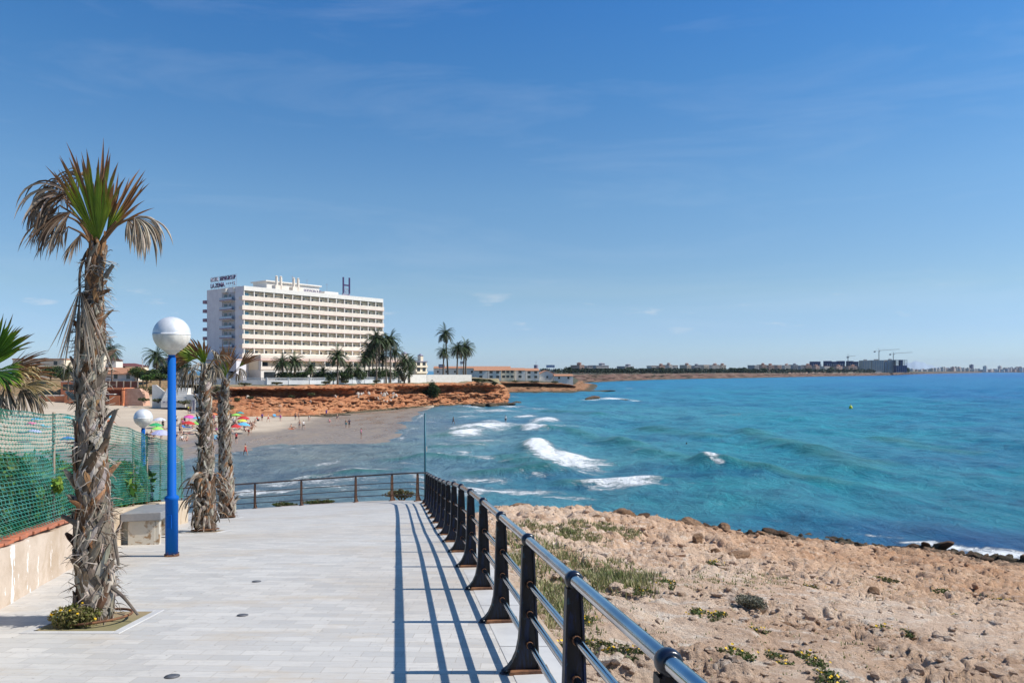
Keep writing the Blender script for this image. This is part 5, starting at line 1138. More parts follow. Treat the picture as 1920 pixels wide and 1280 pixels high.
# weeds by the wall and at the palm foot
shrub('weed', (pb1[0] - .06, pb1[1] - .24, pb1[2] + .0), (.31, .15, .13), 1700, .019, [(0.22, 0.22, 0.06), (0.28, 0.25, 0.09), (0.15, 0.17, 0.045), (0.33, 0.28, 0.12)], 61, 'low olive weed with yellow flowers at the foot of the nearest palm', 'weed', flowers=9)
_w = fence_pt(9.72, -.05, -.08); shrub('weed', (_w[0], _w[1], _w[2] + .42), (.11, .10, .11), 170, .042, [(0.2, 0.33, 0.04), (0.32, 0.40, 0.06), (0.12, 0.22, 0.03)], 62, 'bright green sprig poking through the netting left of the nearest palm', 'weed', trunk=False)
_w = fence_pt(11.2, -.05, -.12); shrub('weed', (_w[0], _w[1], _w[2] - .12), (.17, .16, .17), 260, .055, BRT, 63, 'leafy green weed on the wall top between the nearest palm and the bench', 'weed')
HB = [('tall green shrub behind the netting at the left edge of the view', MDG + BRT, 5.6, 1.7, (1.3, 1.2, .85)), ('olive and red tinged shrub behind the netting left of the nearest palm', MDG + [(0.22, 0.09, 0.04), (0.16, 0.12, 0.05)], 7.6, 1.5, (1.3, 1.2, .80)), ('bright leafed shrub behind the netting just left of the nearest palm trunk', BRT + MDG, 9.4, 1.3, (1.2, 1.2, .80)),
      ('green shrub behind the netting just right of the nearest palm trunk', BRT + MDG, 11.6, 1.2, (1.2, 1.2, .72)), ('lush shrub behind the netting above the stone bench', BRT, 13.6, 1.2, (1.2, 1.2, .75)), ('yellow green shrub behind the netting beside the blue lamp', BRT + [(0.26, 0.26, 0.05)], 15.6, 1.2, (1.2, 1.2, .72)), ('last green shrub behind the netting before the fence ends', BRT + MDG, 17.8, 1.2, (1.1, 1.1, .66)),
      ('dry brownish shrub low behind the netting at the left edge', OLV + [(0.25, 0.17, 0.09)], 6.2, 3.6, (1.5, 1.4, 1.0)), ('spreading green shrub further down the slope behind the fence', MDG, 11.0, 3.8, (1.7, 1.5, .95)), ('rounded shrub on the slope behind the fence near the second lamp', BRT + MDG, 16.6, 3.4, (1.6, 1.4, .85))]
for i, (lab, cols, y, off, rad) in enumerate(HB):
    x = wall_x(y) + nvec.x * off; yy = y + nvec.y * off; shrub('shrub', (x, yy, float(slope_fn(x, yy)) - .1), (rad[0], rad[1], rad[2] * 1.5), 4600, .08, cols, 100 + i, lab, 'shrub', 'shrubs behind the netting fence', lumps=9)
# plants along the far edge of the walk
for i, (px, Y, r_x, lab) in enumerate(((752, 29.6, .75, 'dry olive bush at the foot of the far railing near the corner'), (598, 31.2, .75, 'low green strip of weeds outside the far railing left of centre'), (530, 31.3, .6, 'small olive weeds outside the far railing beside the third palm'))):
    x = (px - 960) / F * Y; shrub('weed', (x, Y + .15, float(prom(x, Y)) - (.0 if i == 0 else .08)), (r_x, .3, .20 if i == 0 else .11), 700, .05, OLV + ([(0.22, 0.13, 0.07)] if i == 0 else MDG[:2]), 120 + i, lab, 'weed')

# ---------------------------------------------------------------- boulders and plants on the rocky shore
def boulder_mesh(seed, matl):
    bm = bmesh.new(); bmesh.ops.create_icosphere(bm, subdivisions=4, radius=1)
    V = np.array([v.co[:] for v in bm.verts]); d = 1 + 0.34 * fbm(V[:, 0] * 1.1 + seed, V[:, 1] * 1.1, V[:, 2] * 1.1, seed, 4) + 0.16 * (1 - 2 * np.abs(fbm(V[:, 0] * 2.3, V[:, 1] * 2.3 + seed, V[:, 2] * 2.3, seed + 3, 4))) + .05 * fbm(V[:, 0] * 7, V[:, 1] * 7, V[:, 2] * 7, seed + 5, 3)
    # flat broken facets
    for k in range(6):
        n_ = np.random.RandomState(seed * 7 + k).normal(size=3); n_ /= np.linalg.norm(n_); q = (V * d[:, None]) @ n_; lim = 0.62; f = np.where(q > lim, lim / np.maximum(q, 1e-6), 1.0); d = d * f
    for v, k in zip(bm.verts, d): v.co *= k
    me = bpy.data.meshes.new('boulder'); bm.to_mesh(me); bm.free(); me.materials.append(matl); me.polygons.foreach_set('use_smooth', [True] * len(me.polygons)); return me
M['boulder'] = cliff_mat('brown_boulder', (0.36, 0.22, 0.13), (0.26, 0.15, 0.085), (0.14, 0.08, 0.045), (0.50, 0.38, 0.27), 2.0)
M['boulder_dark'] = cliff_mat('dark_boulder', (0.16, 0.095, 0.06), (0.12, 0.07, 0.045), (0.07, 0.045, 0.03), (0.22, 0.15, 0.10), 2.0)
bms = [boulder_mesh(s, M['boulder']) for s in (3, 8, 14)]
BL = [(1095, 972, 42.5, 26, 20, 'largest dark brown boulder on the brow of the rocks', 1), (1271, 985, 47.5, 15, 13, 'dark boulder standing alone on the rock edge against the water', 1), (1345, 1030, 32, 16, 13, 'pointed brown boulder, left one of a pair on the rock slope', 0), (1388, 1036, 31, 22, 11, 'low long brown boulder, right one of a pair on the rock slope', 0), (1128, 990, 36, 20, 10, 'rounded tan boulder just below the largest dark boulder', 0), (1165, 980, 40, 26, 11, 'broken reddish outcrop right of the largest dark boulder', 0), (1310, 1022, 33, 12, 14, 'upright pale boulder beside the pair on the rock slope', 0),
      (968, 962, 40, 40, 12, 'pale flat boulder on the rock brow behind the railing', 0), (1490, 1008, 49, 8, 5, 'small dark boulder at the water line right of centre', 1), (1560, 1015, 47, 10, 4, 'flat black rock at the water line farther right', 1), (1850, 1048, 42, 16, 5, 'dark wet rock in the surf at the right edge', 1), (1405, 1000, 48.5, 7, 5, 'small dark stone on the rim between two larger boulders', 1), (1575, 1247, 7.0, 26, 12, 'pale pitted stone low on the rock close to the viewer', 0), (1640, 1090, 22, 14, 6, 'brown stone half way down the rock slope', 0), (1860, 1150, 17, 16, 8, 'squat tan stone by the right edge of the rock slope', 0), (1470, 1175, 11.0, 14, 6, 'small tan stone near the grey shrub', 0)]
for i, (px, py, Y, hw_, hh_, lab, dk) in enumerate(BL):
    x = (px - 960) / F * Y; z = float(shore_fn(x, Y)); s = Y / F
    inst('boulder', bms[i % 3], None, (x, Y, z + hh_ * s * .35), (rng.uniform(-.2, .2), rng.uniform(-.2, .2), rng.uniform(0, 6)), (hw_ * s, hw_ * s * .8, hh_ * s), [M['boulder_dark'] if dk else M['boulder']]); tag(bpy.context.scene.objects[-1], lab, 'boulder', 'loose boulders on the rocky shore')
rj = random.Random(52)
for i in range(150):                          # the dark, jagged rim where the rock meets the water
    f = rj.uniform(0, 1); px = lerp(1140, 1960, f); k = np.interp(math.atan2((px - 960) / F, 1), _ca, _cr) - rj.uniform(-.5, 2.6); Yk = k * math.cos(math.atan2((px - 960) / F, 1)); x = (px - 960) / F * Yk; s = math.exp(rj.gauss(math.log(.15), .5))
    inst('rock', bms[i % 3], None, (x, Yk, max(float(shore_fn(x, Yk)), 0.0) + s * .15), (rj.uniform(-.4, .4), rj.uniform(-.4, .4), rj.uniform(0, 6)), (s * 2.2, s * 1.2, s * .7), [M['boulder_dark'] if rj.random() < .6 else M['boulder']]); tag(bpy.context.scene.objects[-1], 'dark jagged rock in the rim along the water', 'rock', 'dark rocks rimming the water')
# grass, growing thick near the railing
gm = MB(); rg = random.Random(15)
def grass_area(poly_px, n, hgt, dens_s):
    xs = [p[0] for p in poly_px]; ys = [p[1] for p in poly_px]; c = 0; pts = []
    while len(pts) < n:
        px, py = rg.uniform(min(xs), max(xs)), rg.uniform(min(ys), max(ys))
        ins = False; j = len(poly_px) - 1
        for i in range(len(poly_px)):
            xi, yi = poly_px[i]; xj, yj = poly_px[j]
            if (yi > py) != (yj > py) and px < (xj - xi) * (py - yi) / (yj - yi) + xi: ins = not ins
            j = i
        if ins: pts.append((px, py))
    P = np.array(pts); Y = np.exp(np.linspace(math.log(4), math.log(46), 260))[:, None]
    X = (P[:, 0] - 960)[None] / F * Y; Z = EYE - (P[:, 1] - HY)[None] / F * Y; G = shore_base(X, Y + 0 * X)
    i = np.argmax(Z <= G, axis=0); x = X[i, np.arange(n)]; y = Y[i, 0]
    dn = fbm(x * dens_s, y * dens_s, 0, 66, 3); k = dn > -0.08; x, y, dn = x[k], y[k], dn[k]
    x = x + nr.normal(0, .12, len(x)); y = y + nr.normal(0, .25, len(x)); z = shore_fn(x, y)
    for a, b, c_, d_ in zip(x, y, z, dn):
        if a < rail_x(b) + .45: continue
        for q in range(4):
            h = hgt * rg.uniform(.4, 1.2) * (0.6 + 1.2 * max(0, d_)); th = rg.uniform(0, 6.28); ln = rg.uniform(.1, .8); ox, oy = rg.gauss(0, .05), rg.gauss(0, .05); w_ = rg.uniform(.004, .009) * (1 + b * .045)
            col = jit(rg.choice([(0.22, 0.26, 0.08), (0.30, 0.30, 0.12), (0.44, 0.38, 0.20), (0.17, 0.22, 0.06), (0.50, 0.42, 0.26), (0.40, 0.36, 0.17)]), .2, rg)
            s = Vector((math.cos(th + 1.57), math.sin(th + 1.57), 0)) * w_; p0 = Vector((a + ox, b + oy, c_ - .02)); p1 = p0 + Vector((math.cos(th) * ln * h * .35, math.sin(th) * ln * h * .35, h * .6)); p2_ = p0 + Vector((math.cos(th) * ln * h, math.sin(th) * ln * h, h))
            gm.add([p0 - s, p0 + s, p1 + s * .7, p1 - s * .7, p2_], [(0, 1, 2, 3), (3, 2, 4)], col=col)
grass_area([(930, 985), (1010, 985), (1060, 1030), (1100, 1060), (1090, 1110), (1030, 1115), (990, 1090), (950, 1040)], 4200, .15, .6)
grass_area([(1000, 990), (1120, 985), (1200, 1000), (1180, 1016), (1080, 1008)], 2600, .18, .4); grass_area([(1040, 1040), (1180, 1045), (1240, 1075), (1220, 1105), (1120, 1095)], 2600, .14, .8)
grass_area([(1230, 1080), (1460, 1075), (1480, 1110), (1300, 1110)], 900, .08, .9); grass_area([(1060, 1150), (1160, 1190), (1140, 1230), (1080, 1200)], 260, .06, 1.5); grass_area([(1500, 1080), (1900, 1090), (1880, 1120), (1520, 1105)], 420, .07, .7); grass_area([(1010, 1120), (1100, 1130), (1060, 1180), (1000, 1150)], 500, .09, 1.2)
grass_area([(1000, 990), (1900, 1070), (1900, 1240), (1250, 1250), (1080, 1120)], 1100, .05, 1.6)
o = gm.build('grass', M['leaf']); tag(o, kind='stuff')
# loose broken stone, past counting
rs_ = np.random.RandomState(77); bmi = bmesh.new(); bmesh.ops.create_icosphere(bmi, subdivisions=1, radius=1); iv = np.array([v.co[:] for v in bmi.verts]); iff = np.array([[v.index for v in f.verts] for f in bmi.faces]); bmi.free()
n_ = 9000; a_ = rs_.uniform(R(-4), R(38), n_); r_d = np.exp(rs_.uniform(math.log(4.5), math.log(52), n_)); X_ = r_d * np.sin(a_); Y_ = r_d * np.cos(a_)
den = 0.15 + 0.85 * np.maximum(sstep(-0.12, 0.22, fbm(X_ * .30, Y_ * .42, 0, 77, 4)), 0.7 * sstep(16, 26, Y_)); zb = shore_base(X_, Y_)
ok = (rs_.rand(n_) < den) & (X_ > rail_x(Y_) + .5) & (zb > .15); X_, Y_, r_d = X_[ok], Y_[ok], r_d[ok]; Z_ = shore_fn(X_, Y_); n_ = len(X_)
sz = np.exp(rs_.normal(math.log(.018), .55, n_)) * (1 + r_d * .055); sz = np.clip(sz, .008, .22)
V_ = iv[None] * (1 + rs_.uniform(-.35, .25, (n_, len(iv), 1))); V_ = V_ * np.stack([rs_.uniform(.8, 1.5, n_), rs_.uniform(.6, 1.1, n_), rs_.uniform(.4, .8, n_)], -1)[:, None]
th = rs_.uniform(0, 6.28, n_)[:, None]; vx = V_[..., 0] * np.cos(th) - V_[..., 1] * np.sin(th); vy = V_[..., 0] * np.sin(th) + V_[..., 1] * np.cos(th)
V_ = np.stack([vx, vy, V_[..., 2]], -1) * sz[:, None, None] + np.stack([X_, Y_, Z_ + sz * .25], -1)[:, None]
me = bpy.data.meshes.new('loose_stones'); F_ = (iff[None] + (np.arange(n_) * len(iv))[:, None, None]).reshape(-1, 3); me.from_pydata(V_.reshape(-1, 3).tolist(), [], F_.tolist()); me.materials.append(M['rock']); o = bpy.data.objects.new('loose_stones', me); C.objects.link(o); tag(o, kind='stuff')
# flowering clumps: each one a plant
def clump_mesh(seed):
    r_ = random.Random(seed); mb = MB(); foliage(mb, [((0, 0, .02), (.15, .10, .028)), ((.08, .03, .02), (.10, .06, .022)), ((-.09, -.03, .015), (.09, .05, .02))], 260, .017, OLV + MDG, r_); lf = mb.mesh('leaves', M['leaf'])
    mb = MB()
    for i in range(8):
        x, y, z = r_.gauss(0, .065), r_.gauss(0, .045), r_.uniform(.035, .07); s = r_.uniform(.009, .015); d = Vector((r_.gauss(0, .5), r_.gauss(0, .5) - .3, 1)).normalized(); e = d.orthogonal().normalized(); f2 = d.cross(e)
        mb.add([Vector((x, y, z)) + d * (.005 * (q % 2)) + (e * math.cos(t) + f2 * math.sin(t)) * s * (1 if q % 2 else .75) for q, t in enumerate(np.linspace(0, 2 * math.pi, 11)[:-1])], [tuple(range(10))])
    return lf, mb.mesh('flower_heads', M['flower'])
CL = [clump_mesh(s) for s in (1, 2, 3)]
FL = [(1165, 1232, 1.5, 'yellow flowers beside the railing nearest the bottom of the view'), (1380, 1207, 1.3, 'yellow flowers low on the bare rock left of centre'), (1440, 1205, .9, 'green and yellow clump in a hollow below the grey shrub'), (1465, 1218, .8, 'small yellow clump below the grey shrub'), (1520, 1220, 1.1, 'yellow clump by the pale outcrop'), (1535, 1235, .9, 'yellow clump trailing down the pale outcrop'), (1560, 1272, 1.4, 'yellow clump at the very bottom edge of the view'), (1310, 1150, 1.2, 'yellow clump at the end of a trailing green mat'), (1345, 1160, 1.0, 'green mat with few flowers left of the grey shrub'), (1415, 1175, 1.0, 'yellow clump just under the grey shrub'), (1660, 1185, 1.5, 'largest yellow clump in a dark hollow on the right'), (1635, 1182, .8, 'small clump left of the dark hollow on the right'), (1270, 1208, .6, 'tiny yellow tuft among bare rock'), (1305, 1205, .6, 'second tiny yellow tuft among bare rock'), (1215, 1240, .8, 'yellow tuft by the lower rail'), (1120, 1215, .8, 'yellow tuft between rail posts'), (1040, 1240, 1.2, 'yellow flowers crowding the paving edge under the railing'), (1055, 1262, 1.3, 'yellow flowers lowest along the paving edge'), (1030, 1215, .9, 'yellow flowers against the paving edge higher up'),
      (1340, 1055, 1.6, 'yellowish clump on the slope under the boulder pair'), (1570, 1110, 1.6, 'yellow clump amid the middle of the rock'), (1580, 1100, 1.2, 'green clump amid the middle of the rock'), (1780, 1106, 2.0, 'yellow band of flowers toward the right'), (1810, 1110, 1.5, 'yellow clump right of the yellow band'), (1520, 1108, 1.5, 'low green clump left of the middle clumps'), (1560, 1147, 1.0, 'small yellow clump on pale rock'), (1790, 1162, .8, 'lone yellow tuft on the right slope'), (1700, 1145, .9, 'small green tuft on pale rock'), (1250, 1105, 1.3, 'green clump beside the grass'), (1200, 1112, 1.1, 'yellow tipped clump beside the grass'), (1660, 1090, 1.5, 'thin olive clump on the far slope'), (1450, 1090, 1.4, 'olive clump on the far slope near the grass'), (1480, 1080, 1.3, 'olive clump farthest up the slope'), (1880, 1130, 1.2, 'pale clump by the right edge'), (1100, 1165, .9, 'tuft in gravel by the second rail post'), (1700, 1205, .9, 'tuft among the dark pits at right')]
for i, (px, py, s, lab) in enumerate(FL):
    p = hit(px, py, lambda a, b: shore_base(a, b), 3, 46, 1500); z = float(shore_fn(p[0], p[1])); o = empty('flowering_plant', (p[0], p[1], z - .005), rng.uniform(0, 6), lab, 'flowers', 'yellow flowering clumps on the rock'); s *= 1.0 + p[1] * .02
    o.scale = (s * rng.uniform(.9, 1.4), s, s); a, b = CL[i % 3]; inst('leaves', a, o); inst('flower_heads', b, o)
p = hit(1408, 1143, lambda a, b: shore_base(a, b), 3, 46, 1500)
shrub('shrub', (p[0], p[1], float(shore_fn(p[0], p[1])) - .02), (.26, .2, .12), 1500, .022, [(0.20, 0.20, 0.15), (0.27, 0.26, 0.19), (0.13, 0.13, 0.09)], 140, 'single round grey green shrub on the bare rock', 'shrub')
# ---------------------------------------------------------------- the hotel
HA = math.atan2(0.774, 0.633); HC = (-83.8, 240.0, 8.0)
hotel = empty('hotel', HC, HA, 'large white hotel slab with rows of balconies above the red cliff', 'hotel')
HL, HD, BAY = 57.0, 22.0, 57.0 / 16
floors = [25.3 - 3.0 * k for k in range(7)]
mb = MB(); mb.box(0.0, HL, 1.8, HD, 0, 29.6, m=0); mb.box(0.15, HL - 0.15, 2.0, HD - .2, 29.602, 29.61, m=0)
for a in ((-.02, HL + .02, -0.12, 1.79), ): mb.box(a[0], a[1], a[2], a[3], 28.15, 29.55, m=0)
for k in range(17):                           # the walls between the balconies
    x = min(k * BAY, HL - .11); mb.box(x + (.0 if k else 0.02), x + .32, 0.063, .948, 6.2, 28.14, m=0)
mb.box(-0.02, HL, 0.95, 1.798, 6.2, 28.13, m=1)
for z in floors: mb.box(0.32, HL - .12, .16, .94, z + 2.52, z + 2.56, m=0)
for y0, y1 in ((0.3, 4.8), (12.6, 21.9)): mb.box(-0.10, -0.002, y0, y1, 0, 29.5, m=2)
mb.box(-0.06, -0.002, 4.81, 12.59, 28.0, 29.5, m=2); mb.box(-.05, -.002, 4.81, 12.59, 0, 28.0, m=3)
mb.box(-.9, -.06, 9.0, 11.6, 27.9, 29.3, m=0); mb.box(-.5, -.06, 4.9, 5.6, 27.9, 29.3, m=0)
mb.build('wall', [M['white_paint'], M['cream_wall'], M['lilac_wall'], mat('shade_wall', (0.46, 0.45, 0.47), None, .5, .8)], hotel)  # shade_wall: a flush panel with the balcony recess's shade put into its colour
# windows: glass doors at the back of each balcony
mb = MB(); mb.box(0, 1.15, -.03, 0, 0, 2.0, m=0); mb.box(.54, .60, -.05, -.031, 0, 2.1, m=1); mb.box(-.06, 0, -.05, 0, 0, 2.16, m=1); mb.box(1.15, 1.21, -.05, 0, 0, 2.16, m=1); mb.box(-.06, 1.21, -.05, -.031, 2.1, 2.16, m=1)
me_win = mb.mesh('window', [M['dark_glass'], M['parapet']]); nwin = 0; rest = MB()
M['curtain'] = mat('curtain', (0.62, 0.54, 0.44), (0.55, 0.48, 0.40), 2, .9)
mb = MB(); mb.box(0, 1.15, -.03, 0, 0, 2.0, m=0); mb.box(.5, 1.15, -.04, -.031, 0, 2.0, m=2); mb.box(.46, .52, -.05, -.041, 0, 2.0, m=1); mb.box(-.06, 1.21, -.05, -.031, 2.0, 2.08, m=1)
me_win2 = mb.mesh('window', [M['dark_glass'], M['parapet'], M['curtain']])
for k in range(1, 16):
    for f, z in enumerate(floors):
        x = k * BAY + .75 + (0.12 if (k * 7 + f * 3) % 5 == 0 else 0); 
        if nwin < 84: inst('window', me_win2 if (k * 5 + f * 3) % 7 in (1, 4) else me_win, hotel, (x + .1, .945, z + .02), scale=(.78, 1, 1)); nwin += 1
        else:
            for a in ((x + .1, x + 1.0, .91, .945, z, z + 2.0),): rest.box(*a)
o = rest.build('window', M['dark_glass'], hotel); o['kind'] = 'stuff'
for z in floors:                              # big glazed corner rooms
    mb = MB(); mb.box(.5, 2.2, .90, .945, z, z + 2.2); mb.build('window', M['teal_glass'], hotel)
for z in floors:
    mb = MB(); mb.box(-.55, HL + .5, -.06, 0.06, z + .02, z + 1.22, m=0); mb.box(-.55, HL + .5, .062, .94, z - .22, z + .02, m=0); mb.box(-.56, HL + .51, -.10, -.061, z - .22, z - .02, m=1); mb.box(-.55, HL + .5, -.059, .06, z - .22, z + .0199, m=0); mb.box(-.57, -.45, .062, 1.9, z + .05, z + .95, m=0)
    mb.build('balcony', [M['parapet'], M['pink_band']], hotel)
M['mauve'] = mat('mauve_band', (0.34, 0.22, 0.27), (0.30, 0.2, 0.25), .5, .8); M['glass_rail'] = mat('pale_glass_rail', (0.42, 0.50, 0.60), (0.36, 0.44, 0.54), .5, .2)
for z in floors:
    mb = MB(); mb.box(-1.15, -.06, 5.0, 12.4, z - .15, z + .0, m=0); mb.box(-1.2, -1.12, 5.0, 12.4, z + .02, z + .34, m=1); mb.box(-1.18, -1.13, 5.1, 12.3, z + .342, z + 1.0, m=2); mb.build('balcony', [M['white_paint'], M['mauve'], M['glass_rail']], hotel)
    mb = MB(); mb.box(-.12, -.055, 9.6, 11.3, z + .1, z + 2.1); mb.build('window', M['dark_glass'], hotel); mb = MB(); mb.box(-.12, -.055, 7.4, 8.3, z + .1, z + 2.0); mb.build('window', M['dark_glass'], hotel)
    mb = MB(); mb.box(-.6, 1.8, HD + .0, HD + 1.7, z - .12, z + .95); mb.build('balcony', M['mauve'], hotel)
# podium with the restaurant
mb = MB(); mb.box(2.8, HL + 8, -5, 1.79, 0, 3.3, m=0); mb.box(2.8, HL + 8, -3.4, 1.795, 3.3, 6.2, m=1); mb.box(2.7, HL + 8.1, -5.1, 1.79, 6.2, 7.0, m=2); mb.box(2.68, HL + 8.12, -5.12, 1.785, 7.0, 7.95, m=3); mb.box(2.7, HL + 8.1, -5.2, -4.9, 3.302, 4.4, m=3); mb.box(-3.5, -.11, -1.5, 18, 0, 6.2, m=4); mb.box(-3.6, -.11, -1.6, 18.1, 6.202, 6.7, m=2)
for k in range(11): mb.box(3.0 + k * 6.0, 3.35 + k * 6.0, -4.89, -3.41, 3.31, 6.19, m=0)
mb.box(HL + .0, HL + 8, 1.8, 16, 0, 5.5, m=0)
mb.build('podium', [M['white_paint'], M['cream_wall'], M['pink_band'], M['parapet'], M['lilac_wall']], hotel)
for k in range(10):
    mb = MB(); mb.box(3.9 + k * 6, 7.9 + k * 6 + .2, -5.06, -5.003, .5, 2.7); mb.build('window', M['dark_glass'], hotel)
    mb = MB(); mb.box(4.2 + k * 6, 6.3 + k * 6, -3.45, -3.402, 3.6, 5.8); mb.build('window', M['dark_glass'], hotel)
for y in (0.2, 4.4, 8.2, 12.6):
    mb = MB(); mb.box(-3.58, -3.502, y, y + 2.8, .6, 2.9); mb.build('window', M['dark_glass'], hotel)
mb = MB(); mb.box(12, 33, 6, 14, 29.62, 32.4); mb.box(11.4, 33.6, 5.4, 14.6, 32.41, 32.8); mb.box(36, 42, 7, 13, 29.62, 31.2); mb.build('roof', M['white_paint'], hotel)
for x in (13.3, 14.9, 19.9, 21.6):
    mb = MB(); mb.box(x - 1.1, x + 1.1, 1.2, 3.4, 29.62, 31.0); mb.lathe([(.45, 31.0), (.45, 33.5), (.36, 33.55), (.36, 33.9), (.5, 33.95), (.1, 34.2)], 14, (x, 2.3, 0)); mb.build('chimney', M['parapet'], hotel, False)
for x, h_ in ((24, 3), (30, 2.2), (38.5, 1.6), (46.5, 2.2)):
    mb = MB(); mb.tube([(x, 9, 29.6), (x, 9, 32.8 + h_)], .05, 5); mb.tube([(x - .6, 9, 32.3 + h_), (x + .6, 9, 32.3 + h_)], .04, 5); mb.build('aerial', M['grey_letter'], hotel)
# lettering on the roof: things of their own
def text_part(name, s, size, matl, parent, loc, sx=1.0, ext=.12):
    cu = bpy.data.curves.new('lettering', 'FONT'); cu.body = s; cu.size = size; cu.extrude = ext; cu.offset = size * .012
    t_ = bpy.data.objects.new('tmp', cu); C.objects.link(t_); bpy.context.view_layer.update(); dg = bpy.context.evaluated_depsgraph_get()
    me = bpy.data.meshes.new_from_object(t_.evaluated_get(dg)); bpy.data.objects.remove(t_); me.materials.clear(); me.materials.append(matl)
    o = inst(name, me, parent, loc, (R(90), 0, 0), (sx, 1, 1)); return o
def hloc(x, y, z): v = Matrix.Rotation(HA, 3, 'Z') @ Vector((x, y, z)); return (HC[0] + v.x, HC[1] + v.y, HC[2] + v.z)
sg = empty('roof_sign', hloc(-.3, 19.2, 29.6), HA - R(90), 'two lines of purple letters on the shaded end of the hotel roof', 'sign')
text_part('lettering', 'HOTEL', 1.75, M['grey_letter'], sg, (0, 0, 2.5), .88); text_part('lettering', 'SERVIGROUP', 1.75, M['purple'], sg, (5.6, 0, 2.5), .92)
text_part('lettering', 'LA ZENIA', 2.0, M['purple'], sg, (0, 0, .45), .98)
mb = MB()
for k in range(4):
    cx, cz = 9.9 + k * 1.05, 1.25; pts = [(cx + (.42 if q % 2 == 0 else .18) * math.sin(q * math.pi / 5), -.05, cz + (.42 if q % 2 == 0 else .18) * math.cos(q * math.pi / 5)) for q in range(10)]; mb.prism(pts, (0, .1, 0))
mb.build('stars', M['purple'], sg); text_part('lettering', 'S', 1.6, M['grey_letter'], sg, (13.9, 0, .6), 1)
mb = MB()
for zz in (.35, 2.35, 3.9): mb.box(-.2, 15.2, .16, .22, zz, zz + .06)
for xx in np.linspace(0, 15, 8): mb.box(xx, xx + .06, .23, .29, -.05, 4.0)
mb.build('frame', M['grey_letter'], sg)
sg = empty('roof_sign', hloc(41, 1.2, 30.1), HA, 'tall purple letter H with a round emblem on the hotel roof', 'sign')
mb = MB(); mb.box(-1.6, -1.1, -.15, .15, .3, 6.0); mb.box(1.1, 1.6, -.15, .15, .3, 6.0); mb.box(-1.099, 1.099, -.14, .14, 2.95, 3.45); mb.build('lettering', M['purple'], sg)
mb = MB(); mb.tube([(.8 * math.cos(t), 0, 1.35 + .8 * math.sin(t)) for t in np.linspace(0, 2 * math.pi, 33)], .08, 6, cap=False); mb.tube(catmull([(-.38, 0, 1.7), (.05, 0, 1.85), (.3, 0, 1.65), (-.05, 0, 1.3), (-.3, 0, 1.0), (.05, 0, .85), (.4, 0, 1.0)], 5), .09, 6); mb.build('emblem', M['grey_letter'], sg)
mb = MB(); mb.box(-1.45, -1.3, .16, .3, 0, 5.5); mb.box(1.3, 1.45, .16, .3, 0, 5.5); mb.box(-1.7, 1.7, .16, .3, -.5, .2); mb.build('frame', M['grey_letter'], sg)
sg = empty('roof_sign', hloc(25.5, 4.6, 29.6), HA, 'small line of violet letters low in the middle of the hotel roof', 'sign')
text_part('lettering', 'SERVIGROUP', 1.25, M['grey_letter'], sg, (0, 0, .5)); mb = MB(); mb.box(-.2, 9.5, .2, .26, .35, .41); mb.box(.3, .36, .2, .26, 0, .35); mb.box(8.5, 8.56, .2, .26, 0, .35); mb.build('frame', M['grey_letter'], sg)

# ---------------------------------------------------------------- walls along the cliff top
M['fence_white'] = mat('weathered_white', (0.60, 0.61, 0.60), (0.50, 0.51, 0.52), .4, .8)
def picket(name, pts, hh, matl, label, cat, step=2.4, solid=False):
    pts = [Vector(p) for p in pts]; o = empty(name, pts[0], 0, label, cat); mb = MB(); pk = MB()
    for a, b in zip(pts[:-1], pts[1:]):
        a = a - Vector(o.location); b = b - Vector(o.location); d = b - a; L_ = d.length; n = Vector((-d.y, d.x, 0)).normalized()
        if solid:
            mb.prism([a - n * .12 - Vector((0, 0, .6)), b - n * .12 - Vector((0, 0, .6)), b - n * .12 + Vector((0, 0, hh)), a - n * .12 + Vector((0, 0, hh))], n * .24)
        else:
            mb.prism([a - n * .1 - Vector((0, 0, .6)), b - n * .1 - Vector((0, 0, .6)), b - n * .1 + Vector((0, 0, hh * .38)), a - n * .1 + Vector((0, 0, hh * .38))], n * .2)
            for z0, z1 in ((.90, .98), (.50, .56)): mb.prism([a - n * .04 + Vector((0, 0, hh * z0)), b - n * .04 + Vector((0, 0, hh * z0)), b - n * .04 + Vector((0, 0, hh * z1)), a - n * .04 + Vector((0, 0, hh * z1))], n * .08)
            k = int(L_ / .34)
            for i in range(k):
                q = a + d * (i / k); pk.box(q.x - .08, q.x + .08, q.y - .025, q.y + .025, q.z + hh * .385, q.z + hh * .895)
    mb.build('wall' if solid else 'rails', matl, o)
    if not solid: pk.build('pickets', matl, o)
    k = 0
    for a, b in zip(pts[:-1], pts[1:]):
        L_ = (b - a).length; n = max(1, int(L_ / step))
        for i in range(n):
            q = a + (b - a) * (i / n) - Vector(o.location); mb = MB(); mb.box(q.x - .16, q.x + .16, q.y - .16, q.y + .16, q.z - .6, q.z + hh * 1.06); mb.build('post', matl, o)
    return o
picket('white_fence', [at(330, 716, 196), at(430, 716, 190), at(500, 716.5, 191), at(580, 716, 198), at(660, 715, 213), at(745, 713.5, 232)], 1.15, M['fence_white'], 'long white picket fence along the cliff top in front of the hotel', 'fence', 5.0)
picket('white_wall', [at(747, 715, 237), at(800, 714.5, 246), at(884, 714, 256)], 2.1, M['white_paint'], 'solid white wall on the cliff top below the five tall palms', 'wall', 9.0, True)

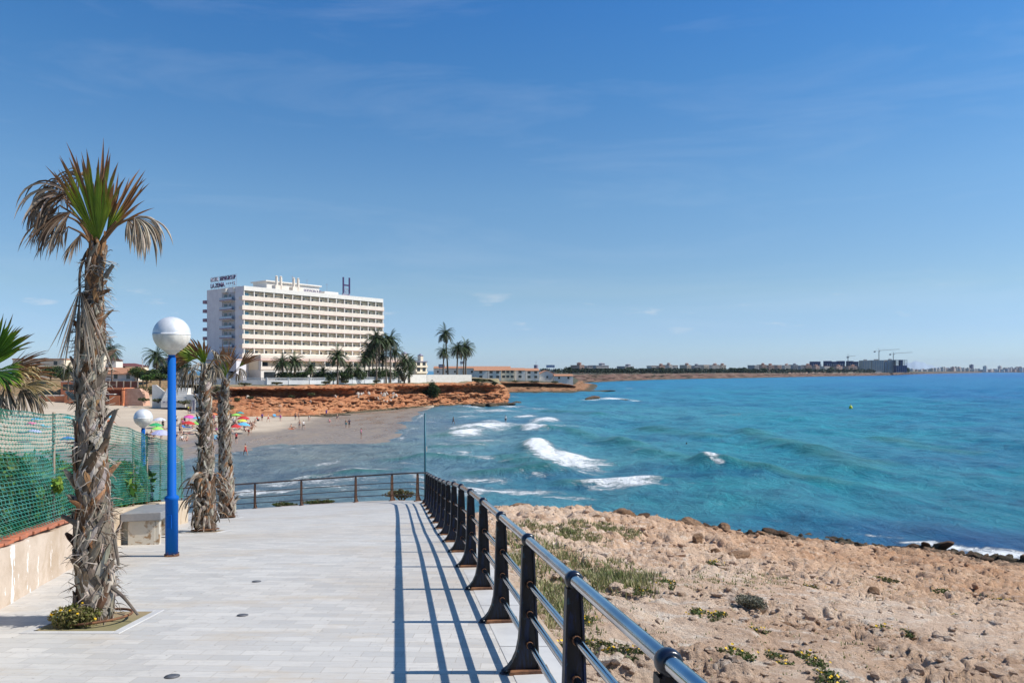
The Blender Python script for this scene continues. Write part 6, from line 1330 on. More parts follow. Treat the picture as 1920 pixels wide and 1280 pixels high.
# ---------------------------------------------------------------- houses
def house(loc, rz, wx, dy, hgt, label, walls, roof='gable', roofm=None, rh=1.4, nwin=(2, 2), cat='house', group=None, ridge='x', ws=(1.1, 1.2), storey=3.0, name='house', small=False, base=3):
    o = empty(name, loc, rz, label, cat, group); mb = MB(); mb.box(-wx / 2, wx / 2, 0, dy, -base, hgt)
    if roof == 'gable' and ridge == 'y': mb.prism([(-wx / 2, .01, hgt), (wx / 2, .01, hgt), (0, .01, hgt + rh)], (0, dy - .02, 0))
    mb.build('wall', walls, o)
    roofm = roofm or M['terracotta']; mb = MB(); e = .45
    if roof == 'gable' and ridge == 'x':
        mb.prism([(-wx / 2 - e * .3, -e, hgt + .02), (-wx / 2 - e * .3, dy / 2, hgt + rh), (-wx / 2 - e * .3, dy + e, hgt + .02)], (wx + e * .6, 0, 0)); mb.box(-wx / 2 - e * .31, wx / 2 + e * .31, -e - .02, -e + .16, hgt - .14, hgt + .018)
    elif roof == 'gable':
        for s in (-1, 1): mb.prism([(s * (wx / 2 + e), -e, hgt - .15), (0, -e, hgt + rh + .02), (0, -e, hgt + rh + .22), (s * (wx / 2 + e), -e, hgt + .05)], (0, dy + 2 * e, 0))
    elif roof == 'hip':
        q = [(-wx / 2 - e, -e, hgt), (wx / 2 + e, -e, hgt), (wx / 2 + e, dy + e, hgt), (-wx / 2 - e, dy + e, hgt)]; k = min(wx, dy) / 2
        mb.add([(a, b, c + .01) for a, b, c in q] + [(-wx / 2 + k, dy / 2, hgt + rh), (wx / 2 - k, dy / 2, hgt + rh)], [(0, 1, 5, 4), (2, 3, 4, 5), (1, 2, 5), (3, 0, 4), (3, 2, 1, 0)])
    else: mb.box(-wx / 2 - .15, wx / 2 + .15, -.15, dy + .15, hgt + .01, hgt + .35)
    mb.build('roof', roofm, o); nx, nz = nwin
    for i in range(nx):
        for j in range(nz):
            x = (i + .5) / nx * wx - wx / 2; z = j * storey + (1.0 if j else .9)
            w_ = MB(); w_.box(x - ws[0] / 2, x + ws[0] / 2, -.04, -.002, z, z + ws[1], m=0)
            if not small: w_.box(x - ws[0] / 2 - .1, x + ws[0] / 2 + .1, -.12, -.041, z - .14, z - .02, m=1)
            w_.build('window', [M['dark_glass'], M['parapet']], o)
    return o
TG = 'white terraced houses on the second headland'
TL = ['leftmost white terraced house on the headland, half behind the white wall', 'second white terraced house with one dark upstairs window', 'wide cream fronted house in the middle of the headland terrace', 'white terraced house with a single dark window right of the cream one', 'end house of the headland terrace with two dark upstairs windows']
for i, (x0, x1, py, Y, nw) in enumerate(((889, 914, 711.5, 418, (1, 2)), (914.5, 939.5, 711.5, 420, (2, 2)), (940, 964.5, 711, 424, (3, 2)), (965, 985, 711, 428, (1, 2)), (985.5, 1011, 711.5, 432, (2, 2)))):
    p = at((x0 + x1) / 2, py, Y); house(p, R(6), (x1 - x0) / F * Y, 9, 5.0, TL[i], M['cream_wall'] if i == 2 else M['white_paint'], 'gable', rh=1.4, nwin=nw, group=TG, ws=(1.7, 1.3), storey=2.5)
p = at(1026, 711.5, 436); house(p, R(8), 9.0, 10, 3.2, 'white gabled house just right of the headland terrace', M['white_paint'], 'gable', rh=1.9, nwin=(1, 1), ridge='y')
p = at(1057, 713, 428); house(p, R(5), 10.5, 7, 2.5, 'low white bungalow with a tiled roof at the tip of the headland', M['white_paint'], 'gable', rh=1.0, nwin=(2, 1))
p = at(845, 699, 300); house((p[0], p[1] + 160, p[2] - 1.2), 0, 46, 10, 3.6, 'long low row with a terracotta roof seen behind the five tall palms', M['white_paint'], 'gable', rh=1.2, nwin=(9, 1))
def apartment(loc, rz, wx, dy, n, label, walls, roofm=None, cat='apartment block', group=None, nx=4, st=3.0, tower=True, glass=None):
    o = empty('apartment_block', loc, rz, label, cat, group); mb = MB(); mb.box(-wx / 2, wx / 2, 0, dy, -3, n * st)
    if tower: mb.box(wx * .08, wx * .32, dy * .2, dy * .6, n * st, n * st + 2.4)
    mb.build('wall', walls, o); mb = MB(); mb.box(-wx / 2 - .3, wx / 2 + .3, -.3, dy + .3, n * st + .01 - .3, n * st + .1); 
    if tower:
        mb.add([(wx * .05, dy * .15, n * st + 2.41), (wx * .35, dy * .15, n * st + 2.41), (wx * .35, dy * .65, n * st + 2.41), (wx * .05, dy * .65, n * st + 2.41), (wx * .2, dy * .4, n * st + 3.4)], [(0, 1, 4), (1, 2, 4), (2, 3, 4), (3, 0, 4), (3, 2, 1, 0)])
    mb.build('roof', roofm or M['terracotta'], o)
    for j in range(n):
        w_ = MB()
        for i in range(nx): x = (i + .5) / nx * wx - wx / 2; w_.box(x - wx / nx * .28, x + wx / nx * .28, -.06, -.003, j * st + .7, j * st + 2.3)
        q = w_.build('window_row', glass or M['dark_glass'], o); 
        b = MB(); b.box(-wx / 2, wx / 2, -.7, -.1, j * st - .1, j * st + .65); b.build('balcony', walls, o)
    return o
M['far_cream'] = mat('far_cream', (0.78, 0.68, 0.52), (0.72, 0.61, 0.46), .2, .85)
p = at(790, 699, 330); apartment((p[0], p[1], p[2]), R(48), 6.2, 5, 2, 'cream apartment house with balconies just right of the hotel palms', M['far_cream'], M['grey_letter'], nx=2, st=2.5)
p = at(760, 697, 345); apartment((p[0], p[1], p[2]), R(48), 7.0, 6, 2, 'taller cream apartment house half hidden by palms beside the hotel', M['far_cream'], M['grey_letter'], nx=3, st=2.9)

def billboard(px, py, Y, w_, h_, label, hg, blue=True):
    p = at(px, py, Y); o = empty('billboard', (p[0], p[1], p[2]), 0, label, 'billboard'); mb = MB(); mb.box(-w_ / 2, w_ / 2, -.15, .15, hg, hg + h_); mb.build('panel', mat('billboard_blue', (0.03, 0.07, 0.18), (0.05, 0.10, 0.22), .6, .6) if blue else mat('billboard_grey', (0.35, 0.36, 0.42), None, .6, .6), o)
    mb = MB(); mb.box(-w_ / 2 + .3, w_ / 2 - .3, -.2, -.152, hg + h_ * .42, hg + h_ * .58); mb.build('stripe', M['white_paint'], o)
    for s in (-.3, .3): m2 = MB(); m2.box(w_ * s - .12, w_ * s + .12, -.1, .1, -4, hg); m2.build('leg', M['grey_letter'], o)
billboard(828, 696, 440, 2.9 * 1.2, 1.8, 'dark blue billboard behind the shortest of the five tall palms', 2.2); billboard(867, 694, 440, 2.6, 1.6, 'small grey billboard between the right hand palm trunks', 3.6, False)
p = at(1032, 698, 620); o = empty('billboard', p, 0, 'wide roof sign board with blue letters far behind the headland', 'billboard'); mb = MB(); mb.box(-3.4, 3.4, -.1, .1, 4.0, 6.0); mb.build('panel', mat('sign_blue', (0.10, 0.14, 0.36), (0.55, 0.56, 0.62), 1.2, .6), o)
for s in (-2.8, 2.8): m2 = MB(); m2.box(s - .15, s + .15, .11, .3, -5, 6); m2.build('leg', M['grey_letter'], o)
p = at(1005, 697, 560); o = empty('water_tank', p, 0, 'dark squat tank on a frame behind the end terraced house', 'tank'); mb = MB(); mb.lathe([(1.3, 2.4), (1.55, 2.6), (1.5, 5.0), (.9, 5.2)], 14); mb.build('tank', M['grey_letter'], o, False); mb = MB(); mb.tube([(0, 0, 5), (0, 0, 8.2)], .08, 5); mb.build('mast', M['grey_letter'], o)
for s in (-1, 1): m2 = MB(); m2.box(s - .12, s + .12, -.1, .1, -5, 2.5); m2.build('leg', M['grey_letter'], o)

# buildings at the head of the beach, left
p = at(212, 713, 225); house((p[0] - 1, p[1], p[2] - .4), R(-4), 15, 9, 2.3, 'white bungalow with a long low orange tiled roof behind the beach bar', M['white_paint'], 'gable', rh=1.9, nwin=(4, 1), base=3)
p = at(196, 693, 290); house(p, R(10), 8, 8, 3.6, 'white house under a maroon pyramid roof beyond the nearest palm', M['white_paint'], 'hip', M['maroon'], 1.9, (2, 1)); p = at(232, 697, 300); house(p, R(10), 14, 8, 2.2, 'low cream house with a flat maroon roof beside the pyramid roof', M['far_cream'], 'hip', M['maroon'], 1.2, (3, 1))
p = at(312, 697, 262); house(p, R(10), 7, 7, 2.8, 'small grey and white gabled house half behind the blue lamp', M['white_paint'], 'gable', mat('grey_roof', (0.22, 0.21, 0.22), None, 1, .8), 1.8, (1, 1), ridge='y')
p = at(72, 690, 235); house(p, R(5), 15, 9, 2.6, 'pale orange bungalow at the left edge beyond the drooping palm', M['far_cream'], 'flat', M['terracotta'], nwin=(3, 1))
p = at(98, 690, 330); o = empty('glass_pavilion', p, R(15), 'grey blue glazed frame structure on the skyline left of the nearest palm', 'building'); mb = MB(); mb.prism([(-3, 0, -3), (3, 0, -3), (3, 0, 3.6), (-3, 0, 2.2)], (0, 5, 0)); mb.build('wall', mat('blue_panel', (0.16, 0.22, 0.30), (0.22, 0.28, 0.36), .7, .4), o); mb = MB(); mb.tube([(-3, -.1, -1), (3, -.1, 3.5)], .16, 5); mb.tube([(-3, -.1, .9), (3, -.1, .9)], .14, 5); mb.tube([(0, -.1, -3), (0, -.1, 2.8)], .14, 5); mb.build('frame', M['white_paint'], o)
# orange beach bar with its terrace
p = at(222, 756, 196); bar = empty('beach_bar', (p[0], p[1], 3.0), R(-3), 'orange rendered beach bar with a brown screened roof terrace at the back of the sand', 'beach bar')
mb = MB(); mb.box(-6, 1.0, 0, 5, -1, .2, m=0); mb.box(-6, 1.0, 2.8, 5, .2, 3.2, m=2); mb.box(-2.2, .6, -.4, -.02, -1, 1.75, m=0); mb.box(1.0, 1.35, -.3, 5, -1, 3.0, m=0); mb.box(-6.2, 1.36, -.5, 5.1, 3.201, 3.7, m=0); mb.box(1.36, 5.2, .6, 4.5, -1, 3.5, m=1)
mb.prism([(5.2, .6, -1), (6.2, .6, -1), (5.7, .6, 2.8), (5.2, .6, 3.5)], (0, 3.5, 0), m=1); mb.build('wall', [M['orange'], mat('pink_stucco', (0.58, 0.36, 0.26), (0.48, 0.28, 0.20), 1.2, .9), mat('shade_red', (0.30, 0.10, 0.07), None, 1, .9)], bar)  # shade_red: shade under the roof put into the back wall's colour
mb = MB(); mb.box(-6.2, 5.2, .1, .2, 3.72, 5.3); mb.build('terrace_screen', M['brownfence'], bar)
for i in range(7):
    mb = MB(); x = -6.1 + i * 1.86; mb.box(x - .12, x + .12, .0, .099, 3.71, 5.5); mb.build('post', M['pale_stone'], bar)
mb = MB(); mb.box(-6, -.2, -1.6, .0, 2.0, 2.15); mb.build('awning', M['white_paint'], bar); mb = MB(); mb.box(-5.8, -2.3, -.1, -.02, .2, 1.2); mb.build('counter', M['dark_glass'], bar)
p = at(120, 757, 200); o = empty('beach_bar', (p[0], p[1], 3.2), R(2), 'lower orange walls of the second beach bar left of the nearest palm', 'beach bar'); mb = MB(); mb.box(-7, 2.0, 0, 4, -1, 1.2); mb.box(.6, 4.4, -1.0, 3, -1, 2.6); mb.box(-3, 6, 4.01, 8, -1, 4.8); mb.build('wall', M['orange'], o); mb = MB(); mb.box(-7, .5, -.2, 4.1, 1.201, 1.4); mb.box(-3.2, 6.2, 3.9, 8.1, 4.801, 5.1); mb.build('roof', mat('pale_roof', (.55, .45, .38), None, 1, .9), o); mb = MB(); mb.box(-2.4, 5.4, 3.93, 4.0, 2.6, 4.2); mb.build('window', M['dark_glass'], o)
# white ramp and terrace down to the sand
p = at(338, 752, 187); o = empty('beach_steps', (p[0], p[1], 3.3), R(4), 'white painted steps and terrace going down to the sand behind the second palm', 'steps'); mb = MB()
for k in range(7): mb.box(-4.6, 1.2 - k * .1, k * .62, 8, -1.2 + .0, .5 + k * .48)
mb.box(1.3, 4.6, .5, 8, -1.2, 1.9); mb.box(4.62, 5.2, .2, 8, -1.2, 2.6); mb.prism([(-8.4, 4.5, -1.5), (-8.4, 4.5, 4.2), (-7.4, 4.5, 4.2), (-4.65, 4.5, 1.9), (-4.65, 4.5, -1.5)], (0, .4, 0)); mb.build('steps', M['white_paint'], o)
mb = MB()
for k in range(6): mb.box(-4.1 + k * .9, -3.5 + k * .9, -.03, -.004, -.05, .28)
mb.build('markings', M['grey_letter'], o)
mb = MB(); mb.box(-4.5, 1.0, .55, .6, 1.05, 1.12); mb.box(-4.5, 1.0, 2.45, 2.5, 2.6, 2.66); mb.build('handrail', M['steel'], o)
o = empty('beach_sign', at(361, 772, 158)[:2] + (2.6,), 0, 'tall narrow white and grey board standing at the back of the sand', 'board'); mb = MB(); mb.prism([(-.35, 0, -.3), (.5, 0, -.3), (.62, 0, 2.6), (.45, 0, 3.6), (.1, 0, 2.7)], (0, .12, 0)); mb.build('board', M['white_paint'], o); mb = MB(); mb.box(0.05, .42, -.03, -.004, 0.2, 2.4); mb.build('panel', M['grey_letter'], o)
M['pole_white'] = M['white_paint']
for px, py, Y, h_, lab in ((267, 700, 235, 4.2, 'thin white lamp standard among the trees behind the beach'), (124, 712, 240, 12.0, 'slim tall pale mast on the skyline left of the nearest palm')):
    o = empty('mast', at(px, py, Y), 0, lab, 'mast'); mb = MB(); mb.tube([(0, 0, -1), (0, 0, h_)], .09, 6); mb.build('pole', M['white_paint'], o); mb = MB(); mb.lathe([(.16, h_), (.2, h_ + .15), (.05, h_ + .3)], 8); mb.build('cap', M['grey_letter'], o)

# ---------------------------------------------------------------- far palms
def feather_crown(seed, n=54, L0=2.6):
    r_ = random.Random(seed); mb = MB()
    for i in range(n):
        a = i * 2.39996 + r_.uniform(-.2, .2); el = lerp(1.35, -0.55, (i / n) ** .85) + r_.uniform(-.15, .15); L_ = L0 * r_.uniform(.85, 1.15); d = Vector((math.cos(a) * math.cos(el), math.sin(a) * math.cos(el), math.sin(el))); p = Vector((0, 0, 0)); pts = [p.copy()]
        for j in range(9): d = (d + Vector((0, 0, -.13 - .02 * j))).normalized(); p = p + d * (L_ / 9); pts.append(p.copy())
        col = r_.choice([(0.035, 0.06, 0.018), (0.05, 0.085, 0.022), (0.07, 0.10, 0.03), (0.03, 0.045, 0.016)]) if i < n * .85 else r_.choice([(0.16, 0.13, 0.06), (0.20, 0.15, 0.08)])
        ribbon(mb, pts, [.06] * 10, Vector((0, 0, 1)), [jit(col, .1, r_)] * 10, .2)
        for j in range(1, 10):
            for q in (0, .5):
                b = pts[j - 1].lerp(pts[j], q + .5 * 0); t = (pts[j] - pts[j - 1]).normalized(); s = t.cross(Vector((0, 0, 1)))
                if s.length < .1: s = Vector((1, 0, 0))
                s.normalize(); u_ = s.cross(t); ll = .52 * math.sin(math.pi * min(1, (j + q) / 10.5)) ** .6 * L0 / 2.6
                for sg_ in (-1, 1):
                    e = b + (s * sg_ * .85 + t * .6 + Vector((0, 0, -.35))).normalized() * ll; mb.add([b - t * .065, b + t * .065, e], [(0, 1, 2)], col=jit(col, .25, r_))
    return mb.mesh('crown', M['frond'])
CR = [feather_crown(s) for s in (1, 2, 3)]
M['trunk_far'] = mat('palm_stem', (0.17, 0.13, 0.10), (0.11, 0.085, 0.065), 1.5, .9, .4)
FPN = ['Far palm']
def far_palm(px, ytop, ybase, Y, label, cr=2.4, group=None, lean=0.0, thick=.24, zb=None):
    b = at(px, ybase, Y); t = at(px + lean, ytop, Y); H_ = t[2] - b[2]; o = empty('palm_tree', b, 0, label, 'palm', group); mb = MB(); dx = t[0] - b[0]
    mb.tube([(0, 0, -1.5), (0, 0, 0), (dx * .3, 0, H_ * .4), (dx * .8, .1, H_ * .8), (dx, 0, H_)], [thick * 1.5, thick * 1.35, thick, thick * .9, thick * 1.1], 8); mb.lathe([(thick, 0), (thick * 1.7, .25), (thick * 1.5, .6), (thick * .5, .9)], 8, (dx, 0, H_ - .5)); mb.build('trunk', M['trunk_far'], o, True)
    s = cr / 2.6 * 1.65; inst('crown', CR[int(px * 7) % 3], o, (dx, 0, H_), (0, 0, rng.uniform(0, 6)), (s, s, s * rng.uniform(.9, 1.1))); return o
G5 = 'five tall palms above the white wall'
for q in ((840, 626, 708, 268, 'tallest slim palm of the five above the white wall', 2.5, 'l', 5), (831, 660, 708, 262, 'shortest palm at the left of the five above the white wall', 2.1, 'l', 1), (857, 654, 708, 266, 'broad headed palm in the middle of the five above the white wall', 2.6, 'l', 1), (873, 652, 708, 270, 'rightmost tall palm of the five above the white wall', 2.7, 'l', 1), (869, 661, 708, 276, 'palm with a small crown tucked behind the rightmost of the five', 1.9, 'l', 1)):
    far_palm(q[0], q[1], q[2], q[3], q[4], q[5], G5, -q[7] if q[0] == 840 else q[7], .26)
GH = 'palms in the hotel garden'
for q in ((706, 636, 716, 222, 'tallest palm of the dense clump at the right end of the hotel', 2.6), (711, 644, 716, 226, 'palm leaning close beside the tallest of the hotel clump', 2.4), (724, 640, 714, 226, 'slim palm right of the tallest in the hotel clump', 2.3), (732, 638, 714, 228, 'rightmost of the tall palms in the hotel clump', 2.5), (692, 656, 714, 222, 'medium palm on the left of the hotel clump', 2.1), (684, 672, 714, 220, 'short palm left of the hotel clump', 1.9), (699, 664, 715, 230, 'thin palm in the middle of the hotel clump', 1.8), (717, 668, 714, 232, 'short palm half hidden between tall trunks of the clump', 1.9), (741, 660, 713, 232, 'shorter palm at the right of the hotel clump', 2.1), (633, 668, 714, 206, 'lone palm with a wide crown in front of the hotel podium', 2.5),
          (529, 680, 716, 196, 'bushy palm in front of the podium corner', 2.1), (552, 678, 716, 199, 'bushy palm just right of the podium corner', 2.1), (758, 675, 714, 236, 'round headed palm beside the cream apartment house', 2.0), (768, 680, 714, 240, 'broad palm at the edge of the cream apartment house', 1.9), (582, 690, 715, 202, 'small palm between the podium corner palms and the lone palm', 1.6), (655, 690, 714, 214, 'low palm right of the lone podium palm', 1.6), (606, 698, 715, 205, 'very low spreading palm under the podium balconies', 1.8), (672, 694, 714, 216, 'low palm at the foot of the hotel clump', 1.6)):
    far_palm(*q, GH, 0, .2)
far_palm(210, 658, 712, 214, 'tall curved palm rising by the bungalow just right of the nearest palm', 2.5, None, -3, .17); far_palm(294, 668, 704, 232, 'thick dark palm among trees left of the blue lamp', 3.0, None, 0, .36); far_palm(330, 676, 706, 236, 'dark palm crown partly behind the big lamp globe', 2.4, None, 0, .3); far_palm(128, 694, 735, 150, 'small green fan headed palm left of the nearest trunk', 1.3, None, 0, .12); far_palm(124, 682, 702, 250, 'dark palm top on the skyline behind the nearest trunk', 1.8, None, 0, .2); far_palm(770, 676, 700, 300, 'far palm showing between the clump and the cream house', 2.0, None)
# trees and hedges behind the beach and in the hotel garden
def tree(px, py, Y, rad, cols, seed, label, n=1500, size=.22, group=None, trunk_h=.6):
    b = at(px, py, Y); r_ = random.Random(seed); o = empty('tree', b, 0, label, 'tree', group); mb = MB(); L_ = [((c[0], c[1], c[2] + trunk_h), q) for c, q in lumpy(rad, 9, r_)]; foliage(mb, L_, n, size, cols, r_, 1.6); mb.build('crown', M['leaf'], o)
    mb = MB(); mb.tube([(0, 0, -1.5), (0, 0, trunk_h * .5), (.1 * rad[0], 0, trunk_h + rad[2] * .8)], [.22, .18, .08], 7)
    for c, q in L_[2:6]: mb.tube([(0, 0, trunk_h * .6), (c[0] * .5, c[1] * .5, trunk_h + c[2] * .35), c], [.12, .08, .03], 5)
    mb.build('trunk', M['stem'], o); return o
for i, q in enumerate(((258, 712, 224, (3.6, 3, 1.8), MDG + OLV[:1], 'broad green tree behind the beach left of the blue lamp'), (240, 712, 230, (2.4, 2.4, 1.5), DKG, 'dark tree at the end of the orange tiled bungalow'), (283, 714, 218, (2.2, 2, 1.5), DKG + MDG, 'dark leafy tree below the thick palm'), (268, 716, 214, (1.5, 1.5, 1.2), DKG, 'round dark shrub tree under the broad green tree'), (300, 716, 212, (2.8, 2, 1.1), MDG, 'hedge like green tree just left of the blue pole'), (275, 718, 210, (2.2, 1.8, 1.0), BRT[:2] + MDG, 'bright hedge tree above the scrubby bank'), (310, 706, 240, (4, 3, 1.7), DKG, 'dark spreading tree behind the grey gabled house'), (95, 712, 212, (3.2, 3, 1.9), DKG + MDG, 'dark green tree at the left beyond the drooping palm'), (118, 716, 205, (2.4, 2, 1.5), MDG, 'mid green tree left of the nearest trunk'), (62, 708, 220, (3.2, 2.5, 1.8), DKG, 'dark tree at the far left edge'), (345, 704, 225, (3, 2.5, 1.8), DKG, 'dark tree behind the second palm crown'))): tree(q[0], q[1], q[2], q[3], q[4], 300 + i, q[5])
for i, q in enumerate(((560, 718, 199, (2.2, 1.5, .9)), (605, 717, 205, (2.6, 1.5, .8)), (640, 716, 209, (2.4, 1.5, .9)), (668, 716, 216, (2.6, 1.8, 1.1)), (700, 715, 224, (3, 1.8, 1.2)), (728, 714, 230, (2.6, 1.8, 1.1)), (757, 714, 236, (2.6, 2, 1.6)), (530, 718, 196, (1.8, 1.5, .9)))):
    lab = ['clipped shrub in front of the podium windows', 'low hedge under the hotel balconies', 'low hedge beside the lone podium palm', 'dark hedge left of the hotel palm clump', 'dense hedge at the foot of the hotel palm clump', 'dark hedge right of the hotel palm clump', 'bushy tree in front of the cream apartment house', 'dark shrub at the podium corner'][i]
    b = at(*q[:3]); shrub('shrub', b, (q[3][0] * 1.7, q[3][1] * 1.5, q[3][2] * 1.9), 1500, .22, DKG + MDG[:2], 330 + i, lab, 'shrub', 'garden shrubs before the hotel')
b = at(812, 748, 236); shrub('shrub', (b[0], b[1] - 1.0, 2.3), (2.7, 1.8, 3.0), 3600, .20, DKG + MDG[:2], 350, 'large dark green bush clinging to the red cliff', 'bush', lumps=12); b = at(796, 742, 237); shrub('shrub', (b[0], b[1] - .5, 3.4), (1.6, 1.2, 1.0), 700, .18, MDG, 351, 'lighter green bush left of the big bush on the cliff', 'bush')
SC = [(905, 716, 249, (2.4, 1.6, .5), 'flat green scrub at the cliff top near the point'), (893, 719, 250, (1.2, .8, .9), 'dark creeper hanging over the cliff edge near the point'), (927, 722, 249, (1.2, .8, .7), 'green tuft on the point of the cliff'), (610, 719, 199, (1.6, 1, .35), 'low dry scrub on the cliff edge below the podium'), (648, 718, 206, (1.2, 1, .4), 'dark low scrub on the cliff edge below the lone palm'), (706, 717, 218, (1.6, 1, .45), 'olive scrub on the cliff edge below the palm clump'), (520, 720, 188, (2, 1, .3), 'dry grass tuft on the left cliff edge'), (460, 722, 184, (2, 1, .35), 'dry scrub by the fence above the shaded overhang'), (405, 735, 176, (1.4, 1, .8), 'green bush beside the third palm trunk at the cliff end'), (445, 752, 172, (1.0, .8, .4), 'olive bush on the talus at the left end of the cliff'), (470, 748, 176, (.9, .7, .35), 'grey bush on the talus under the overhang'), (545, 745, 182, (.9, .7, .3), 'small bush on the talus below the overhang'), (585, 742, 186, (1.1, .8, .4), 'grey green bush mid way along the talus'), (430, 768, 168, (1.5, .8, .35), 'low olive scrub where the talus meets the sand'),
      (262, 735, 198, (2.4, 1.6, 1.1), 'brown green scrub on the bank right of the beach bar'), (284, 738, 197, (2.2, 1.5, 1.2), 'dark scrub on the middle of the bank behind the sand'), (300, 745, 194, (1.8, 1.3, .9), 'scrub on the bank just left of the blue pole'), (270, 752, 190, (2.0, 1.2, .45), 'low dry scrub at the foot of the bank'), (297, 754, 189, (1.8, 1.1, .5), 'low dry scrub beside the blue pole at the foot of the bank'), (345, 757, 186, (2.2, 1.1, .45), 'low scrub below the white steps'), (1000, 718, 398, (3.5, 2, .8), 'dark green scrub on the brow of the second headland'), (965, 717, 398, (2.5, 2, .6), 'green scrub on the second headland near the point'), (1040, 718, 405, (2.6, 2, .7), 'low olive scrub near the bungalow on the headland')]
for i, (px, py, Y, rad, lab) in enumerate(SC): b = at(px, py, Y); shrub('shrub', b, rad, 420, .13 + Y * .0002, (OLV + DKG[:2]) if i not in (1, 2, 20) else DKG, 360 + i, lab, 'bush', 'scrub on the cliffs and banks', trunk=True, lumps=5)
# rubble and fallen blocks at the foot of the cliff
cb = [boulder_mesh(s, M['cliff']) for s in (21, 27)]
M['rubble'] = mat('pale_rubble', (0.50, 0.43, 0.36), (0.38, 0.31, 0.26), 1.5, .9, .4)
for i in range(46):
    if i < 22: px, py, Y = rng.uniform(668, 745), rng.uniform(737, 752), 0; Y = float(np.interp(px, [660, 740], [199, 217])); nm = 'pale rubble heaped on the slope in the middle of the red cliff'; s = rng.uniform(.2, .5); g = 'rubble heaped on the red cliff'
    else: px, py, Y = rng.uniform(440, 640), rng.uniform(742, 766), 0; Y = float(np.interp(px, [430, 580, 640], [171, 182, 190])) + (766 - py) * .4; nm = 'fallen rock lying on the talus left of the pale rubble'; s = rng.uniform(.2, .6); g = 'fallen rocks on the talus'
    b = at(px, py, Y); inst('fallen_rock', cb[i % 2], None, b, (rng.uniform(0, 3), rng.uniform(0, 3), rng.uniform(0, 3)), (s * 1.3, s, s * .8), [M['rubble'] if i < 22 or i % 3 == 0 else M['cliff']]); tag(bpy.context.scene.objects[-1], nm, 'rock', g)
for i, (px, py, Y, s, lab) in enumerate(((596, 776, 180, .8, 'dark wave worn rock at the left of the cliff foot'), (612, 777, 180, .9, 'dark wave worn rock beside the purple clad bather'), (628, 776, 183, .8, 'dark wave worn rock under the small sea cave'), (648, 774, 188, .7, 'mossy flat rock at the foot of the cliff'), (900, 764, 240, 1.5, 'brown rock shelf at the water under the cliff point'), (925, 763, 242, 1.6, 'dark rock shelf under the cliff point'), (946, 760, 246, 1.6, 'outermost dark rock off the cliff point'), (965, 757, 256, 1.2, 'low wet rock trailing off the cliff point'))):
    b = at(px, py, Y); inst('rock', bms[i % 3], None, (b[0], b[1] - 1, 0.15), (0, 0, i), (s * 2.2, s * 1.4, s * .55), [M['boulder_dark']]); tag(bpy.context.scene.objects[-1], lab, 'rock', 'wave worn rocks below the cliff')
b = at(1108, 748, 300); inst('reef', bms[1], None, (b[0], 300, .1), (0, 0, 1), (7.0, 2.0, 1.0), [M['boulder_dark']]); tag(bpy.context.scene.objects[-1], 'low black reef breaking the water off the headland', 'reef')
b = at(1160, 752, 290); inst('reef', bms[2], None, (b[0], 286, -.1), (0, 0, 1), (8.0, 1.4, .55), [M['boulder_dark']]); tag(bpy.context.scene.objects[-1], 'flat dark reef awash just right of the black reef', 'reef')
b = at(1125, 732.5, 415); inst('reef', bms[0], None, (b[0] - 4, 408, -.1), (0, 0, .4), (14.0, 2.4, 1.0), [M['boulder_dark']]); tag(bpy.context.scene.objects[-1], 'long low rock spit running off the second headland', 'reef')
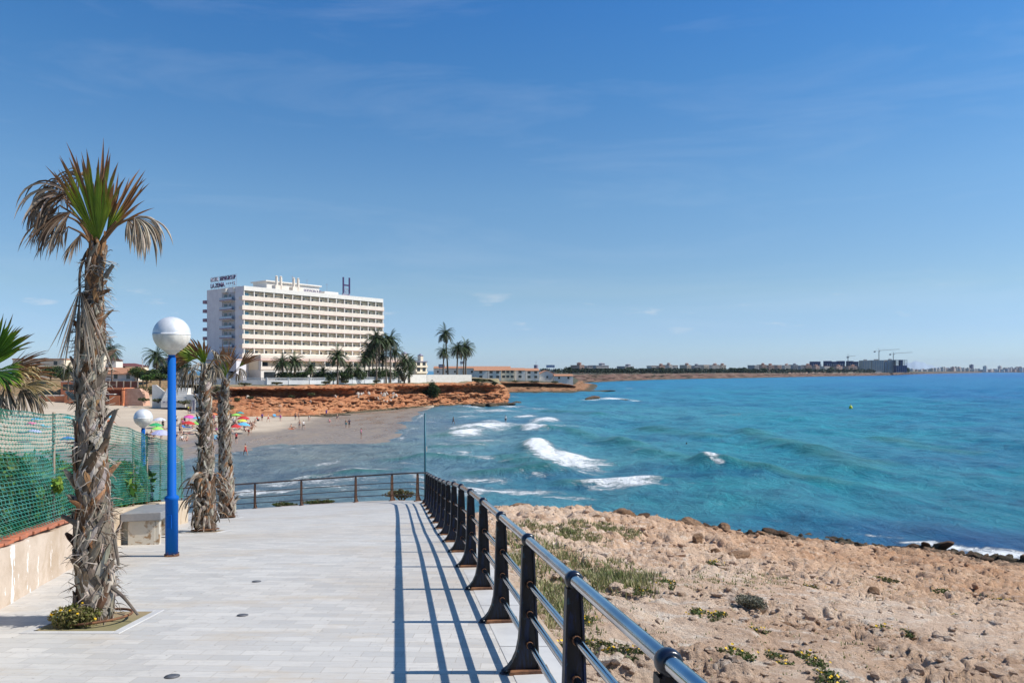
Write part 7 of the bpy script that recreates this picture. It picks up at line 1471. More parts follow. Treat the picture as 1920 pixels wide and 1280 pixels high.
# ---------------------------------------------------------------- people
def figure(pose):
    P = {}; E = []
    def J(n, p, r): P[n] = (Vector(p), r if hasattr(r, '__len__') else (r, r))
    def spine(pel, ch, nk, hd, tp):
        J('pel', pel, (.125, .095)); J('spi', [(a + b) / 2 for a, b in zip(pel, ch)], (.105, .085)); J('che', ch, (.125, .095)); J('nec', nk, .05); J('jaw', [lerp(a, b, .45) for a, b in zip(nk, hd)], (.062, .07)); J('hea', hd, (.077, .092)); J('top', tp, (.055, .06))
    if pose in ('stand', 'walk', 'hips', 'wade'):
        st = .0 if pose != 'walk' else .22
        spine((0, 0, .95), (0, -.01, 1.33), (0, 0, 1.47), (0, -.015, 1.62), (0, 0, 1.71))
        for s in (-1, 1):
            sw = st * s; J('sho%d' % s, (s * .165, 0, 1.39), .052)
            if pose == 'hips': J('elb%d' % s, (s * .33, .06, 1.16), .04); J('wri%d' % s, (s * .20, -.04, .99), .027); J('pal%d' % s, (s * .16, -.09, .96), (.038, .016))
            else: J('elb%d' % s, (s * .225, .02 + sw * .5, 1.12), .04); J('wri%d' % s, (s * .245, -.06 + sw * .8, .88), .027); J('pal%d' % s, (s * .25, -.075 + sw * .9, .80), (.018, .038))
            J('hip%d' % s, (s * .085, 0, .90), (.085, .085)); J('kne%d' % s, (s * .10, -.03 - sw, .49), .055); J('ank%d' % s, (s * .105, .02 - sw * 1.2, .085), .036); J('hee%d' % s, (s * .105, .05 - sw * 1.2, .035), .032); J('toe%d' % s, (s * .115, -.13 - sw * 1.2, .028), (.036, .024))
    elif pose == 'sit':
        spine((0, .0, .12), (0, .13, .50), (0, .14, .64), (0, .11, .79), (0, .12, .88))
        for s in (-1, 1):
            J('sho%d' % s, (s * .165, .14, .55), .052); J('elb%d' % s, (s * .24, .28, .32), .04); J('wri%d' % s, (s * .24, .34, .08), .027); J('pal%d' % s, (s * .25, .37, .03), (.038, .016)); J('hip%d' % s, (s * .09, -.03, .11), .085); J('kne%d' % s, (s * .13, -.40, .36), .055); J('ank%d' % s, (s * .12, -.74, .09), .036); J('hee%d' % s, (s * .12, -.75, .035), .03); J('toe%d' % s, (s * .125, -.92, .04), (.036, .024))
    elif pose == 'lie':
        spine((0, 0, .11), (0, .38, .14), (0, .52, .13), (0, .67, .13), (0, .76, .12))
        for s in (-1, 1):
            J('sho%d' % s, (s * .165, .45, .12), .052); J('elb%d' % s, (s * .27, .24, .07), .04); J('wri%d' % s, (s * .27, .0, .06), .027); J('pal%d' % s, (s * .27, -.08, .05), (.038, .016)); J('hip%d' % s, (s * .09, -.05, .10), .085); J('kne%d' % s, (s * .11, -.45, .14), .055); J('ank%d' % s, (s * .12, -.86, .06), .036); J('hee%d' % s, (s * .12, -.9, .04), .03); J('toe%d' % s, (s * .15, -.93, .17), (.036, .024))
    elif pose == 'bend':
        spine((0, .05, .88), (0, -.30, 1.02), (0, -.43, 1.02), (0, -.57, .97), (0, -.66, .96))
        for s in (-1, 1):
            J('sho%d' % s, (s * .165, -.36, .99), .052); J('elb%d' % s, (s * .19, -.38, .72), .04); J('wri%d' % s, (s * .16, -.42, .49), .027); J('pal%d' % s, (s * .15, -.44, .41), (.018, .038)); J('hip%d' % s, (s * .09, .05, .84), .085); J('kne%d' % s, (s * .11, -.06, .46), .055); J('ank%d' % s, (s * .11, .05, .085), .036); J('hee%d' % s, (s * .11, .08, .035), .032); J('toe%d' % s, (s * .12, -.10, .028), (.036, .024))
    # face: a nose and brow stand out from the head
    up = (P['top'][0] - P['nec'][0]).normalized(); fw = Vector((0, -1, 0)) if pose != 'lie' else Vector((0, 0, 1))
    if pose == 'bend': fw = Vector((0, -.3, -1)).normalized()
    J('nos', P['hea'][0] + fw * .105 - up * .01, .014); J('chi', P['jaw'][0] + fw * .07, .02)
    E += [('pel', 'spi'), ('spi', 'che'), ('che', 'nec'), ('nec', 'jaw'), ('jaw', 'hea'), ('hea', 'top'), ('hea', 'nos'), ('jaw', 'chi')]
    for s in (-1, 1):
        E += [('che', 'sho%d' % s), ('sho%d' % s, 'elb%d' % s), ('elb%d' % s, 'wri%d' % s), ('wri%d' % s, 'pal%d' % s), ('pel', 'hip%d' % s), ('hip%d' % s, 'kne%d' % s), ('kne%d' % s, 'ank%d' % s), ('ank%d' % s, 'hee%d' % s), ('ank%d' % s, 'toe%d' % s)]
        w_, p_ = P['wri%d' % s][0], P['pal%d' % s][0]; d = (p_ - w_).normalized(); sd = Vector((0, 1, 0)) if abs(d.y) < .6 else Vector((1, 0, 0)); sd = (sd - d * sd.dot(d)).normalized(); cu = d.cross(sd) * (-.2 * s)
        for f, (off, ln) in enumerate(((-.030, .055), (-.011, .072), (.010, .078), (.029, .070))):
            a = 'fa%d%d' % (f, s); b = 'fb%d%d' % (f, s); J(a, p_ + sd * off + d * (.045 + ln * .35), .009); J(b, p_ + sd * off * 1.1 + d * (.045 + ln) + cu * .10, .0075); E += [('pal%d' % s, a), (a, b)]
        J('th%d' % s, w_.lerp(p_, .5) - sd * .05 + d * .03, .010); J('tt%d' % s, w_.lerp(p_, .7) - sd * .06 + d * .055, .008); E += [('pal%d' % s, 'th%d' % s), ('th%d' % s, 'tt%d' % s)]
    names = list(P); idx = {n: i for i, n in enumerate(names)}
    me = bpy.data.meshes.new('person'); me.from_pydata([P[n][0] for n in names], [(idx[a], idx[b]) for a, b in E], [])
    o = bpy.data.objects.new('tmp', me); C.objects.link(o); sk = o.modifiers.new('skin', 'SKIN'); sk.use_smooth_shade = True
    for i, n in enumerate(names): me.skin_vertices[0].data[i].radius = P[n][1]; me.skin_vertices[0].data[i].use_root = (n == 'pel')
    ss = o.modifiers.new('sub', 'SUBSURF'); ss.levels = 1; ss.render_levels = 1
    bpy.context.view_layer.update(); dg = bpy.context.evaluated_depsgraph_get(); body = bpy.data.meshes.new_from_object(o.evaluated_get(dg)); bpy.data.objects.remove(o)
    body.name = 'person'; body.materials.clear(); body.materials.append(M['skin1'])
    bones = [(a, b, P[a][0], P[b][0]) for a, b in E]
    def pick(fn, off, name, m):
        vs = {}; V = []; Fc = []
        for pl in body.polygons:
            c = pl.center; best = None; bd = 1e9
            for a, b, A, B in bones:
                d = B - A; t = max(0, min(1, (c - A).dot(d) / d.dot(d))); q = (c - A - d * t).length
                if q < bd: bd = q; best = (a, b, t)
            if fn(best[0], best[1], best[2], c):
                f = []
                for vi in pl.vertices:
                    if vi not in vs: vs[vi] = len(V); v = body.vertices[vi]; V.append(tuple(v.co + v.normal * off))
                    f.append(vs[vi])
                Fc.append(tuple(f))
        if not V: return None
        k = bpy.data.meshes.new(name); k.from_pydata(V, [], Fc); k.materials.append(m); k.polygons.foreach_set('use_smooth', [True] * len(Fc)); return k
    lo = lambda a, b, t, c: (a == 'pel' and b[:3] in ('hip',)) or (a[:3] == 'hip' and t < .55) or (a == 'pel' and b == 'spi' and t < .3)
    br = lambda a, b, t, c: (a == 'pel' and b[:3] == 'hip') or (a[:3] == 'hip' and t < .14) or (a == 'pel' and b == 'spi' and t < .2)
    tp = lambda a, b, t, c: a in ('spi', 'pel') and b in ('che', 'spi') or (a == 'che' and b != 'nec') or (a[:3] == 'sho' and t < .45)
    on = lambda a, b, t, c: br(a, b, t, c) or (a in ('spi', 'pel') and b in ('che', 'spi'))
    hr = lambda a, b, t, c: b in ('top', 'hea', 'jaw', 'nos') and ((c - P['hea'][0]).dot(up) - 0.55 * (c - P['hea'][0]).dot(fw)) > .012 and a in ('hea', 'jaw', 'nec')
    return body, {'shorts': pick(lo, .014, 'shorts', M['c_navy']), 'trunks': pick(br, .010, 'swim_trunks', M['c_navy']), 'top': pick(tp, .014, 'shirt', M['c_navy']), 'swimsuit': pick(on, .010, 'swimsuit', M['c_navy']), 'hair': pick(hr, .016, 'hair', M['c_hair'])}
M['skin1'] = mat('skin_tan', (0.48, 0.27, 0.18), (0.42, 0.22, 0.14), 6, .6); M['skin2'] = mat('skin_pale', (0.60, 0.38, 0.28), (0.55, 0.32, 0.23), 6, .6); M['skin3'] = mat('skin_brown', (0.30, 0.16, 0.10), (0.25, 0.13, 0.08), 6, .6)
CL_ = {'navy': (.02, .03, .09), 'black': (.015, .015, .02), 'red': (.50, .03, .03), 'pink': (.65, .15, .30), 'white': (.75, .74, .72), 'blue': (.04, .16, .45), 'purple': (.10, .03, .35), 'yellow': (.65, .65, .08), 'orange': (.65, .16, .05), 'grey': (.25, .25, .27), 'teal': (.03, .30, .32), 'hair': (.03, .02, .015), 'blond': (.32, .22, .10), 'green': (.03, .35, .12), 'lime': (.30, .65, .12), 'lilac': (.42, .42, .62), 'sky': (.12, .42, .62), 'magenta': (.62, .10, .38), 'silver': (.55, .56, .62)}
for k, c in CL_.items(): M['c_' + k] = mat('cloth_' + k, c, tuple(q * .8 for q in c), 5, .8)
FIG = {p: figure(p) for p in ('stand', 'walk', 'hips', 'sit', 'lie', 'bend')}
def land(x, y): return np.maximum(beach_fn(x, y), 0.0)
def ground_at(px, py): return hit(px, py, land, 60, 260, 2400)
def person(px, py, pose, rz, skin, wear, label, hair='hair', s=1.0, dz=0.0, grp='bathers on the beach'):
    x, y, z = ground_at(px, py); z = max(float(beach_fn(x, y)), -0.45) if pose != 'sit' and pose != 'lie' else z
    body, cl = FIG[pose]; o = inst('person', body, None, (x, y, z + dz + .005), (0, 0, R(rz)), s, [M['skin%d' % skin]]); tag(o, label, 'person', grp)
    if cl['hair']: inst('hair', cl['hair'], o, mats=[M['c_' + hair]])
    for kind, col in wear:
        if cl[kind]: inst({'shorts': 'shorts', 'trunks': 'swim_trunks', 'top': 'shirt', 'swimsuit': 'swimsuit'}[kind], cl[kind], o, mats=[M['c_' + col]])
    return o
S_, T_, W_, U_ = 'shorts', 'top', 'swimsuit', 'trunks'
PPL = [(460, 853, 'walk', 60, 1, [(W_, 'red'), (S_, 'red')], 'woman in a red swimsuit wading at the near edge of the water'), (443, 831, 'walk', 20, 2, [(T_, 'red'), (S_, 'black')], 'big walker in a red shirt beside the third palm'), (435, 822, 'stand', 30, 2, [(S_, 'grey')], 'bather in grey shorts half hidden by the third palm trunk'), (466, 816, 'bend', 70, 1, [(S_, 'red')], 'person in red shorts bending forward on the sand'), (677, 822, 'stand', 100, 3, [(T_, 'pink'), (U_, 'black')], 'lone bather standing far out on the wet sand with a long reflection'),
 (649, 802, 'stand', 0, 1, [(S_, 'teal')], 'left one of two bathers standing in the wash'), (655, 802, 'hips', 20, 3, [(S_, 'black'), (T_, 'navy')], 'right one of two bathers standing in the wash, in dark clothes'), (632.6, 789, 'walk', -90, 2, [(S_, 'navy')], 'bather in navy shorts walking at the water line below the cave'), (612, 780, 'stand', 0, 1, [(T_, 'purple'), (S_, 'purple')], 'figure wrapped in a purple towel by the dark rocks'), (618, 791.5, 'sit', 30, 2, [(W_, 'pink')], 'small child in pink sitting at the water edge'),
 (561.6, 804, 'hips', 10, 1, [(S_, 'grey')], 'bather with elbows out standing at the wet sand edge'), (569, 805, 'walk', 60, 2, [(S_, 'black'), (T_, 'white')], 'bather in white top and black shorts next to the one with elbows out'), (547, 803, 'sit', 80, 1, [(U_, 'black')], 'person sitting on the sand left of the standing pair'), (579, 789, 'bend', 50, 2, [(T_, 'white')], 'crouching figure in a white shirt by the sand bank'), (554, 787.5, 'stand', 0, 3, [(S_, 'navy')], 'left one of a pair standing mid beach, in navy shorts'), (560, 787.5, 'stand', 15, 1, [(U_, 'black')], 'right one of a pair standing mid beach, in black trunks'),
 (540, 775, 'stand', 0, 1, [(S_, 'black')], 'left one of a pair standing near the cliff foot'), (545.5, 775, 'stand', 10, 1, [(T_, 'grey'), (S_, 'black')], 'right one of a pair standing near the cliff foot, in grey'), (526, 790, 'stand', 0, 2, [(W_, 'magenta')], 'child in a magenta suit standing alone mid beach'), (524, 780, 'walk', 40, 1, [(T_, 'navy'), (S_, 'blue')], 'person in navy carrying things beside the blue beach tent'), (506, 779, 'stand', 0, 3, [(S_, 'black')], 'tall dark figure left of the blue beach tent'), (503, 791, 'walk', 90, 2, [(S_, 'red')], 'sunburnt walker in red shorts left of the magenta child'), (491.5, 789.5, 'stand', 0, 1, [(T_, 'purple'), (S_, 'black')], 'standing figure in a purple top beside the red seated one'), (483, 788, 'sit', 60, 2, [(T_, 'red'), (S_, 'black')], 'seated figure in a red top at the right end of the crowd'), (494, 780, 'sit', 30, 2, [(T_, 'pink')], 'seated figure in pink behind the standing purple top'),
 (472, 800, 'sit', 100, 3, [(T_, 'black')], 'seated figure in black right of the pale blue parasol'), (474, 798, 'sit', 40, 1, [(W_, 'grey')], 'seated figure in grey at the right rim of the crowd'), (469, 799, 'sit', 0, 1, [(T_, 'navy')], 'seated figure in navy under the yellow parasol'), (464, 800, 'sit', 20, 2, [(T_, 'magenta')], 'seated figure in magenta between two parasols'), (449, 797, 'sit', 10, 1, [(W_, 'black')], 'seated figure in black under the red parasol'), (442, 794, 'sit', 0, 2, [(U_, 'blue')], 'seated figure in blue trunks beside the third palm trunk'), (438, 799, 'stand', 0, 1, [(T_, 'white'), (S_, 'grey')], 'standing figure in white beside the third palm trunk'), (446, 806, 'sit', 0, 2, [(T_, 'pink')], 'seated figure in pink in front of the near red parasol'), (459, 806, 'sit', 30, 3, [(T_, 'navy')], 'seated figure in navy below the pale blue parasol'), (455, 797, 'stand', 0, 1, [(U_, 'red')], 'figure in red trunks standing amid the parasols'),
 (353, 774, 'stand', 0, 1, [(T_, 'yellow'), (S_, 'black')], 'lifeguard in a yellow top at the back of the sand'), (358, 775, 'walk', 20, 3, [(S_, 'navy')], 'dark figure walking beside the yellow topped one'), (364, 774, 'stand', 0, 1, [(T_, 'grey'), (S_, 'black')], 'figure in grey by the tall white board'), (305.5, 805, 'stand', 0, 3, [(T_, 'black'), (S_, 'black')], 'figure dressed in black just left of the blue pole'), (331, 796, 'stand', 0, 3, [(T_, 'white'), (S_, 'black')], 'figure in a white shirt just right of the blue pole'), (339, 808, 'hips', 0, 1, [(U_, 'black')], 'tanned bather with elbows out between the lamp and the second palm'), (341.5, 799, 'stand', 30, 1, [(T_, 'orange'), (S_, 'black')], 'figure in orange behind the tanned bather'), (346, 797, 'stand', 0, 2, [(W_, 'navy')], 'woman in navy behind the red parasol by the second palm'), (355, 812.5, 'lie', 80, 2, [(U_, 'red')], 'sunbather lying on a dark towel left of the second palm'), (341, 825, 'sit', 40, 2, [(T_, 'white')], 'seated figure in white above the fence end'), (350, 826, 'sit', 0, 2, [(U_, 'red')], 'seated figure in red trunks above the fence end'), (361, 803, 'sit', 0, 1, [(U_, 'black')], 'figure seated under the red parasol beside the second palm'),
 (401, 793, 'stand', 0, 3, [(T_, 'pink'), (S_, 'grey')], 'figure in pink between the two palm trunks'), (403, 801, 'bend', 40, 1, [(S_, 'black')], 'bending figure in black shorts between the two palm trunks'), (433, 789, 'stand', 0, 3, [(T_, 'black'), (S_, 'navy')], 'dark clad figure at the right edge of the third palm trunk'), (284, 816, 'sit', 30, 1, [(U_, 'navy')], 'tanned figure seated by the lime parasol'), (288, 822, 'sit', 0, 2, [(W_, 'orange')], 'figure in orange seated by the lilac parasol'), (275, 819, 'sit', 0, 3, [(T_, 'black')], 'dark haired figure showing above the fence by the second lamp'), (236, 762, 'lie', 60, 1, [(U_, 'navy')], 'lone sunbather lying high on the empty sand')]
for q in PPL: person(*q, hair='blond' if sum(map(ord, q[6])) % 4 == 0 else 'hair')
cr_ = random.Random(19)
for i in range(34):                          # the thick of the crowd, where nobody can be told from the next
    px, py = (cr_.uniform(432, 478), cr_.uniform(786, 812)) if i < 19 else ((cr_.uniform(276, 372), cr_.uniform(792, 826)) if i < 30 else (cr_.uniform(398, 410), cr_.uniform(785, 815)))
    person(px, py, cr_.choice(['sit', 'sit', 'sit', 'stand', 'lie']), cr_.uniform(0, 360), cr_.choice([1, 2, 3]), [(cr_.choice(['top', 'swimsuit', 'shorts', 'trunks']), cr_.choice(['navy', 'black', 'red', 'pink', 'white', 'blue', 'grey', 'magenta', 'orange', 'black']))], 'small sunbather lost in the crowd among the parasols', grp='sunbathers in the thick of the crowd')
for (px, py, pose, rz, sk, wear, lab) in ((850, 793, 'walk', 60, 3, [(S_, 'black'), (T_, 'black')], 'dark surfer standing waist deep by the long white breaker'), (948, 790, 'stand', 0, 2, [(S_, 'black'), (T_, 'white')], 'bather in a white top and black shorts standing among the breakers')):
    Y = EYE * F / (py - HY); X = (px - 960) / F * Y; body, cl = FIG[pose]; o = inst('person', body, None, (X, Y, -.35), (0, 0, R(rz)), 1.0, [M['skin%d' % sk]]); tag(o, lab, 'person'); inst('hair', cl['hair'], o)
    for k, c in wear: inst({'shorts': 'shorts', 'top': 'shirt'}[k], cl[k], o, mats=[M['c_' + c]])
Y = EYE * F / (833 - HY); body, cl = FIG['stand']; o = inst('person', body, None, ((1287 - 960) / F * Y, Y, -1.38), (0, 0, 1), 1.0, [M['skin3']]); tag(o, 'swimmer with only the head above the open water', 'person'); inst('hair', cl['hair'], o)
# parasols and beach things
def parasol_mesh(seed):
    n = 8; mb = MB(); vs = [(0, 0, .46)]; fs = []
    for k, (r, z) in enumerate(((.35, .39), (.72, .22), (1.0, .0))):
        for j in range(n * 2):
            a = math.pi * j / n; q = 1 - (.045 if j % 2 and k == 2 else 0); vs.append((r * q * math.cos(a), r * q * math.sin(a), z + (.05 if j % 2 and k == 2 else 0)))
    m = n * 2
    for j in range(m): fs.append((0, 1 + j, 1 + (j + 1) % m))
    for k in range(2):
        for j in range(m): fs.append((1 + k * m + j, 1 + (k + 1) * m + j, 1 + (k + 1) * m + (j + 1) % m, 1 + k * m + (j + 1) % m))
    fs += [tuple(f[::-1]) for f in []]
    b = len(vs); vs += [(x, y, z - .012) for x, y, z in vs]; fs += [tuple(q + b for q in f[::-1]) for f in fs]; mb.add(vs, fs); mb.lathe([(.03, .44), (.03, .54), (.01, .58)], 6)
    return mb.mesh('canopy', M['c_red'])
me_can = parasol_mesh(1); _b = MB(); _b.tube([(0, 0, -.2), (0, 0, 1), (0, 0, 2.05)], .022, 6); me_pp = _b.mesh('pole', M['white_paint'])
UM = [(299, 803, 1.15, 'silver', 'pale grey parasol at the back left of the crowd by the blue pole'), (291, 815, 1.15, 'green', 'dark green parasol just left of the blue pole'), (294, 822, .95, 'lime', 'lime parasol tucked under the dark green one'), (301, 832, 1.45, 'lilac', 'large lilac parasol nearest the fence by the blue pole'), (354, 798, 1.2, 'magenta', 'bright pink parasol left of the second palm'), (356, 795, .9, 'orange', 'salmon parasol behind the bright pink one'), (369, 800, 1.0, 'sky', 'pale blue parasol beside the second palm trunk'), (352, 811, 1.25, 'red', 'red parasol in front of the bright pink one'), (368, 810, .95, 'lime', 'lime green parasol touching the second palm trunk'), (401, 791, .9, 'orange', 'orange parasol seen between the two palm trunks'), (449, 788, .85, 'teal', 'teal parasol farthest back right of the third palm'), (442, 793, 1.05, 'lime', 'lime parasol right of the third palm beside the teal one'), (456, 800, 1.25, 'red', 'red parasol in the middle of the right hand crowd'), (454, 805, .9, 'yellow', 'yellow parasol under the middle red one'), (455, 813, 1.15, 'sky', 'light blue parasol lowest in the right hand crowd'), (440, 816, 1.05, 'red', 'nearest red parasol against the third palm trunk'), (70, 803, 1.1, 'sky', 'blue parasol seen through the fence left of the nearest palm'), (63, 828, 1.0, 'lilac', 'striped blue parasol low behind the fence at the left'), (126, 845, 1.1, 'blue', 'blue parasol behind the fence touching the nearest palm'), (204, 808, 1.0, 'orange', 'salmon red parasol above the fence right of the nearest palm'), (124, 800, 1.0, 'teal', 'teal parasol behind the fence beside the nearest palm'), (60, 812, .9, 'pink', 'pink parasol behind the fence at the left'), (205, 797, .9, 'sky', 'pale blue parasol high on the sand right of the nearest palm')]
for i, (px, py, s, c, lab) in enumerate(UM):
    x, y, z = ground_at(px, py); o = empty('parasol', (x, y, z), rng.uniform(0, 6), lab, 'parasol', 'parasols on the beach'); o.rotation_euler = (rng.uniform(-.12, .12), rng.uniform(-.12, .12), rng.uniform(0, 6)); inst('canopy', me_can, o, (0, 0, 1.45), scale=(s, s, s * .95), mats=[M['c_' + c]]); inst('pole', me_pp, o, scale=(1, 1, .9 if s < 1.3 else .95))
_b = MB(); _b.box(-.3, .3, -.95, .5, .26, .32); _b.prism([(-.3, .5, .28), (.3, .5, .28), (.3, 1.0, .62), (-.3, 1.0, .62)], (0, -.03, .05)); me_lb = _b.mesh('bed', M['c_blue']); _b = MB()
for a, b_ in ((-.28, -.85), (.26, -.85), (-.28, .45), (.26, .45)): _b.box(a, a + .03, b_, b_ + .03, 0, .259)
_b.box(-.28, .29, -.82, .45, .22, .255); me_ll = _b.mesh('frame', M['white_paint'])
for px, py, c, rz, lab in ((350, 804, 'blue', 1.3, 'blue and white sunbed in front of the red parasol'), (403, 824, 'sky', .3, 'light blue beach chair between the palm trunks'), (406, 826, 'blue', 1.9, 'darker blue beach chair between the palm trunks'), (515, 782, 'sky', .4, 'light blue beach chair set up mid beach'), (519, 783, 'blue', 2, 'dark blue beach chair beside the light blue one mid beach'), (86, 803, 'sky', 1.2, 'pale blue sunbed behind the fence left of the nearest palm')):
    x, y, z = ground_at(px, py); o = empty('beach_chair', (x, y, z), rz, lab, 'beach chair', 'chairs on the sand'); inst('bed', me_lb, o, mats=[M['c_' + c]]); inst('frame', me_ll, o)
for px, py, c, rz, lab in ((355, 814, 'navy', 1.4, 'dark towel under the sunbather'), (484, 789, 'black', .3, 'black beach bag beside the seated red top'), (366, 807, 'white', 1, 'white towel beside the red parasol'), (546, 804, 'orange', .5, 'orange towel by the seated person'), (236, 763, 'white', 1, 'pale towel under the lone sunbather')):
    x, y, z = ground_at(px, py); mb = MB(); g_ = [(-.45 + .9 * i / 6, -.95 + 1.9 * j / 8) for i in range(7) for j in range(9)]
    if 'bag' in lab: mb.lathe([(.18, 0), (.24, .12), (.22, .32), (.12, .38)], 10); o = mb.build('beach_bag', M['c_' + c], None, True)
    else:
        mb.add([(a, b_, .03 + .02 * math.sin(a * 9 + b_ * 5)) for a, b_ in g_], [(i * 9 + j, (i + 1) * 9 + j, (i + 1) * 9 + j + 1, i * 9 + j + 1) for i in range(6) for j in range(8)]); o = mb.build('towel', M['c_' + c], None, True)
    o.location = (x, y, z + .02); o.rotation_euler = (0, 0, rz); tag(o, lab, 'bag' if 'bag' in lab else 'towel')
# yellow buoy
Y = EYE * F / (765 - HY); o = empty('buoy', ((1595 - 960) / F * Y, Y, -.2), 0, 'small yellow buoy floating far out on the open water', 'buoy'); mb = MB(); mb.lathe([(.2, -.2), (.45, 0), (.5, .35), (.42, .75), (.16, 1.0)], 14); mb.build('float', M['c_yellow'], o, True); mb = MB(); mb.lathe([(.05, .98), (.05, 1.3), (.12, 1.32), (.12, 1.42)], 8); mb.build('top_mark', M['c_yellow'], o)

# ---------------------------------------------------------------- far shore
M['f1'] = mat('far_wall_white', (0.62, 0.58, 0.53), (0.55, 0.5, 0.46), .1, .9); M['f2'] = mat('far_wall_pink', (0.48, 0.33, 0.27), (0.42, 0.28, 0.23), .1, .9); M['f3'] = mat('far_wall_grey', (0.36, 0.35, 0.36), (0.3, 0.29, 0.31), .1, .9); M['f4'] = mat('far_wall_beige', (0.50, 0.44, 0.37), (0.44, 0.38, 0.32), .1, .9); M['f5'] = mat('far_navy_net', (0.03, 0.045, 0.12), (0.04, 0.06, 0.16), .1, .9); M['concrete'] = mat('raw_concrete', (0.34, 0.33, 0.32), (0.28, 0.27, 0.27), .1, .9)
def ypx(px): return float(np.interp(px, [1060, 1180, 1300, 1400, 1480, 1560, 1640, 1700], [760, 960, 1180, 1300, 1480, 1700, 1900, 2300]))
FB = [(1084, 1097, 684.5, 3, 'f2', 'brown block at the left of the far skyline'), (1098, 1112, 685.5, 2, 'f3', 'grey low block next to the brown block on the far skyline'), (1113, 1146, 684.8, 2, 'f3', 'longest grey block on the far skyline'), (1167, 1193, 686.5, 2, 'f3', 'low grey blue block above the dark far woods'), (1221, 1231, 685.5, 3, 'f1', 'small white villa left of the reddish far villa'), (1235, 1248, 685.6, 3, 'f2', 'small reddish villa above the far woods'), (1253, 1262, 684, 3, 'f1', 'white house with a turret above the far woods'), (1263, 1272, 684.8, 3, 'f1', 'white house touching the turreted far house'), (1285, 1298, 684.2, 4, 'f4', 'beige villa in the trees midway along the far coast'), (1300, 1315, 685.2, 3, 'f3', 'grey villa in the trees midway along the far coast'), (1317, 1332, 684, 4, 'f4', 'cream apartment house left of the largest cream one on the far coast'), (1333, 1350, 684.3, 5, 'f1', 'largest cream apartment house on the far coast'), (1351, 1363, 684.4, 3, 'f4', 'cream house right of the largest cream one on the far coast'),
 (1411, 1426, 684.5, 4, 'f3', 'grey house at the left of the red roofed far village'), (1427, 1438, 683.6, 4, 'f2', 'tall reddish house in the far village'), (1439, 1453, 684.4, 4, 'f2', 'brick red house in the far village'), (1456, 1467, 684.2, 4, 'f2', 'pinkish house in the middle of the far village'), (1469, 1484, 684.6, 4, 'f1', 'white fronted house in the far village'), (1486, 1497, 683.6, 4, 'f3', 'grey house right of the white fronted far house'), (1500, 1507, 685, 3, 'f3', 'narrow grey house in the far village'), (1509, 1523, 684.2, 4, 'f2', 'red house at the right end of the far village'), (1526, 1540, 686, 3, 'f2', 'pink house below the first navy tower'), (1542, 1560, 686.4, 3, 'f1', 'pale house below the widest navy tower'), (1563, 1585, 686.4, 3, 'f2', 'long pink house below the widest navy tower'), (1588, 1610, 686, 3, 'f2', 'pink house below the third navy tower')]
GF = 'buildings along the far coast'
for i, (a, b, top, n, m, lab) in enumerate(FB):
    Y = ypx((a + b) / 2) + 40; bz = at(0, 694.5, Y)[2]; H_ = at(0, top, Y)[2] - bz; apartment(((a + b) / 2 * Y / F - 960 * Y / F, Y, bz), R(rng.uniform(18, 40)), (b - a) * Y / F * .96, 14, n, lab, M[m], M['terracotta'] if m in ('f2', 'f4', 'f1') else M['f3'], 'building', GF, max(2, int((b - a) / 3)), H_ / n, i % 3 != 1)
for a, b, top, lab in ((1523, 1541, 677.5, 'unfinished tower wrapped in navy netting, smallest and leftmost of three'), (1549, 1586, 676.5, 'widest unfinished tower wrapped in navy netting, middle of three'), (1592, 1611, 676.5, 'unfinished tower wrapped in navy netting by the smallest crane')):
    Y = 2000.0; bz = at(0, 695, Y)[2]; H_ = at(0, top, Y)[2] - bz; w_ = (b - a) * Y / F; o = empty('unfinished_tower', at((a + b) / 2, 695, Y), 0, lab, 'tower block', 'unfinished towers with navy nets'); mb = MB(); mb.box(-w_ / 2, w_ / 2, 0, 18, -4, H_ * .45); mb.build('wall', M['f3'], o); mb = MB()
    k = max(1, int(w_ / 13))
    for q in range(k): mb.box(-w_ / 2 + q * w_ / k, -w_ / 2 + (q + .86) * w_ / k, -.6, 18.6, H_ * .45, H_ * (1 - .06 * (q % 2)))
    mb.build('netting', M['f5'], o)
    mb = MB()
    for q in range(int(w_ / 5)): mb.box(-w_ / 2 + 2.2 + q * 5, -w_ / 2 + 3.6 + q * 5, -.75, -.61, H_ * .5, H_ * .72)
    mb.build('opening', M['f1'], o)
for a, b, top, m, lab in ((1617, 1634, 675.5, 'f4', 'pale concrete tower with ribbed front, left of the cranes'), (1635, 1658, 675, 'f4', 'widest pale concrete tower under the tallest crane'), (1659, 1663, 678, 'f3', 'slender grey tower between pale towers'), (1664, 1680, 674.5, 'f4', 'pale concrete tower left of the open frame')):
    Y = 1960.0; bz = at(0, 695.5, Y)[2]; H_ = at(0, top, Y)[2] - bz; w_ = (b - a) * Y / F; o = empty('concrete_tower', at((a + b) / 2, 695.5, Y), 0, lab, 'tower block', 'concrete towers by the cranes'); mb = MB(); mb.box(-w_ / 2, w_ / 2, 0, 20, -4, H_); mb.box(-w_ * .2, w_ * .1, 4, 10, H_, H_ + 2.5); mb.build('wall', M[m], o)
    for q in range(max(1, int(w_ / 6))):
        mb = MB(); x = -w_ / 2 + 1.6 + q * 6; mb.box(x, x + 2.2, -.3, -.01, 2, H_ - 2); mb.build('window_strip', M['f3'], o)
Y = 1940.0; a, b = 1681, 1701; bz = at(0, 695.5, Y)[2]; H_ = at(0, 674.5, Y)[2] - bz; w_ = (b - a) * Y / F; o = empty('unfinished_building', at((a + b) / 2, 695.5, Y), 0, 'open concrete building frame at the right of the towers', 'building'); mb = MB()
for k in range(9): z = H_ * k / 8; mb.box(-w_ / 2, w_ / 2, 0, 16, z - .3, z)
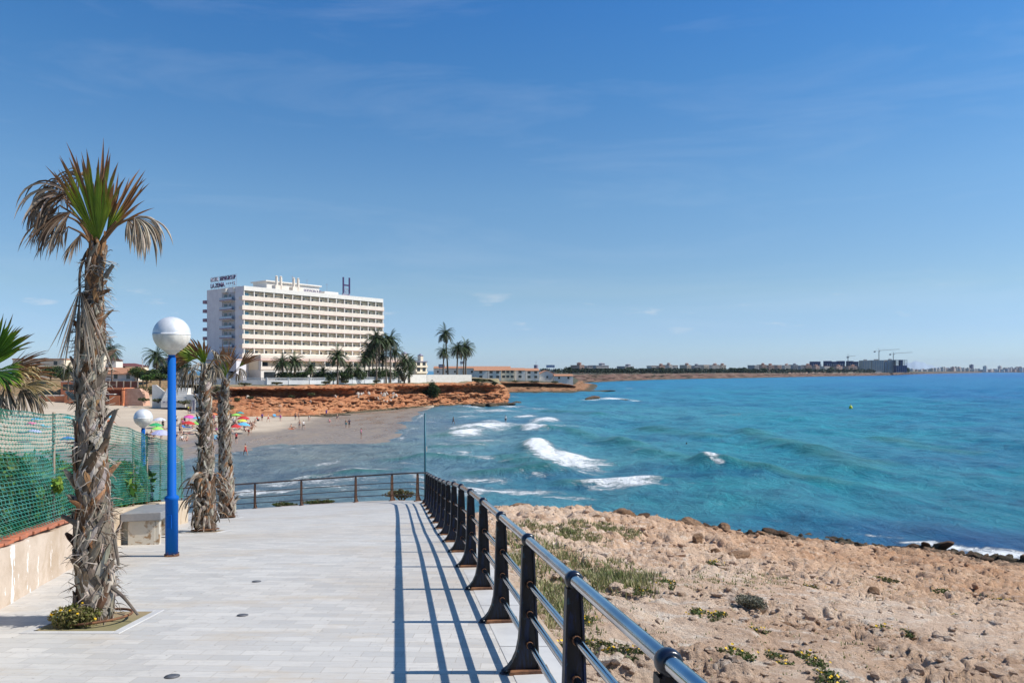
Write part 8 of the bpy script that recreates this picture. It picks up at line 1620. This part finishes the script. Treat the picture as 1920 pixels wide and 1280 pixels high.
mb.box(-w_ / 2, w_ / 2 - 1, .5, 15, -3, H_ * .5); mb.box(-w_ * .05, w_ * .12, 1, 14, 0, H_ * .99); mb.build('slabs', M['f5'], o)
for k in range(6):
    mb = MB(); x = -w_ / 2 + k * (w_ - .8) / 5
    for y in (0.1, 15): mb.box(x, x + .8, y, y + .8, -3, H_ + .6)
    mb.build('column', M['concrete'], o)
M['crane'] = mat('crane_steel', (0.20, 0.19, 0.17), (0.16, 0.15, 0.15), .2, .7)
for px, yb, yt, x0, x1, rise, Y, lab in ((1590, 690, 668.5, 1588, 1604, 1.2, 1980, 'smallest tower crane standing by the navy netted towers'), (1648, 675, 657.5, 1639, 1687, 2.6, 1990, 'tallest tower crane with a long jib above the pale towers'), (1675, 676, 663, 1668, 1711, 2.4, 1975, 'right hand tower crane with a jib reaching past the open frame')):
    q = at(px, 695, Y); k = Y / F; H_ = (695 - yt) * k; o = empty('tower_crane', q, 0, lab, 'crane', 'tower cranes on the far coast'); mb = MB()
    for sx in (-.7, .7):
        for sy in (-.7, .7): mb.box(sx - .14, sx + .14, sy - .14, sy + .14, -5, H_)
    for i in range(int(H_ / 2.5)): z = i * 2.5; mb.tube([(-.7, -.7, z), (.7, -.7, z + 2.5)], .1, 4); mb.tube([(.7, -.75, z), (-.7, -.75, z + 2.5)], .08, 4)
    mb.build('mast', M['crane'], o); j0 = (x0 - px) * k; j1 = (x1 - px) * k; dz = rise * k / max(1, j1); mb = MB()
    def jz(x): return H_ + x * dz
    for yy in (-.5, .5): mb.tube([(j0, yy, jz(j0)), (j1, yy, jz(j1))], .22, 4)
    mb.tube([(0, 0, H_ + 1.5), (j1 * .97, 0, jz(j1 * .97) + 1.2)], .16, 4); n = int(j1 / 3)
    for i in range(n): x = j1 * i / n; mb.tube([(x, -.5, jz(x)), (x + 1.5, 0, jz(x) + 1.3), (x + 3, .5, jz(x + 3))], .09, 4)
    mb.build('jib', M['crane'], o); mb = MB(); mb.box(j0 - .5, j0 + 3.5, -.9, .9, jz(j0) - 3.2, jz(j0) + .2); mb.build('counterweight', M['concrete'], o); mb = MB(); mb.tube([(-.8, 0, H_), (0, 0, H_ + 6.5), (.8, 0, H_)], .25, 4); mb.tube([(0, 0, H_ + 6.5), (j0, 0, jz(j0))], .08, 4); mb.tube([(0, 0, H_ + 6.5), (j1 * .6, 0, jz(j1 * .6) + 1.2)], .08, 4); mb.build('tower_head', M['crane'], o); mb = MB(); mb.box(.8, 2.4, -1.6, -.2, H_ - 2.4, H_ - .3); mb.build('cab', M['f1'], o)
for a, b, m, lab in ((1478, 1561, 'f2', 'long reddish sea wall behind the far beach'), (1562, 1612, 'f4', 'pale sandstone sea wall right of the reddish one'), (1614, 1661, 'f3', 'dark grey sea wall below the pale towers')):
    Y0, Y1 = ypx(a) - 60, ypx(b) - 40; mb = MB(); A = at(a, 697.5, Y0); B = at(b, 697.5, Y1); zt0 = at(0, 698, Y0)[2]; d = Vector((B[0] - A[0], B[1] - A[1], 0)); n = 24; o = empty('sea_wall', (A[0], A[1], 0), 0, lab, 'sea wall'); mb.prism([(0, 0, 0), (d.x, d.y, 0), (d.x, d.y, at(0, 697.4, Y1)[2]), (0, 0, at(0, 698.2, Y0)[2])], (0, 6, 0)); mb.build('wall', M[m], o); mb = MB()
    for i in range(n): f = i / n; mb.box(d.x * f - .7, d.x * f + .7, d.y * f - 1, d.y * f - .02, 0, 6.5)
    mb.build('buttresses', M[m], o)
rt = random.Random(33)
for i in range(118):                          # the hazy town at the far right
    px = 1702 + i * 1.9 + rt.uniform(-1, 1); Y = float(np.interp(px, [1700, 1800, 1920], [4300, 5000, 5600])) + rt.uniform(-450, 450); h_ = rt.uniform(2.5, 6.5 + 2.5 * math.sin(px * .05)) * Y / F; w_ = rt.uniform(2.0, 5.0) * Y / F; tall = i in (64, 78, 92)
    if tall: h_ = (12.5 if i == 64 else 10) * Y / F; w_ = 5.5 * Y / F if i == 64 else 4 * Y / F
    b = at(px, 696.0, Y); m = ('f1', 'f4', 'f1', 'f3', 'f2', 'f1')[i % 6] if i != 64 else 'f5'; mb = MB(); mb.box(-w_ / 2, w_ / 2, 0, 20, -3, h_); mb.box(-w_ * .2, w_ * .2, 4, 12, h_, h_ + 3)
    for k in range(max(1, int(h_ / 4))): mb.box(-w_ * .45, w_ * .45, -.4, -.01, k * 4 + 1.2, k * 4 + 2.6, m=1)
    o = mb.build('apartment_block', [M[m], M['f3']], None, loc=b); o.rotation_euler = (0, 0, R(rt.uniform(20, 45))); tag(o, 'tallest dark block standing over the hazy town on the far shore' if i == 64 else ('taller block rising out of the hazy town on the far shore' if tall else 'tiny pale apartment block in the hazy town on the far shore'), 'apartment block', 'apartment blocks of the hazy far town')
mb = MB(); mb.box(1835 / F * 0, 0.1, 0, .1, 0, .1)
xs = np.linspace(5200, 13000, 60); mb = MB(); P = []
for i, Y in enumerate((5200, 5500, 5900)):
    P.append([((px - 960) / F * Y, Y, (1.0, 6.0, 7.0)[i]) for px in np.linspace(1690, 2300, 60)])
o = gridmesh('far_coast', np.array(P), M['cliff_far']); tag(o, kind='structure')
# dark woods on the far plateau: one mass
mb = MB(); rw = random.Random(8)
for i in range(900):
    px = rw.choice([rw.uniform(1015, 1420), rw.uniform(1060, 1400), rw.uniform(1400, 1640), rw.uniform(1090, 1300)]); Y = ypx(px) + rw.uniform(-45, 20) - (20 if px < 1400 else 30); top = rw.uniform(690.0, 692.6) if px < 1400 else rw.uniform(691.0, 693.6); b = at(px, 699.5, Y); H_ = max(2.5, at(px, top, Y)[2] - b[2]); rr_ = H_ * rw.uniform(.5, .9); foliage(mb, [((b[0], b[1], b[2] + H_ * .55), (rr_, rr_, H_ * .5))], 34, H_ * .16, [(0.018, 0.035, 0.018), (0.03, 0.055, 0.024), (0.014, 0.026, 0.016), (0.045, 0.06, 0.025)], rw, 1.5)
o = mb.build('woodland', M['leaf']); tag(o, kind='stuff')
FT = [(1180, 'round topped tree standing above the far woods left of the white villas'), (1390, 'largest dark tree clump at the end of the far woods'), (1374, 'tall dark tree right of the cream houses on the far coast'), (1432, 'dark tree at the left of the far village'), (1515, 'dark tree before the first navy tower'), (1556, 'broad dark tree below the widest navy tower'), (1668, 'dark tree at the foot of the pale towers'), (1698, 'dark tree below the open concrete frame'), (1066, 'spreading dark tree at the left end of the far woods'), (1240, 'tree standing forward on the brow of the far cliff')]
for i, (px, lab) in enumerate(FT): Y = ypx(px) - 55; k = Y / 1000; tree(px, 699, Y, (6.5 * k, 5 * k, 3.4 * k), DKG, 500 + i, lab, 500, .8 * k, 'trees standing out on the far coast', 1.0)
# scrub and houses on the second headland's back, and faint hills
xs = np.linspace(1580, 1860, 70); hill = []
for r_ in (0, 1, 2):
    hill.append([at(px, 696 - (0 if r_ != 1 else max(0, 15 * math.exp(-((px - 1722) / 26) ** 2) + 8 * math.exp(-((px - 1690) / 30) ** 2) + 7 * math.exp(-((px - 1770) / 34) ** 2) + 1.2 * math.sin(px * .4))), 14000 + r_ * 700) for px in xs])
o = gridmesh('hills', np.array(hill), mat('hazy_hill', (0.30, 0.37, 0.44), (0.28, 0.34, 0.40), .002, 1.0, kind='World')); tag(o, kind='structure')  # base colour set close to the sky, so haze is painted in

# ---------------------------------------------------------------- sea air
mb = MB(); mb.box(-16000, 16000, -300, 16500, -4.7, 230); hz_ = mb.mesh('haze', []); hm = bpy.data.materials.new('sea_haze'); hm.use_nodes = True; nt = hm.node_tree
for n_ in list(nt.nodes):
    if n_.type != 'OUTPUT_MATERIAL': nt.nodes.remove(n_)
pv = nt.nodes.new('ShaderNodeVolumePrincipled'); pv.inputs['Color'].default_value = (0.62, 0.76, 0.95, 1); pv.inputs['Density'].default_value = 0.00003; pv.inputs['Anisotropy'].default_value = 0.0
nt.links.new(pv.outputs[0], nt.nodes['Material Output'].inputs['Volume']); hz_.materials.append(hm); o = bpy.data.objects.new('haze', hz_); C.objects.link(o); tag(o, kind='stuff')
